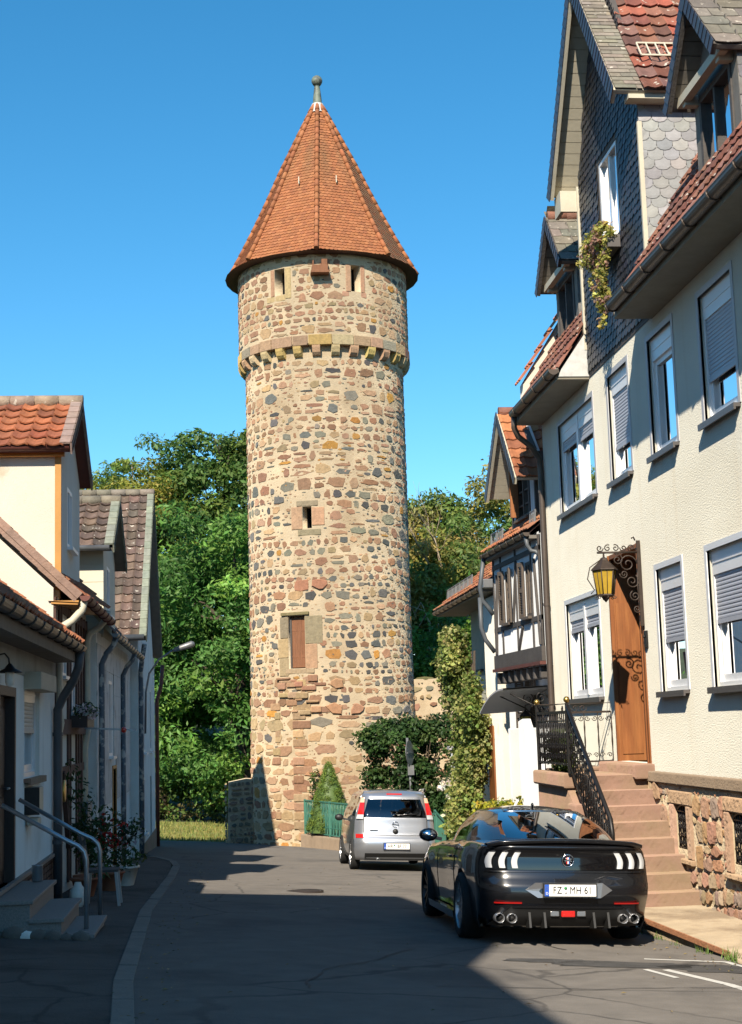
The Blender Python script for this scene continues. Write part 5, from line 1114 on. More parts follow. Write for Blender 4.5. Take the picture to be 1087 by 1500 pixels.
for k in range(7):
    mb = MB(); x, y_ = -2.2+k*.13+rs.uniform(-.02,.02), 14.86-.02*k; r_ = rs.uniform(.05,.10); mb.ball((x,y_,gz(x,y_)+r_*.4), r_, 9, sq=(1.2,.8,.75))
    for i, v in enumerate(mb.v): mb.v[i] = tuple(c*1 + rs.uniform(-.008,.008) for c in v)
    o = mb.build('field_stone', 'white_plaster' if k == 2 else 'kerb_stone'); tag(o, 'white lump of stone at the foot of the granite steps' if k == 2 else 'small dark field stone lining the foot of the granite steps', 'stone', 'stones along the granite steps')

# --- second house: cream gable, orange dormer, half-timbered front
h2 = empty('dormer_house', (-5,23,-.8), 'tall cream house with steep orange dormer and half-timbered front, second on the left', 'house')
FB = lambda u,v,d: (-2.33-d, u, v)
W2L = (22.6,23.35,1.95,2.95); W2U = (21.3,22.1,2.45,3.30)
mb = MB(); wallgrid(mb, FB, 20.45, 25.2, -1.4, 3.6, [W2L,W2U], .12)
P2 = Vector((-math.cos(R(44)),0,math.sin(R(44))))
mb.prism([(-2.33,20.44,-1.2),(-2.33,20.44,3.62),(-6.4,20.44,7.5),(-10.4,20.44,3.6),(-10.4,20.44,-1.2)], (0,.12,0)); mb.quad((-2.34,25.2,-1.4),(-10,25.2,-1.4),(-10,25.2,3.6),(-2.34,25.2,3.6)); w2 = mb.build('wall', 'warm_plaster', h2)
mb = MB()
for u in (20.46,20.95,21.2,22.15,22.45,23.4,23.75,24.2,24.65,25.05): mb.fbox(FB,u,u+.13,-.5,3.5,-.03,.02)
for v in (1.62,3.35,1.05): mb.fbox(FB,20.45,25.2,v,v+(.22 if v == 1.62 else .12),-.05 if v == 1.62 else -.026,.02)
mb.bar(FB(21.3,1.1,0),FB(22.1,.0,0),.05,.13,(1,0,0)); mb.build('timber_frame', 'timber', w2)
for q in (W2L, W2U): casement(FB,*q,h2,'pvc_white',1)
mb = MB(); a_, b_ = Vector((-1.98,20.4,3.44)), Vector((-1.98,25.2,3.66)); mb.quad(a_,b_,b_+P2*6,a_+P2*6); mb.quad(a_-Vector((0,0,.03)),b_-Vector((0,0,.03)),Vector((-2.4,25.2,3.66)),Vector((-2.4,20.4,3.44))); rf = mb.build('roof', 'red_board', h2)
mb = MB(); pantiles(mb, (-1.96,20.62,3.48), (0,1,.045), P2, 4.6, 5.6, .23, .32, lambda r,c: jit(r.choice(O1),.15,r), random.Random(5)); mb.build('tile_covering', 'tile_attr', rf)
mb = MB(); i = 0
while i < 17: p = Vector((-1.97,20.42,3.50))+P2*i*.335; q = p+P2*.345; n = Vector((P2.z,0,-P2.x)); mb.prism([p+n*.055,q+n*.045,q-n*.10,p-n*.09], (0,.20,0), jit((.24,.15,.11),.12)); mb.prism([p+n*.055+Vector((0,-.01,0)),q+n*.045+Vector((0,-.01,0)),q-n*.12,p-n*.11], (0,.025,0), jit((.26,.17,.13),.12)); i += 1
mb.build('verge_tile', 'tile_attr', rf)
mb = MB(); mb.prism([(-1.98,20.42,3.44),(-2.36,20.42,3.44),(-2.36,20.42,3.40),(-2.0,20.42,3.38)], (0,4.75,.22)); mb.build('eave_board', 'orange_board', h2)
eave_gutter(h2, -1.90, 20.42, 25.2, 3.50, 'red_board', .075)
for y0, yt in ((20.6,20.52),(24.6,24.7)):
    mb = MB(); zt = 3.45 if y0 < 22 else 3.64
    mb.tube([(-1.92,yt,zt),(-1.95,yt,zt-.14),(-2.08,yt+.02,zt-.28),(-2.22,yt+.03,zt-.36),(-2.27,yt+.03,zt-.5),(-2.27,yt+.03,1.95),(-2.24,yt,1.78),(-2.27,yt-.05,1.6),(-2.30,yt-.05,1.4),(-2.30,yt-.05,-.6)], .055, 10); mb.build('downpipe', 'cream_pipe', h2)
# dormer
Y0, Y1 = 20.72, 23.6; FC = lambda u,v,d: (-2.28-d,u,v); DN = (21.75,22.45,4.35,5.25)
mb = MB(); wallgrid(mb, FC, Y0, Y1, 3.5, 5.62, [DN], .1); mb.prism([FC(Y0,5.62,0),FC(22.1,6.45,0),FC(Y1,5.62,0)],(-.1,0,0))
for y in (Y0,Y1): mb.quad((-2.28,y,3.4),(-7,y,3.4),(-7,y,5.62),(-2.28,y,5.62))
dw = mb.build('dormer', 'warm_plaster', h2)
mb = MB(); mb.box(-2.34,-2.255,Y0-.025,Y0+.05,3.62,5.6); mb.build('corner_board', 'orange_board', dw)
mb = MB(); mb.box(-7,-2.2,Y0-.10,Y0-.02,5.50,5.62); mb.build('fascia_board', 'orange_board', dw)
mb = MB(); mb.tube([(-7,Y0-.20,5.60),(-2.12,Y0-.20,5.60)], .055, 10); mb.build('gutter', 'red_board', dw)
casement(FC,*DN,dw,'pvc_white',1)
def gable_roof_left(parent, xf, xb, yc, hw, zr, ze, tile, soff, seed, vb='tile'):
    rs = random.Random(seed); sl = math.hypot(hw, zr-ze); A = Vector((-1,0,0)); top = None
    for sg in (-1,1):
        e = Vector((0,sg*hw,ze-zr)).normalized(); n = Vector((0,sg*(zr-ze),hw)).normalized(); P0 = Vector((xf,yc,zr))
        mb = MB(); mb.prism([P0-n*.02, Vector((xb,yc,zr))-n*.02, Vector((xb,yc+sg*hw,ze))-n*.02, P0+e*sl-n*.02], -n*.06); top = mb.build('roof', soff, parent)
        mb = MB(); pantiles(mb, Vector((xf-.12,yc+sg*hw,ze))+e*.03, A, -e, abs(xb-xf)-.12, sl, .24, .31, tile, rs, amp=.04); mb.build('tile_covering', 'tile_attr' if vb == 'tile' else 'mossy_tile', top)
        mb = MB(); k = int(sl/.31)+1
        for i in range(k):
            p = P0+e*(sl*i/k); q = P0+e*(sl*(i+1.08)/k); mb.prism([p+n*.07,q+n*.08,q-n*.10,p-n*.11], (-.025,0,0), jit((.26,.19,.16) if vb == 'tile' else (.21,.225,.175),.12,rs)); mb.prism([p+n*.07,q+n*.08,q+n*.05,p+n*.04], (-.17,0,0), jit((.26,.19,.16) if vb == 'tile' else (.21,.225,.175),.12,rs))
        mb.build('verge_tile', 'tile_attr', top)
    mb = MB(); x = xf
    while x > xb: mb.tube([(x,yc,zr+.04),(x-.38,yc,zr+.055)], [.11,.095], 8, jit((.30,.22,.16) if vb == 'tile' else (.19,.17,.13),.2,rs)); x -= .36
    mb.build('ridge_tile', 'mossy_tile', top); return top
gable_roof_left(dw, -2.08, -7, 22.1, 1.62, 6.56, 5.60, lambda r,c: jit(r.choice([(.31,.095,.04),(.34,.115,.048),(.25,.08,.038)]),.2,r), 'red_board', 4)
# --- third house: grey cement panels
h3 = empty('panel_clad_house', (-5,28.5,-1), 'grey cement panel house with brown dormer roof, third on the left', 'house')
FE = lambda u,v,d: (-2.16-d,u,v); W3 = (27.9,28.6,1.2,2.6); D3 = (28.7,29.5,-1.1,.95)
mb = MB(); wallgrid(mb, FE, 25.2, 33.9, -1.8, 3.35, [W3,D3], .14); mb.quad((-2.16,25.2,-1.5),(-8,25.2,-1.5),(-8,25.2,5),(-2.16,25.2,3.3)); mb.quad((-2.16,33.9,-1.5),(-8,33.9,-1.5),(-8,33.9,5),(-2.16,33.9,3.3)); w3 = mb.build('wall', 'white_plaster', h3)
mb = MB(); rq = random.Random(1); z = .35
while z < 3.1:
    u = 25.22
    while u < 33.8:
        q = min(u+.62,33.88)
        if not any(u < h[1]+.05 and q > h[0]-.05 and z < h[3]+.05 and z+.4 > h[2]-.05 for h in (W3,D3)): mb.fbox(FE,u,q-.008,z,z+.395,-.012-rq.uniform(0,.004),.0)
        u += .62
    z += .40
mb.build('cement_panel', 'eternit', w3)['kind'] = 'stuff'
casement(FE,*W3,h3,'pvc_white',2)
mb = MB(); mb.fbox(FE,D3[0],D3[1],D3[2],D3[3],.07,.12); dl = mb.build('door', 'old_wood', h3)
mb = MB(); [mb.fbox(FE,*q) for q in ((D3[0]-.06,D3[0],D3[2],D3[3]+.06,-.02,.1),(D3[1],D3[1]+.06,D3[2],D3[3]+.06,-.02,.1),(D3[0],D3[1],D3[3],D3[3]+.06,-.02,.1))]; mb.build('door_frame', 'orange_board', dl)
P3 = Vector((-math.cos(R(50)),0,math.sin(R(50))))
TB = [(.105,.072,.055),(.13,.088,.066),(.09,.066,.052),(.145,.10,.075)]; cB = lambda r,c: jit(r.choice(TB),.2,r)
mb = MB(); a_, b_ = Vector((-1.92,25.22,3.30)), Vector((-1.92,33.4,3.30)); mb.quad(a_,b_,b_+P3*2.6,a_+P3*2.6); rf = mb.build('roof', 'soffit_grey', h3)
mb = MB(); pantiles(mb, (-1.94,25.22,3.33), (0,1,0), P3, 8.1, 2.6, .28, .36, cB, random.Random(5)); mb.build('tile_covering', 'mossy_tile', rf)
mb = MB(); mb.prism([(-1.90,25.2,3.26),(-1.90,25.2,3.36),(-2.6,25.2,4.2),(-2.6,25.2,4.05)], (0,-.05,0)); mb.build('verge_board', 'verge_green', rf)
eave_gutter(h3, -1.85, 25.3, 33.4, 3.30, 'zinc', .065)
for y_, nm in ((25.6,'peel_pipe'),(30.9,'peel_pipe')):
    mb = MB(); mb.tube([(-1.86,y_,3.25),(-1.90,y_,3.12),(-2.02,y_,2.98),(-2.10,y_,2.8),(-2.10,y_,1.0),(-2.10,y_,-1.3)], .05, 8); mb.build('downpipe', nm, h3)
Y0, Y1, yc = 26.2, 29.0, 27.6; FG = lambda u,v,d: (-2.12-d,u,v); DG = (27.0,27.7,3.75,4.65)
mb = MB(); wallgrid(mb, FG, Y0, Y1, 3.3, 4.88, [DG], .1); mb.prism([FG(Y0,4.88,0),FG(yc,5.78,0),FG(Y1,4.88,0)],(-.1,0,0))
for y in (Y0,Y1): mb.quad((-2.12,y,3.3),(-6,y,3.3),(-6,y,4.88),(-2.12,y,4.88))
dw = mb.build('dormer', 'eternit_cream', h3)
mb = MB()
for i in range(5): z = 3.35+i*.31; mb.box(-5,-2.115,Y0-.014,Y0,z,z+.302)
mb.build('cheek_panel', 'eternit_cream', dw); casement(FG,*DG,dw,'pvc_white',1)
gable_roof_left(dw, -1.90, -6, yc, 1.72, 5.90, 4.86, cB, 'soffit_grey', 6, 'moss')
mb = MB(); mb.tube([(-6,Y0-.38,4.84),(-1.98,Y0-.38,4.84)], .05, 8); mb.build('gutter', 'zinc', dw)
# --- fourth house, steep mossy roof facing the viewer
h4 = empty('mossy_roof_house', (-5,36,-1.6), 'pale house with a steep mossy brown tiled roof, last of the left row', 'house')
FH = lambda u,v,d: (-1.98-d,u,v); W4a = (36.0,36.8,1.15,2.75); W4b = (36.0,36.8,-.75,.55); W4c = (39.2,40.,1.15,2.75); D4 = (39.1,39.9,-1.6,.5)
mb = MB(); wallgrid(mb, FH, 34.1, 41.9, -2.4, 3.75, [W4a,W4b,W4c,D4], .12); yc4, zr4, ze4, hw4 = 37.2, 7.6, 3.72, 4.1
mb.prism([FH(34.1,3.75,0),FH(yc4,7.4,0),FH(41.9,3.75,0)],(-.12,0,0))
for y in (34.1,41.9): mb.quad((-1.98,y,-2.4),(-9,y,-2.4),(-9,y,3.75),(-1.98,y,3.75))
w4 = mb.build('wall', 'white_plaster', h4)
for q in (W4a,W4b,W4c): casement(FH,*q,h4,'pvc_white',1)
mb = MB(); mb.fbox(FH,*D4,.05,.10); mb.build('door', 'dark_wood', h4)
mb = MB(); mb.fbox(FH,34.1,41.9,-2.4,-1.0,-.03,0); mb.build('plinth', 'sandstone', h4)
gable_roof_left(h4, -1.72, -9, yc4, hw4, zr4, ze4, cB, 'soffit_grey', 8, 'moss')
mb = MB(); mb.tube([(-9,yc4-hw4-.07,3.72),(-1.78,yc4-hw4-.07,3.72)], .07, 8); mb.build('gutter', 'pipe_grey', h4)
mb = MB(); mb.tube([(-1.80,33.6,3.6),(-1.86,33.7,3.3),(-1.92,34.1,3.0),(-1.92,34.2,2.7),(-1.92,34.2,-1.4)], .055, 8); mb.build('downpipe', 'peel_pipe', h4)
mb = MB(); mb.tube([(-1.75,42.0,3.5),(-1.80,41.98,2.9),(-1.92,41.96,2.5),(-1.92,41.96,-2.0)], .055, 8); mb.build('downpipe', 'red_board', h4)
# street lamp on the last house
sl_ = empty('street_lamp', (-1.8,36.5,1.8), 'grey street lamp with a long bent arm fixed to the last left house', 'street lamp')
mb = MB(); mb.tube([(-1.95,36.5,1.6),(-1.93,36.5,2.6),(-1.85,36.5,3.05),(-1.6,36.5,3.4),(-1.25,36.48,3.62)], .024, 8); mb.build('arm', 'zinc', sl_)
mb = MB(); d = Vector((.92,-.1,.28)).normalized(); p = Vector((-1.27,36.48,3.60)); mb.tube([p,p+d*.06,p+d*.2,p+d*.5,p+d*.56], [.03,.05,.07,.085,.04], 10); mb.build('lamp_head', 'zinc', sl_)
# --- tall house behind the viewer's left shoulder (throws the long shade on the street)
k = (11.0+.75)/SUN.z; SX, SY = -SUN.x, -SUN.y
hb = empty('corner_house', (-6,1,0), 'tall plain rendered house standing left of the viewer', 'house')
xw = -2.6
def caster(gx, gy, gzz):                      # point on the plane x = xw whose shadow falls on (gx, gy)
    t = (gx-xw)/SX; return (gy-t*SY, gzz+t*SUN.z)
pr = [caster(2.45,22.3,-.85), caster(2.75,18.8,-.7), caster(2.95,16.2,-.66), caster(2.05,13.1,-.5), caster(2.10,10.2,-.4), caster(2.2,4.0,-.1), caster(2.2,-6,.3)]
y_end = pr[0][0]
poly = [(xw,y_end,-2)]+[(xw,a,b) for a, b in pr]+[(xw,pr[-1][0],-2)]
mb = MB(); mb.prism(poly, (-9,0,0)); mb.build('wall', 'white_plaster', hb)
mb = MB(); [mb.bar((xw-.0,a[0],a[1]-.05),(xw-.0,b[0],b[1]-.05),.14,.10) for a, b in zip(pr, pr[1:])]; mb.build('verge_board', 'timber_grey', hb)
mb = MB()
for y_ in frange(pr[-1][0]+2, y_end-2, 3.0):
    for z_ in (1.2, 4.2, 7.2): mb.box(xw-.02, xw+.05, y_-.5, y_+.5, z_, z_+1.3)
mb.build('shutter', 'shutter_wood', hb)
print('corner house profile', pr)
# --- pots, flowers and bits in front of the second house
def pot_plant(name, x, y, h, r_, potm, cols, n, label, cat='potted plant', fl=None, leafs=.09, zb=None):
    z = (gz(x,y)+.012) if zb is None else zb; o = empty(name, (x,y,z), label, cat, None); hp = r_*1.1
    mb = MB(); mb.lathe([(r_*.6,z),(r_*.9,z+hp),(r_,z+hp),(r_,z+hp+.03),(r_*.85,z+hp+.03),(0,z+hp)], (x,y,0), 14); mb.build('pot', potm, o)
    cl = [((x+rnd.gauss(0,r_*.5),y+rnd.gauss(0,r_*.5),z+hp+h*q),(r_*1.0,r_*1.0,h*.25),rnd.choice(cols),n//4) for q in (.2,.45,.7,.9)]
    if fl: cl.append(((x,y,z+hp+h*.7),(r_*1.3,r_*1.3,h*.35),fl,n//7))
    leaves('foliage', cl, leafs, 'leaf', o, seed=int(x*100+y*10)%999, shell=.3); return o
GR = [(.035,.075,.022),(.05,.10,.03),(.03,.06,.02)]
pot_plant('potted_plant', -1.95, 20.9, .75, .20, 'terracotta', GR, 320, 'bushy dark green potted plant in terracotta beside the grey downpipe')
pot_plant('potted_plant', -1.72, 22.3, .85, .22, 'terracotta', GR, 380, 'tall potted plant with red flowers against the timber wall', fl=(.35,.02,.015))
pot_plant('potted_plant', -1.60, 23.6, .70, .24, 'ceramic_white', GR, 340, 'leafy potted plant in a white pot, farthest along the left pavement', fl=(.55,.5,.48))
pot_plant('potted_plant', -2.05, 22.0, 1.5, .18, 'terracotta', GR, 300, 'tall climbing potted plant reaching the timber beam on the left')
mb = MB(); x,y,z = -1.58,19.4,gz(-1.58,19.4)+.01
o = empty('garden_chair', (x,y,z), 'weathered wooden folding chair among flower pots on the left pavement', 'chair')
mb.box(x-.2,x+.2,y-.2,y+.2,z+.42,z+.45); mb.build('seat', 'timber_grey', o)
mb = MB(); [mb.bar((x-.2,y-.2+k*.4,z+.45),(x-.28,y-.2+k*.4,z+.9),.035) for k in (0,1)]; [mb.bar((x-.21-k*.03,y-.2,z+.55+k*.15),(x-.21-k*.03,y+.2,z+.55+k*.15),.02,.08) for k in range(3)]; mb.build('backrest', 'timber_grey', o)
for i, (a, b) in enumerate(((-1,-1),(1,-1),(-1,1),(1,1))): mb = MB(); mb.bar((x+.17*a,y+.18*b,z+.42),(x+.21*a,y+.18*b,z),.035); mb.build('leg', 'steel', o)
mb = MB(); x,y = -1.86,19.0; z = gz(x,y)+.01; mb.lathe([(.06,z),(.11,z+.08),(.10,z+.2),(.05,z+.26),(.04,z+.30)], (x,y,0), 12); tag(mb.build('milk_jug', 'ceramic_white'), 'pale bulbous jug standing on the left pavement under the handrail', 'jug')
mb = MB(); mb.prism([(-2.25,24.0,-.55),(-2.25,24.75,-.55),(-2.22,24.75,.55),(-2.22,24.0,.55)], (.03,0,0)); tag(mb.build('notice_board', 'slate_attr' if False else 'peel_pipe'), 'dark slate board leaning on the left house wall behind the plants', 'board')
fb = empty('window_box', (-2.15,22.95,1.75), 'dark window box with white flowers under the half-timbered window', 'flower box')
mb = MB(); mb.box(-2.33,-2.05,22.4,23.5,1.72,1.90); mb.build('box', 'dark_wood', fb)
leaves('foliage', [((-2.12,22.95+q,1.95),(.16,.25,.14),c_,60) for q in (-.4,0,.4) for c_ in ((.045,.09,.03),(.62,.58,.60))], .09, 'leaf', fb, seed=4, shell=.2)
mb = MB(); mb.lathe([(.0,-.012),(.15,-.012),(.15,.012),(0,.012)], (0,0,0), 16, 'x'); 
o = mb.build('sun_plaque', 'brass', local=True); o.location = (-2.20,20.62,.86); tag(o, 'round ochre plaque hanging on the white downpipe of the second house', 'plaque')
o = empty('iron_wall_arm', (-2.2,22.5,1.45), 'thin iron arm with a small red disc projecting from the timber wall', 'bracket')
mb = MB(); mb.bar((-2.33,24.4,1.72),(-1.45,24.4,1.66),.03); mb.build('arm', 'steel', o); mb = MB(); mb.ball((-1.65,24.38,1.67),.05,8); mb.build('disc', 'lamp_red', o)
# ================================================================== VEHICLES
def sstep(a, b, x): t = max(0., min(1., (x-a)/(b-a))); return t*t*(3-2*t)
def pl_interp(pts, x):
    if x <= pts[0][0]: return pts[0][1]
    for (a, b), (c, d) in zip(pts, pts[1:]):
        if x <= c: t = (x-a)/(c-a); return b+(d-b)*t
    return pts[-1][1]
def sm_interp(pts, x):
    if x <= pts[0][0]: return pts[0][1]
    for (a, b), (c, d) in zip(pts, pts[1:]):
        if x <= c: t = (x-a)/(c-a); t = t*t*(3-2*t); return b+(d-b)*t
    return pts[-1][1]
def apply_bool(o, cutters):
    for c in cutters:
        md = o.modifiers.new('b', 'BOOLEAN'); md.operation = 'DIFFERENCE'; md.object = c; md.solver = 'EXACT'
    dg = bpy.context.evaluated_depsgraph_get(); dg.update()
    me = bpy.data.meshes.new_from_object(o.evaluated_get(dg)); o.modifiers.clear(); old = o.data; o.data = me
    for c in cutters: bpy.data.objects.remove(c)
def wheel(parent, x, y, z, r, w, side, spokes=10, rimm='rim_dark'):
    mb = MB(); h = w/2
    mb.lathe([(r*.70,-h*.9),(r*.88,-h),(r*.97,-h*.85),(r,-h*.5),(r,h*.5),(r*.97,h*.85),(r*.88,h),(r*.70,h*.9)], (x,y,z), 40, 'x'); wh = mb.build('wheel', 'rubber', parent, local=False)
    mb = MB(); f = side*h*.75; mb.lathe([(r*.71,side*h*.92),(r*.69,side*h*.7),(r*.66,-side*h*.5)], (x,y,z), 40, 'x'); mb.lathe([(0,f-side*.01),(r*.16,f-side*.01),(r*.17,f-side*.05)], (x,y,z), 20, 'x')
    for k in range(spokes):
        t = 2*math.pi*k/spokes; c, s = math.cos(t), math.sin(t); p = Vector((x+f-side*.03,y+r*.12*c,z+r*.12*s)); q = Vector((x+f-side*.005,y+r*.69*c,z+r*.69*s)); mb.bar(p,q,.035,.028,(1,0,0))
    mb.build('rim', rimm, wh)
    mb = MB(); mb.lathe([(r*.50,-side*h*.1),(r*.50,-side*h*.25),(r*.15,-side*h*.25)], (x,y,z), 30, 'x'); mb.build('brake_disc', 'steel', wh)
def number_plate(parent, cx, yf, cz, wd, ht, txt1, txt2, tilt=0.):
    """yf(x, z) gives the surface the plate sits on"""
    y0 = yf(cx, cz)-.012; F = lambda u,v,d: (cx+u, y0+d+tilt*v, cz+v)
    mb = MB(); mb.fbox(F,-wd/2-.012,wd/2+.012,-ht/2-.012,ht/2+.012,-.004,.03); fr = mb.build('number_plate', 'car_plastic', parent)
    mb = MB(); mb.fbox(F,-wd/2,wd/2,-ht/2,ht/2,-.009,-.003); mb.build('plate_face', 'plate_white', fr)
    mb = MB(); mb.fbox(F,-wd/2,-wd/2+.044,-ht/2,ht/2,-.011,-.008); mb.build('euro_band', 'plate_blue', fr)
    text_mesh('D', .035, lambda u,v,d: F(u-wd/2+.022, v-.03, d-.013), 'plate_white', fr)
    mb = MB()
    for k in range(12): t = k*math.pi/6; mb.lathe([(0,-.0125),(.0025,-.0125)], (F(-wd/2+.022+.013*math.cos(t),0,0)[0], y0, cz+.022+.013*math.sin(t)), 5, 'y')
    mb.build('euro_stars', 'brass', fr)
    q = .098; text_mesh(txt1, q, lambda u,v,d: F(u*.80-wd*.255, v, d-.012), 'ink', fr, spacing=1.1)
    text_mesh(txt2, q, lambda u,v,d: F(u*.80+wd*.20, v, d-.012), 'ink', fr, spacing=1.05)
    for v, m_, r_ in ((.022,'seal_green',.016),(-.022,'window_band',.014)):
        mb = MB(); mb.lathe([(0,-.0125),(r_,-.0125),(r_,-.009)], (cx-wd*.095, y0, cz+v), 14, 'y'); mb.build('seal', m_, fr)
def dummy_seat(parent, x, y, z, w, m, back=.62, lean=.18):
    mb = MB(); mb.box(x-w/2,x+w/2,y,y+.5,z,z+.16); s = mb.build('seat', m, parent, bevel=.05)
    mb = MB(); mb.prism([(x-w/2,y-.02,z+.1),(x+w/2,y-.02,z+.1),(x+w/2*.85,y-.02-lean,z+back),(x-w/2*.85,y-.02-lean,z+back)], (0,.13,0)); mb.build('backrest', m, s, bevel=.04)
    mb = MB(); mb.box(x-.13,x+.13,y-.05-lean,y+.05-lean,z+back+.03,z+back+.20); mb.build('headrest', m, s, bevel=.035)

# ------------------------------------------------------------------ black fastback coupe (local: x right, y forward from the rear bumper, z up)
car = empty('parked_coupe', (0,0,0), 'black fastback sports coupe with three-bar tail lights, parked nearest on the right', 'car')
CL = 4.78
def c_ry(z):      # how far the rear surface sits forward of y = 0, by height
    return sm_interp([(.16,.30),(.22,.20),(.30,.10),(.42,.055),(.50,.0),(.60,.005),(.66,.045),(.76,.075),(.92,.085),(.975,.045),(1.0,.03)], z)
def c_bow(x): a = abs(x); return .10*(a/.9)**2+.16*max(0,(a-.62)/.3)**2
def c_rear(x, z): return c_ry(z)+c_bow(x)
def c_sh(y):      # shoulder height
    return sm_interp([(.0,.985),(.25,.99),(.9,1.0),(1.5,.985),(2.2,.955),(3.0,.93),(3.7,.885),(4.4,.78),(4.78,.64)], y)
def c_top(y):     # centre-line height of deck, bonnet
    return sm_interp([(.0,1.02),(.2,1.045),(.7,1.06),(1.4,1.06),(3.0,1.03),(3.9,.95),(4.5,.83),(4.78,.66)], y)
def c_w(y, t):
    w = sm_interp([(.0,.875),(.35,.915),(1.05,.955),(1.7,.935),(2.4,.922),(3.1,.93),(3.75,.95),(4.3,.91),(4.78,.80)], y)
    prof = sm_interp([(0,.935),(.12,.965),(.35,.985),(.62,1.0),(.80,.992),(.92,.965),(1,.92)], t)
    return w*prof*.975
def c_zb(y): return .17 if y < .6 else .19
NT = 22; rings = []
def c_out(s, t):  # right half outline, s 0 rear centre .. 1 front centre
    if s < .26:                                  # rear face and corner
        k = s/.26; x = .90*math.sin(k*math.pi/2)**.9 if k < 1 else .90
        z = c_zb(0)+t*(c_sh(0)-c_zb(0)); y = c_rear(min(x,.9), z); x = x*c_w(.3,t)/.90*.985; return (x, y, z)
    if s > .86:
        k = (1-s)/.14; x = math.sin(k*math.pi/2); y = CL-.02-.40*(x**2.6)-.10*(1-t)*0; z = c_zb(y)+t*(c_sh(y)-c_zb(y)); yb = .10*abs(t-.45); return (x*c_w(4.36,t), y-yb, z)
    k = (s-.26)/.60; e0, e1 = .36, 4.36; y = e0+(e1-e0)*k
    z0 = c_zb(y)+t*(c_sh(y)-c_zb(y)); bl = max(0,1-k/.03)
    return (c_w(y,t), y+0*bl, z0)
NS_ = 100
SS = [i/NS_ for i in range(NS_+1)]
TT = [0,.05,.1,.16,.22,.28,.34,.39,.44,.50,.55,.60,.66,.74,.82,.88,.92,.95,.975,1.0]
def ringpts(t):
    h = [c_out(s, t) for s in SS]; return h + [(-x,y,z) for x,y,z in h[::-1][1:-1]]
rows = []
for t in TT: rows.append(ringpts(t))
top = rows[-1]; n = len(top)
for k in (.06,.16,.30,.5,.72,1.0):
    rr_ = []
    for x,y,z in top:
        yc_ = min(max(y,.25),4.45); zc = c_top(yc_); e = 1-(1-k)**1.8
        rr_.append((x*(1-k), y+(yc_-y)*k, z+(zc-z)*e))
    rows.append(rr_)
under = [[(x*q,y+(min(max(y,.8),4.2)-y)*(1-q),z) for x,y,z in rows[0]] for q in (.5,.02)]
mb = MB(); mb.grid(under[::-1]+rows, closed=True); body = mb.build('body', 'car_black', car, recalc=True)
body.data.materials.append(M['car_plastic'])
cut = []
for y in (1.06, 3.78):
    for sx in (-1,1):
        q = MB(); q.lathe([(0,sx*.60),(.385,sx*.60),(.385,sx*1.2),(0,sx*1.2)], (0,y,.335), 48, 'x'); o = q.build('cut', 'car_plastic', None, recalc=True); o.data.materials.clear(); o.data.materials.append(M['car_plastic']); cut.append(o)
apply_bool(body, cut)
for p in body.data.polygons: p.use_smooth = True
# cabin
def cab(s, t):
    """closed outline: s 0..1 around from rear centre, t 0 base .. 1 roof edge"""
    a = s*2*math.pi; e = 3.2; ca, sa = math.cos(a), math.sin(a); q = (abs(ca)**e+abs(sa)**e)**(-1/e)
    bx, by = .80*sa*q, 1.88-1.46*ca*q
    if by < 1.3: bx *= 1-.10*((1.3-by)/.9)
    rx, ry_ = .545*sa*q, 2.10-.52*ca*q
    bz = pl_interp([(.3,1.03),(.6,1.035),(1.2,1.0),(2.2,.965),(3.0,.95),(3.4,.99)], by); rz_ = 1.345 - .035*abs(sa*q)**2 - .02*(abs(ca*q)**4)
    bul = .035*math.sin(math.pi*t)
    x = bx+(rx-bx)*t; y = by+(ry_-by)*t; z = bz+(rz_-bz)*(t+.16*t*(1-t))
    return (x+bul*sa*q*1.2, y-bul*ca*q*.6, z)
NC = 96; TC = [0,.06,.14,.3,.5,.7,.86,.93,1.0]
G_ = [[cab(j/NC, t) for j in range(NC)] for t in TC]
parts = {'cabin_shell': MB(), 'rear_window': MB(), 'windscreen': MB(), 'side_window0': MB(), 'side_window1': MB()}
for i in range(len(TC)-1):
    for j in range(NC):
        s = (j+.5)/NC; s2 = min(s, 1-s); tm = (TC[i]+TC[i+1])/2
        k = 'cabin_shell'
        if .10 < tm < .93 or (s2 < .115 and tm > .03 and tm < .93):
            if s2 < .112: k = 'rear_window'
            elif s2 > .40: k = 'windscreen'
            elif .205 < s2 < .385 and .10 < tm < .90: k = 'side_window'
            elif .165 < s2 < .19 and .10 < tm < .60: k = 'side_window'
        if k == 'side_window': k += '0' if s < .5 else '1'
        q = [G_[i][j], G_[i][(j+1)%NC], G_[i+1][(j+1)%NC], G_[i+1][j]]
        parts[k].add(q, [(0,1,2,3)], smooth=True)
rt = G_[-1]; rows = [rt]
for k in (.25,.6,.98): rows.append([(x*(1-k), 2.10+(y-2.10)*(1-k), z+(1.375-z)*(1-(1-k)**2)) for x,y,z in rt])
parts['cabin_shell'].grid(rows, closed=True)
for k, m_ in (('cabin_shell','car_black'),('rear_window','car_glass'),('windscreen','car_glass'),('side_window0','car_glass_dark'),('side_window1','car_glass_dark')): parts[k].build(k.rstrip('01'), m_, car, recalc=True)
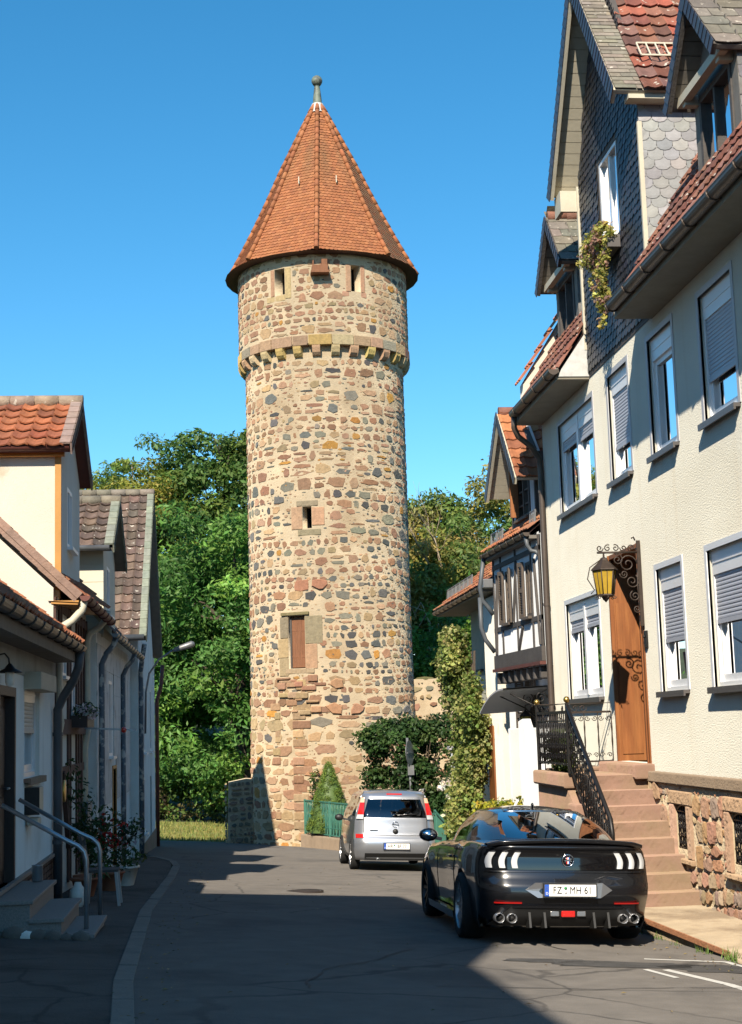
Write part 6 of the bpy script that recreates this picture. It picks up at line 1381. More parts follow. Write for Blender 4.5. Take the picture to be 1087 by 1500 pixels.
# spoiler lip, tail panel, lamps
def rpatch(F_, x0, x1, z0, z1, off, nx=16, nz=4, m='car_gloss', name='panel', parent=car, th=.02, skew=0., shape=None):
    mb = MB(); fr = []; bk = []
    for j in range(nz+1):
        z = z0+(z1-z0)*j/nz; a, b = (x0, x1) if shape is None else shape(j/nz)
        fr.append([(a+(b-a)*i/nx+skew*(z-z0), F_(a+(b-a)*i/nx+skew*(z-z0), z)-off, z) for i in range(nx+1)]); bk.append([(x,y+th,z) for x,y,z in fr[-1]])
    mb.grid(fr); mb.grid(bk)
    for R_ in (fr, bk): pass
    for a, b in ((fr[0],bk[0]),(fr[-1],bk[-1])): mb.grid([a,b], smooth=False)
    mb.grid([[r_[0] for r_ in fr],[r_[0] for r_ in bk]], smooth=False); mb.grid([[r_[-1] for r_ in fr],[r_[-1] for r_ in bk]], smooth=False)
    return mb.build(name, m, parent)
mb = MB(); rows = []
for y, dz in ((.012,-.01),(-.012,.018),(-.004,.03),(.06,.034),(.17,.02),(.24,-.02)):
    rows.append([(x, c_rear(x,.98)+y+.0, c_sh(.1)+dz+.045*(1-(x/.9)**2)-.035*max(0,abs(x)-.7)/.2) for x in [-.80+1.60*i/28 for i in range(29)]])
rows.append([(x,y+.01,z-.05) for x,y,z in rows[0]]); mb.grid(rows); mb.build('spoiler', 'car_black', car)
tp = rpatch(c_rear, -.835, .835, .755, .95, .012, 40, 5, 'car_gloss', 'tail_panel', shape=lambda v: (-.80-.035*math.sin(v*3.14), .80+.035*math.sin(v*3.14)))
rpatch(c_rear, -.84, .84, .732, .75, .012, 40, 2, 'car_black', 'tail_trim')
for sg in (-1,1):
    hl = None
    for k, xo in enumerate((.475,.60,.725)):
        w_ = .058; z0, z1 = .772, .925; mb = MB(); fr = []
        for v in [i/8 for i in range(9)]:
            z = z0+(z1-z0)*v; bend = -.030*v*1.0 + (.022*math.sin(v*math.pi)); a = sg*(xo+ bend + .03); b = sg*(xo+w_+ bend + .03)
            fr.append([(x, c_rear(x,z)-.030-.012*math.sin(math.pi*(i+.5)/5), z) for i, x in enumerate([a+(b-a)*q/4 for q in range(5)])])
        mb.grid(fr); bk = [[(x,y+.03,z) for x,y,z in r_] for r_ in fr]; mb.grid([[r_[0] for r_ in fr],[r_[0] for r_ in bk]],smooth=False); mb.grid([[r_[-1] for r_ in fr],[r_[-1] for r_ in bk]],smooth=False); mb.grid([fr[0],bk[0]],smooth=False); mb.grid([fr[-1],bk[-1]],smooth=False)
        mb.build('tail_light', 'lamp_white', car)
# badge: ring with a small running-horse shape over three bars
mb = MB(); yb_ = c_rear(0,.85)-.022; ring = [(.058*math.cos(t),yb_,.85+.058*math.sin(t)) for t in [2*math.pi*i/28 for i in range(29)]]; mb.tube(ring, .006, 6); bd = mb.build('badge_ring', 'chrome', car)
mb = MB(); mb.lathe([(0,-.002),(.055,-.002),(.055,.012)], (0,yb_+.002,.85), 24, 'y'); mb.build('badge_disc', 'car_gloss', bd)
for x_, m_ in ((-.012,'lamp_red'),(0,'plate_white'),(.012,'plate_blue')): mb = MB(); mb.box(x_-.0055,x_+.0055,yb_-.008,yb_-.002,.818,.882); mb.build('badge_bar', m_, bd)
mb = MB(); hz = [(-.045,.002),(-.028,.010),(-.008,.012),(.012,.016),(.026,.026),(.040,.020),(.036,.014),(.022,.010),(.030,.000),(.044,-.006),(.026,-.008),(.010,.0),(-.012,.0),(-.026,-.010),(-.042,-.014),(-.024,.0)]
mb.prism([(x,yb_-.013,.848+z) for x,z in hz], (0,.004,0)); mb.build('badge_horse', 'chrome', bd)
# bumper: silver hexagon round the plate, diffuser, reflectors, exhausts
mb = MB(); hexp = [(-.44,.565),(-.34,.635),(.34,.635),(.44,.565),(.32,.49),(-.32,.49)]
mb.prism([(x,c_rear(x,.56)-.010,z) for x,z in hexp], (0,.03,0)); mb.build('plate_surround', 'satin_silver', car)
number_plate(car, 0.0, lambda x,z: c_rear(x,.56)-.022, .565, .52, .112, 'FZ', 'MH 61')
rpatch(c_rear, -.60, .60, .20, .385, .012, 24, 5, 'car_plastic', 'diffuser', shape=lambda v: (-.78+.20*v, .78-.20*v))
rpatch(c_rear, -.56, .56, .385, .405, .022, 24, 2, 'car_black', 'diffuser_trim')
for x_ in (-.40,-.25,.25,.40): mb = MB(); mb.prism([(x_,c_rear(x_,.3)-.09,.20),(x_,c_rear(x_,.3)-.02,.36),(x_,c_rear(x_,.3)+.1,.36),(x_,c_rear(x_,.3)+.1,.18)], (.022,0,0)); mb.build('diffuser_fin', 'car_plastic', car)
for sg in (-1,1): rpatch(c_rear, sg*.47, sg*.74, .427, .442, .014, 10, 2, 'lamp_red', 'reflector')
mb = MB(); mb.box(-.07,.07,c_rear(0,.3)-.035,c_rear(0,.3)+.02,.30,.365); mb.build('fog_light', 'lamp_red', car, bevel=.008)
for sg in (-1,1): mb = MB(); mb.box(sg*.135-.045,sg*.135+.045,c_rear(0,.3)-.03,c_rear(0,.3)+.02,.305,.36); mb.build('reversing_light', 'satin_silver', car, bevel=.008)
for sg in (-1,1):
    for x_ in (.565,.685):
        mb = MB(); yy = c_rear(x_,.3)-.07; mb.lathe([(.036,.16),(.040,.10),(.044,.0),(.047,.0),(.047,.2)], (sg*x_,yy,.285), 22, 'y'); e = mb.build('exhaust_pipe', 'rim_silver', car)
        mb = MB(); mb.lathe([(0,.10),(.043,.10)], (sg*x_,yy,.285), 16, 'y'); mb.build('bore', 'dark_room', e)
# sides: mirrors, handles, sills, wheels, antenna, wiper trim
for sg in (-1,1):
    mb = MB(); mb.ball((sg*1.02,2.92,1.01), .11, 12, sq=(1.05,.62,.72)); mb.bar((sg*.86,2.92,.96),(sg*.98,2.93,.98),.05,.04); mr = mb.build('wing_mirror', 'car_black', car)
    mb = MB(); mb.ball((sg*1.02,2.885,1.01), .085, 12, sq=(1.05,.5,.68)); mb.build('mirror_glass', 'chrome', mr)
    mb = MB(); mb.box(sg*.925-.02,sg*.925+.02,1.78,2.0,.80,.83); mb.build('door_handle', 'car_black', car, bevel=.01)
    mb = MB(); mb.prism([(sg*.86,1.46,.17),(sg*.94,1.46,.17),(sg*.955,1.46,.25),(sg*.88,1.46,.25)], (0,1.92,0)); mb.build('side_skirt', 'car_gloss', car)
    mb = MB(); mb.tube([(sg*(c_w(y,.95)+.004),y,c_sh(y)-.035) for y in frange(1.5,3.1,.1)], .005, 4); mb.build('window_trim', 'chrome', car)
    dl_ = MB(); dl_.tube([(sg*(c_w(1.62,t)+.001),1.62+.12*(1-t),c_zb(1)+t*(c_sh(1.6)-c_zb(1))) for t in frange(.08,.98,.09)], .004, 4); dl_.tube([(sg*(c_w(2.98,t)+.001),2.98,c_zb(1)+t*(c_sh(2.98)-c_zb(1))) for t in frange(.08,.98,.09)], .004, 4); dl_.build('door_gap', 'car_gloss', car)
for y, w_ in ((1.06,.27),(3.78,.25)):
    for sg in (-1,1): wheel(car, sg*.825, y, .342, .342, w_, sg, 10, 'rim_silver' if y < 2 else 'rim_dark')
mb = MB(); mb.ball((.0,1.78,1.378), .035, 8, sq=(.4,1.5,.8)); mb.build('roof_antenna', 'car_gloss', car)
mb = MB(); mb.box(-.75,.75,.9,3.2,.55,.56); mb.box(-.7,.7,3.0,3.3,.6,.93); cab_ = mb.build('interior', 'car_plastic', car)
mb = MB(); mb.box(-.64,.64,.75,1.25,.93,.955); mb.build('parcel_shelf', 'car_plastic', car)
for sg in (-1,1): dummy_seat(car, sg*.36, 2.1, .52, .50, 'seat_leather', .62)
dummy_seat(car, -.30, 1.30, .60, .46, 'seat_leather', .38, .12); dummy_seat(car, .30, 1.30, .60, .46, 'seat_leather', .38, .12)
mb = MB(); mb.tube([(-.36+.18*math.cos(t),2.72+.06*math.sin(t),.95+.17*math.sin(t)) for t in [2*math.pi*i/20 for i in range(21)]], .016, 6); mb.build('steering_wheel', 'car_plastic', car)
mb = MB(); mb.box(-.10,.10,2.56,2.60,1.20,1.25); mb.build('rear_view_mirror', 'car_gloss', car)
mb = MB(); mb.tube([(-.42,.0,0)]*2, .001, 3) if False else mb.tube([cab(s, .97) for s in [(-.10+.2*i/20)%1 for i in range(21)]], .010, 5); mb.build('window_header', 'chrome', car)
CX0, CY0 = 3.36, 14.75
s1 = -.046; s2 = -.0375
ax = Vector((1,0,s1)).normalized(); ay = Vector((0,1,s2)); ay = (ay-ax*ay.dot(ax)).normalized(); az_ = ax.cross(ay)
def ground_fit(o, x, y, z): o.matrix_world = Matrix(((ax.x,ay.x,az_.x,x),(ax.y,ay.y,az_.y,y),(ax.z,ay.z,az_.z,z),(0,0,0,1)))
ground_fit(car, CX0, CY0, gz(CX0,CY0)+.004)

# ------------------------------------------------------------------ silver compact van
van = empty('parked_minivan', (0,0,0), 'silver compact minivan with tall red corner lights, parked by the green fence', 'car')
VL = 4.04
def v_ry(z): return sm_interp([(.25,.12),(.34,.05),(.45,.0),(.62,.0),(.70,.06),(.78,.075),(1.02,.12),(1.10,.14),(1.50,.34),(1.58,.50),(1.62,.62)], z)
def v_bow(x): a = abs(x); return .05*(a/.84)**2+.16*max(0,(a-.58)/.26)**2.2
def v_rear(x, z): return v_ry(z)+v_bow(x)
def v_h(y): return sm_interp([(.0,1.56),(.5,1.60),(1.6,1.62),(2.5,1.57),(3.45,1.02),(3.9,.86),(4.04,.70)], y) if y > 2.0 else sm_interp([(.0,1.53),(.6,1.59),(1.6,1.62),(2.0,1.615)], y)
def v_w(y, z):
    w = sm_interp([(.0,.80),(.4,.835),(1.2,.845),(2.8,.845),(3.5,.83),(4.04,.70)], y)
    return w*sm_interp([(.22,.95),(.40,.99),(.62,1.0),(.95,.985),(1.06,.96),(1.50,.80),(1.58,.73),(1.63,.66)], z)
def v_out(s, t):
    if s < .26:
        k = s/.26; xs = .84*math.sin(k*math.pi/2)**.9; zt = v_h(.3); z = .22+t*(zt-.22); return (xs*v_w(.35,z)/.84, v_rear(xs,z), z)
    if s > .86:
        k = (1-s)/.14; x = math.sin(k*math.pi/2); y = VL-.35*x**2.4; z = .22+t*(v_h(y)-.22); return (x*v_w(3.69,z), y-.12*abs(t-.4), z)
    k = (s-.26)/.60; ym = v_rear(.84, .22+t*(v_h(.3)-.22)); y = ym+(3.69-ym)*k; z = .22+t*(v_h(y)-.22); return (v_w(y,z), y, z)
SV = sorted(set([i/80 for i in range(81)]+[.26]))
TV = [0,.06,.12,.18,.24,.29,.33,.36,.42,.5,.57,.60,.63,.70,.78,.86,.905,.94,.97,1.0]
def vring(t): h = [v_out(s,t) for s in SV]; return h+[(-x,y,z) for x,y,z in h[::-1][1:-1]]
rows = [vring(t) for t in TV]; nS = len(rows[0]); hs = len(SV)
P_ = {'body': MB(), 'rear_window': MB(), 'side_window0': MB(), 'side_window1': MB(), 'windscreen': MB()}
for i in range(len(TV)-1):
    for j in range(nS):
        jj = j if j < hs-1 else nS-1-j; s = (SV[min(jj,hs-2)]+SV[min(jj,hs-2)+1])/2; tm = (TV[i]+TV[i+1])/2
        q = [rows[i][j], rows[i][(j+1)%nS], rows[i+1][(j+1)%nS], rows[i+1][j]]; yc_ = sum(p[1] for p in q)/4; k = 'body'
        if .62 < tm < .90 and s < .155: k = 'rear_window'
        elif .62 < tm < .89 and .29 < s and yc_ < 2.75 and not (1.02 < yc_ < 1.14) and not (1.95 < yc_ < 2.07): k = 'side_window'+('0' if j < hs-1 else '1')
        P_[k].add(q, [(0,1,2,3)], smooth=True)
tp_ = rows[-1]
for a, b in ((0,.2),(.2,.5),(.5,.98)):
    for j in range(nS):
        def tpnt(p, k): yy = min(max(p[1],.7),3.6); return (p[0]*(1-k), p[1]+(yy-p[1])*k, p[2]+(v_h(yy)+.02-p[2])*(1-(1-k)**2))
        p, q = tp_[j], tp_[(j+1)%nS]; f = [tpnt(p,a), tpnt(q,a), tpnt(q,b), tpnt(p,b)]; yc_ = sum(x[1] for x in f)/4
        P_['windscreen' if 2.55 < yc_ < 3.38 else 'body'].add(f, [(0,1,2,3)], smooth=True)
for k in (.5,.98):
    pass
u0 = rows[0]; u1 = [(x*.02,y+(min(max(y,.7),3.4)-y)*.98,z) for x,y,z in u0]; P_['body'].grid([u0,u1], closed=True)
for k, m_ in (('body','car_silver'),('rear_window','car_glass'),('windscreen','car_glass_dark'),('side_window0','car_glass_dark'),('side_window1','car_glass_dark')):
    o = P_[k].build(k.rstrip('01'), m_, van, recalc=True)
mb = MB(); rpatch(v_rear, -.62, .62, .215, .36, .012, 20, 3, 'car_plastic', 'lower_bumper', van); rpatch(v_rear, -.645, .645, .712, .716, .014, 20, 1, 'car_plastic', 'hatch_gap', van, .015)
for sg in (-1,1):
    rpatch(v_rear, sg*.645, sg*.65, .72, 1.12, .014, 1, 8, 'car_plastic', 'hatch_gap', van, .015)
    for z0, z1, m_ in ((1.035,1.12,'lamp_white'),(1.122,1.36,'lamp_red'),(1.362,1.46,'lamp_orange')):
        rpatch(v_rear, sg*.60, sg*.80, z0, z1, .022, 6, 5, m_, 'tail_light', van, .05, shape=lambda v, z0=z0, z1=z1, sg=sg: tuple(sorted((sg*(.655-.10*((z0+(z1-z0)*v)-1.04)), sg*(.79-.26*((z0+(z1-z0)*v)-1.04))))))
    rpatch(v_rear, sg*.66, sg*.80, .66, .735, .016, 6, 2, 'lamp_red', 'reflector', van)
    mb = MB(); mb.ball((sg*.96,2.55,1.02), .10, 10, sq=(1.0,.55,.75)); mb.bar((sg*.82,2.55,.98),(sg*.93,2.55,1.0),.05,.04); mb.build('wing_mirror', 'car_plastic', van)
mb = MB(); mb.box(-.16,.16,v_rear(0,1.53)-.02,v_rear(0,1.53)+.05,1.515,1.55); mb.build('brake_light', 'lamp_red', van, bevel=.006)
number_plate(van, .02, lambda x,z: v_rear(x,.50), .50, .52, .112, 'HR', 'BF 77')
mb = MB(); yb_ = v_rear(0,.93)-.018; mb.tube([(.058*math.cos(t),yb_,.93+.058*math.sin(t)) for t in [2*math.pi*i/24 for i in range(25)]], .006, 6); mb.bar((-.07,yb_,.938),(.07,yb_,.922),.012,.01); mb.build('badge', 'chrome', van)
mb = MB(); mb.lathe([(0,-.012),(.055,-.012),(.055,.01)], (.0,v_rear(0,.79),.79), 20, 'y'); mb.build('hatch_handle', 'car_plastic', van)
mb = MB(); mb.box(-.52,-.36,v_rear(.45,.80)-.014,v_rear(.45,.80),.80,.818); mb.build('script_badge', 'chrome', van)
mb = MB(); mb.tube([(.05,v_rear(0,1.10)-.03,1.10),(.2,v_rear(0,1.12)-.035,1.125),(.45,v_rear(.4,1.14)-.03,1.14)], .010, 5); mb.build('rear_wiper', 'car_plastic', van)
mb = MB(); mb.lathe([(.02,0),(.028,0),(.028,.2)], (-.35,v_rear(.3,.26)-.03,.235), 12, 'y'); mb.build('exhaust_pipe', 'steel', van)
mb = MB(); mb.box(-.70,.70,.5,3.1,.50,.52); mb.box(-.7,.7,2.95,3.15,.6,1.02); mb.box(-.66,.66,.62,.95,.98,1.0); mb.build('interior', 'car_plastic', van)
for sg in (-1,1): dummy_seat(van, sg*.36, 2.1, .55, .48, 'seat_grey', .66); dummy_seat(van, sg*.36, 1.15, .55, .5, 'seat_grey', .60)
for y in (.72, 3.30):
    for sg in (-1,1): wheel(van, sg*.775, y, .31, .31, .19, sg, 7, 'rim_silver')
ground_fit(van, 3.36, 30.15, gz(3.36,30.15)+.004)
for o in (car, van): LOC[o.name] = tuple(o.location)
# ================================================================== PLANTS
def tree(name, x, y, z0, zc, rad, nclump, nleaf, cols, lsize, label, group, trunk_r=.3, seed=1, lean=(0,0), barkm='bark', gap=.0, clump=(.8,1.3), aspect=2.2, limbs=7, bare=0):
    rg = random.Random(seed); o = empty(name, (x,y,z0), label, 'tree', group)
    c = Vector((x+lean[0], y+lean[1], zc)); mb = MB()
    p = [Vector((x,y,z0-.4)), Vector((x+lean[0]*.3,y+lean[1]*.3,z0+(zc-z0)*.4)), Vector((c.x,c.y,zc)), Vector((c.x+rg.uniform(-.3,.3),c.y,zc+rad[2]*.75))]
    mb.tube(p, [trunk_r,trunk_r*.8,trunk_r*.5,trunk_r*.12], 9)
    for k in range(limbs):
        a = 2*math.pi*k/limbs+rg.uniform(-.4,.4); zz = zc-rad[2]*rg.uniform(-.3,.65); e = Vector((c.x+rad[0]*.6*math.cos(a), c.y+rad[1]*.6*math.sin(a), zz+rad[2]*rg.uniform(.1,.3))); b = Vector((c.x*.8+x*.2,c.y*.8+y*.2,zz-rad[2]*.1))
        m_ = (b+e)/2+Vector((rg.uniform(-.3,.3),rg.uniform(-.3,.3),rg.uniform(.1,.5))); mb.tube([b,m_,e], [trunk_r*.4,trunk_r*.25,trunk_r*.06], 6)
        for q in range(2): e2 = e+Vector((rg.uniform(-1,1),rg.uniform(-1,1),rg.uniform(.2,1.2)))*rad[0]*.22; mb.tube([m_,(m_+e2)/2+Vector((0,0,.2)),e2], [trunk_r*.16,trunk_r*.1,trunk_r*.03], 5)
    mb.build('trunk', barkm, o)
    cl = []
    for k in range(nclump):
        while True:
            v = Vector((rg.gauss(0,1),rg.gauss(0,1),rg.gauss(0,1))).normalized()
            if gap and rg.random() < gap*(.5+.5*math.sin(v.x*5+seed)*math.sin(v.z*4+seed*2)): continue
            break
        q = rg.uniform(.45,1.0)**.5*rg.uniform(.86,1.08); r_ = rg.uniform(*clump)
        lump = 1+.16*math.sin(v.x*3.3+seed)+.12*math.sin(v.z*4.1+seed*1.7)
        cl.append(((c.x+v.x*rad[0]*q*lump, c.y+v.y*rad[1]*q*lump, c.z+v.z*rad[2]*q*lump), (r_,r_,r_*rg.uniform(.5,.75)), rg.choice(cols), nleaf))
    leaves('crown', cl, lsize, 'leaf', o, seed=seed, shell=.35, aspect=aspect); return o
DK = [(.11,.235,.048),(.14,.28,.055),(.085,.195,.042),(.19,.34,.065),(.12,.25,.06)]
YL = [(.27,.28,.05),(.19,.26,.05),(.34,.31,.06),(.13,.21,.045)]
OL = [(.24,.26,.06),(.31,.29,.075),(.18,.24,.055),(.34,.28,.08),(.13,.20,.05)]
G1 = 'trees on the slope behind the tower'
tree('locust_tree', .6, 57.5, gz(0,57), 4.6, (4.3,3.6,5.2), 170, 300, DK, .25, 'large dark green leafy tree between the left houses and the tower', G1, .35, 3, clump=(.75,1.35), aspect=2.4)
tree('locust_tree', -2.6, 61, gz(-2,61), 4.2, (3.2,3.0,5.0), 90, 280, DK, .25, 'dark green tree half hidden behind the mossy roofed house', G1, .3, 4, clump=(.7,1.2), aspect=2.4)
tree('yellowing_tree', -4.0, 68, gz(-3,68), 10.2, (3.3,2.6,5.0), 190, 170, YL, .24, 'pale yellow-green feathery tree rising above the brown roofs', G1, .2, 8, clump=(.55,.95), gap=.3, aspect=2.8, barkm='bark_pale')
tree('broadleaf_tree', .2, 69, gz(0,69), 11.6, (3.9,3.0,4.8), 150, 190, [(.11,.19,.045),(.16,.23,.05),(.08,.15,.04)], .30, 'mid green tree whose top shows left of the tower above the dark one', G1, .3, 5, clump=(.7,1.15), aspect=2.2)
tree('hill_tree', 9.0, 68, gz(9,68), 8.6, (2.8,2.6,4.4), 170, 150, OL, .27, 'olive green tree close to the right edge of the tower', G1, .25, 12, clump=(.6,1.0), aspect=2.4)
tree('hill_tree', 12.6, 70, gz(12,70), 8.0, (3.4,2.8,4.6), 190, 150, OL[:3]+[(.11,.19,.045)], .27, 'tall olive green tree behind the orange dormer on the right', G1, .25, 13, clump=(.6,1.05), aspect=2.4)
tree('hill_tree', 10.6, 64, gz(10,64), 6.0, (3.6,2.6,3.6), 190, 150, OL, .27, 'broad yellowish tree on the slope above the low house roof', G1, .22, 14, clump=(.6,1.0), aspect=2.4)
tree('hill_tree', 7.4, 72, gz(7,72), 8.6, (2.6,2.4,4.2), 120, 140, [(.09,.16,.05),(.13,.18,.06)], .27, 'darker tree at the back, showing just right of the tower', G1, .22, 15, clump=(.6,1.0))
# bare pale tree on the slope
o = empty('bare_tree', (9.6,65,gz(9.6,65)), 'half bare pale barked tree with dry twigs on the slope right of the tower', 'tree')
mb = MB(); rg = random.Random(7)
def branch(mb, p, d, L_, r_, dep):
    q = p+d*L_*.5+Vector((rg.uniform(-.1,.1),rg.uniform(-.1,.1),0))*L_; e = q+(d+Vector((rg.uniform(-.3,.3),rg.uniform(-.3,.3),rg.uniform(-.1,.3)))).normalized()*L_*.5
    mb.tube([p,q,e], [r_,r_*.75,r_*.5], 5 if dep < 2 else 4)
    if dep < 4:
        for k in range(3): branch(mb, e if k < 2 else q, (d+Vector((rg.uniform(-.9,.9),rg.uniform(-.6,.6),rg.uniform(-.2,.7)))).normalized(), L_*rg.uniform(.55,.75), r_*.45, dep+1)
branch(mb, Vector((9.2,64.5,4.0)), Vector((.12,0,1)).normalized(), 3.6, .16, 0)
mb.build('trunk', 'bark_pale', o)
mb = MB()
for k in range(26):
    x, z = rg.uniform(7.9,10.8), rg.uniform(4.2,6.6); p = Vector((x,61.5,z)); mb.tube([p,p+Vector((rg.uniform(-.2,.4),-.1,.5)),p+Vector((rg.uniform(.1,.5),-.2,.3)),p+Vector((rg.uniform(.2,.7),-.3,-.5))], .022, 4)
mb.build('dry_stems', 'bark_pale', o)
def bush(name, x, y, z, rad, ncl, nl, cols, ls, label, cat='bush', seed=1, group=None, extra=None, clump=.35, shell=.3, stems=5):
    o = empty(name, (x,y,z), label, cat, group); rg = random.Random(seed); mb = MB()
    for k in range(stems): a = rg.uniform(0,6.28); mb.tube([(x+.08*math.cos(a),y+.08*math.sin(a),z-.1),(x+rad[0]*.3*math.cos(a),y+rad[1]*.3*math.sin(a),z+rad[2]*.8),(x+rad[0]*.6*math.cos(a),y+rad[1]*.6*math.sin(a),z+rad[2]*1.5)], [.03,.02,.006], 5)
    mb.build('stems', 'bark', o); cl = []
    for k in range(ncl):
        v = Vector((rg.gauss(0,1),rg.gauss(0,1),rg.gauss(0,1))).normalized()*rg.uniform(.5,1)**.5; L_ = 1+.15*math.sin(v.x*4+seed)+.12*math.sin(v.z*5+seed)
        cl.append(((x+v.x*rad[0]*L_, y+v.y*rad[1]*L_, z+rad[2]+v.z*rad[2]*L_), (clump,clump,clump*.7), rg.choice(cols), nl))
    if extra: cl += extra
    leaves('foliage', cl, ls, 'leaf', o, seed=seed, shell=shell, aspect=1.7); return o
bush('hill_bush', 8.6, 56, 1.6, (2.2,1.5,2.0), 75, 110, [(.14,.26,.04),(.11,.22,.04),(.08,.17,.035)], .20, 'bright green bush behind the old stone wall right of the tower', seed=3, clump=.6)
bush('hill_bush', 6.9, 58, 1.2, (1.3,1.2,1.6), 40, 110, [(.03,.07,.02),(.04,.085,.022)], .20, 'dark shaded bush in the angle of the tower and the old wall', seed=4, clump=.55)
bush('hill_bush', 10.9, 57, 2.0, (1.8,1.4,2.0), 55, 110, [(.11,.21,.045),(.15,.22,.05)], .20, 'green bush below the orange eave of the low house', seed=6, clump=.6)
hcl = []; rg = random.Random(2)
for k in range(150):
    x = rg.uniform(-9,2.5); y_ = 58.5+rg.uniform(-.8,1.2); hcl.append(((x,y_,gz(x,y_)+rg.uniform(.1,1.2)),(.5,.4,.35),rg.choice([(.10,.17,.04),(.17,.20,.05),(.07,.13,.03),(.25,.21,.08)]),70))
struct(leaves('undergrowth', hcl, .20, 'leaf', None, seed=5), 'stuff')
# rose bush with pale blooms beside the tower
rg = random.Random(9); ex = []
for k in range(30): ex.append(((5.35+rg.gauss(0,.4)+.3,36.9+rg.uniform(-.9,-.4),-.35+rg.uniform(-.35,.55)),(.05,.05,.05),(.78,.74,.66),16))
o = bush('rose_bush', 4.9, 38.0, -.75, (1.25,1.0,1.30), 95, 120, [(.045,.095,.028),(.06,.12,.032),(.035,.075,.025),(.08,.13,.035)], .12, 'large dark green bush with white roses in front of the tower, behind the sign', seed=11, extra=ex, clump=.34, stems=14)
o = bush('garden_shrub', 5.2, 37.2, -1.25, (.65,.6,.55), 30, 110, [(.04,.09,.03),(.05,.11,.03)], .10, 'low green shrub at the gate beneath the white roses', seed=12, clump=.25)
# clipped cone conifer
o = empty('dwarf_spruce', (2.98,43.7,-1.6), 'small clipped cone of dense green spruce behind the green fence', 'conifer')
mb = MB(); mb.lathe([(.05,-1.7),(.05,.3)], (2.98,43.7,0), 6); mb.build('trunk', 'bark', o); mb = MB(); mb.lathe([(.60,-1.4),(.56,-1.2),(.44,-.7),(.28,-.1),(.12,.38),(.01,.60)], (2.98,43.7,0), 24, col=(.08,.13,.03)); mb.build('inner_crown', 'plain_attr', o); cl = []; rg = random.Random(3)
for k in range(420):
    t = rg.random()**.75; z = -1.35+1.95*(1-t); r_ = .66*t**.85*(1+.07*math.sin(k)); a = rg.uniform(0,6.28); cl.append(((2.98+r_*math.cos(a),43.7+r_*math.sin(a),z),(.09,.09,.10),rg.choice([(.14,.21,.035),(.17,.24,.04),(.11,.18,.035)]),70))
leaves('crown', cl, .045, 'needle', o, seed=2, shell=.1, aspect=3)
o = empty('climbing_plant', (2.55,44.6,-1.4), 'thin climbing plant growing up the tower foot beside the spruce', 'plant'); mb = MB(); mb.tube([(2.6,44.3,-1.6),(2.62,44.3,-.5),(2.55,44.3,.35)], .012, 5); mb.build('stem', 'bark', o)
leaves('foliage', [((2.58+.09*math.sin(k*2.1),44.22,-1.5+k*.115),(.14,.06,.1),rg.choice([(.10,.15,.03),(.06,.11,.025)]),18) for k in range(17)], .11, 'leaf', o, seed=4, shell=.1)
leaves_ = None
# ivy column in front of the low house
o = empty('ivy', (5.45,33.0,-1.5), 'tall column of yellow-green ivy climbing the front of the low house', 'ivy'); rg = random.Random(21); mb = MB()
for k in range(9): y_ = 31.9+rg.uniform(0,1.7); mb.tube([(5.58,y_,-1.6),(5.5,y_+rg.uniform(-.3,.3),.2),(5.45,y_+rg.uniform(-.5,.5),1.6),(5.5,y_+rg.uniform(-.6,.6),3.2)], [.05,.045,.03,.012], 6)
mb.build('stems', 'bark', o); cl = []
for k in range(300):
    q = rg.random(); z = -1.5+5.1*q; sp = 1.12-.25*math.sin(q*7); y_ = 32.7+rg.uniform(-1,1)*sp*(1 if z < 2.6 else .55)+(.5 if z > 2.6 else 0); x_ = 5.50-rg.uniform(.0,.38)-.15*math.sin(q*9)
    c_ = rg.choice([(.28,.33,.085),(.34,.36,.11),(.20,.26,.065),(.40,.40,.15),(.13,.19,.045)]); cl.append(((x_,y_,z),(.24,.30,.26),c_,95))
leaves('foliage', cl, .088, 'leaf', o, seed=8, shell=.2, aspect=1.15, droop=.6)
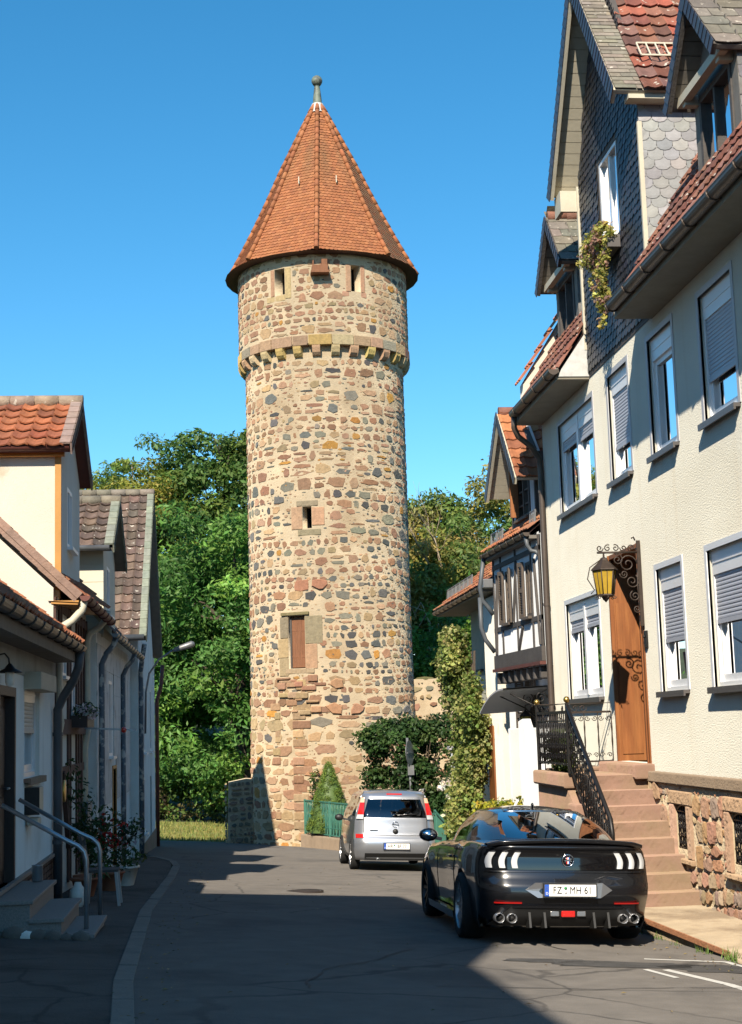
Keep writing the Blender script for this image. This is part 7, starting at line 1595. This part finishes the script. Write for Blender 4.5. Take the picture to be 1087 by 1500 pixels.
# yellow shrub, planting and stones by the stair foot
bush('yellow_shrub', 4.95, 25.7, -.55, (.55,.55,.45), 42, 130, [(.32,.33,.035),(.40,.37,.04),(.24,.29,.035)], .085, 'bright yellow-green shrub in front of the half-timbered house', seed=5, clump=.2)
bush('yellow_shrub', 4.75, 23.5, -.55, (.36,.45,.36), 26, 120, [(.32,.33,.035),(.36,.35,.04),(.20,.26,.035)], .085, 'smaller yellow-green shrub against the sandstone landing', seed=6, clump=.18)
mb = MB(); stones(mb, lambda u,v,d: (4.25+d,u,v), 22.3, 26.8, -1.3, -.30, random.Random(3), lambda u,v,r,a: jit((.28,.15,.10),.25,r), (.16,.3), (.9,2), .02, .08); mb.box(4.28,5.0,22.3,26.8,-1.5,-.34); tag(mb.build('planter_wall', 'stone_attr'), 'low red sandstone planter wall beneath the yellow shrubs', 'planter')
rs = random.Random(6)
for k, (y_, r_) in enumerate(((23.0,.13),(22.75,.10),(22.55,.085))):
    mb = MB(); mb.ball((4.42,y_,-.34+r_*.7), r_, 10, sq=(1,1.1,.8)); o = mb.build('white_stone', 'ceramic_white'); tag(o, ('largest of the three white stones on the planter wall','middle one of the three white stones on the planter wall','smallest of the three white stones on the planter wall')[k], 'stone', 'white stones on the planter wall')
mb = MB(); mb.tube([(4.40,24.2,-.30),(4.55,23.2,.38)], .022, 6); tag(mb.build('tool_handle', 'pvc_white'), 'slanting pale pole leaning on the planter above the black car', 'pole')
bush('landing_plant', 4.85, 21.2, .88, (.16,.26,.32), 16, 80, [(.09,.13,.03),(.06,.10,.025)], .07, 'leafy pot plant behind the landing railing', 'potted plant', seed=9, clump=.13)
# window box with a trailing vine on the slate gable
o = empty('window_box_vine', (5.5,20.1,8.3), 'window box with yellow and purple trailing vine on the slate gable', 'flower box')
mb = MB(); mb.box(5.48,5.66,19.55,20.7,8.22,8.40); mb.build('box', 'sill_metal', o); rg = random.Random(5); cl = []
VC = [(.48,.44,.10),(.38,.36,.09),(.55,.50,.15),(.34,.20,.15),(.28,.29,.07),(.42,.26,.18)]
for k in range(46): cl.append(((5.50+rg.uniform(-.12,.1),20.15+rg.uniform(-.62,.62),8.42+rg.uniform(-.12,.16)),(.10,.12,.09),rg.choice(VC),40))
for k in range(13):
    y_ = 19.6+rg.uniform(0,1.15); L_ = rg.uniform(.3,1.15)*(1.1 if 19.7 < y_ < 20.4 else .7)
    for q in range(int(L_/.075)): cl.append(((5.47+rg.uniform(-.04,.04),y_+.10*math.sin(q*.4+k)-q*.006,8.32-q*.075),(.05,.06,.05),rg.choice(VC),14))
leaves('foliage', cl, .055, 'leaf', o, seed=3, shell=.1, aspect=1.4, droop=.7)
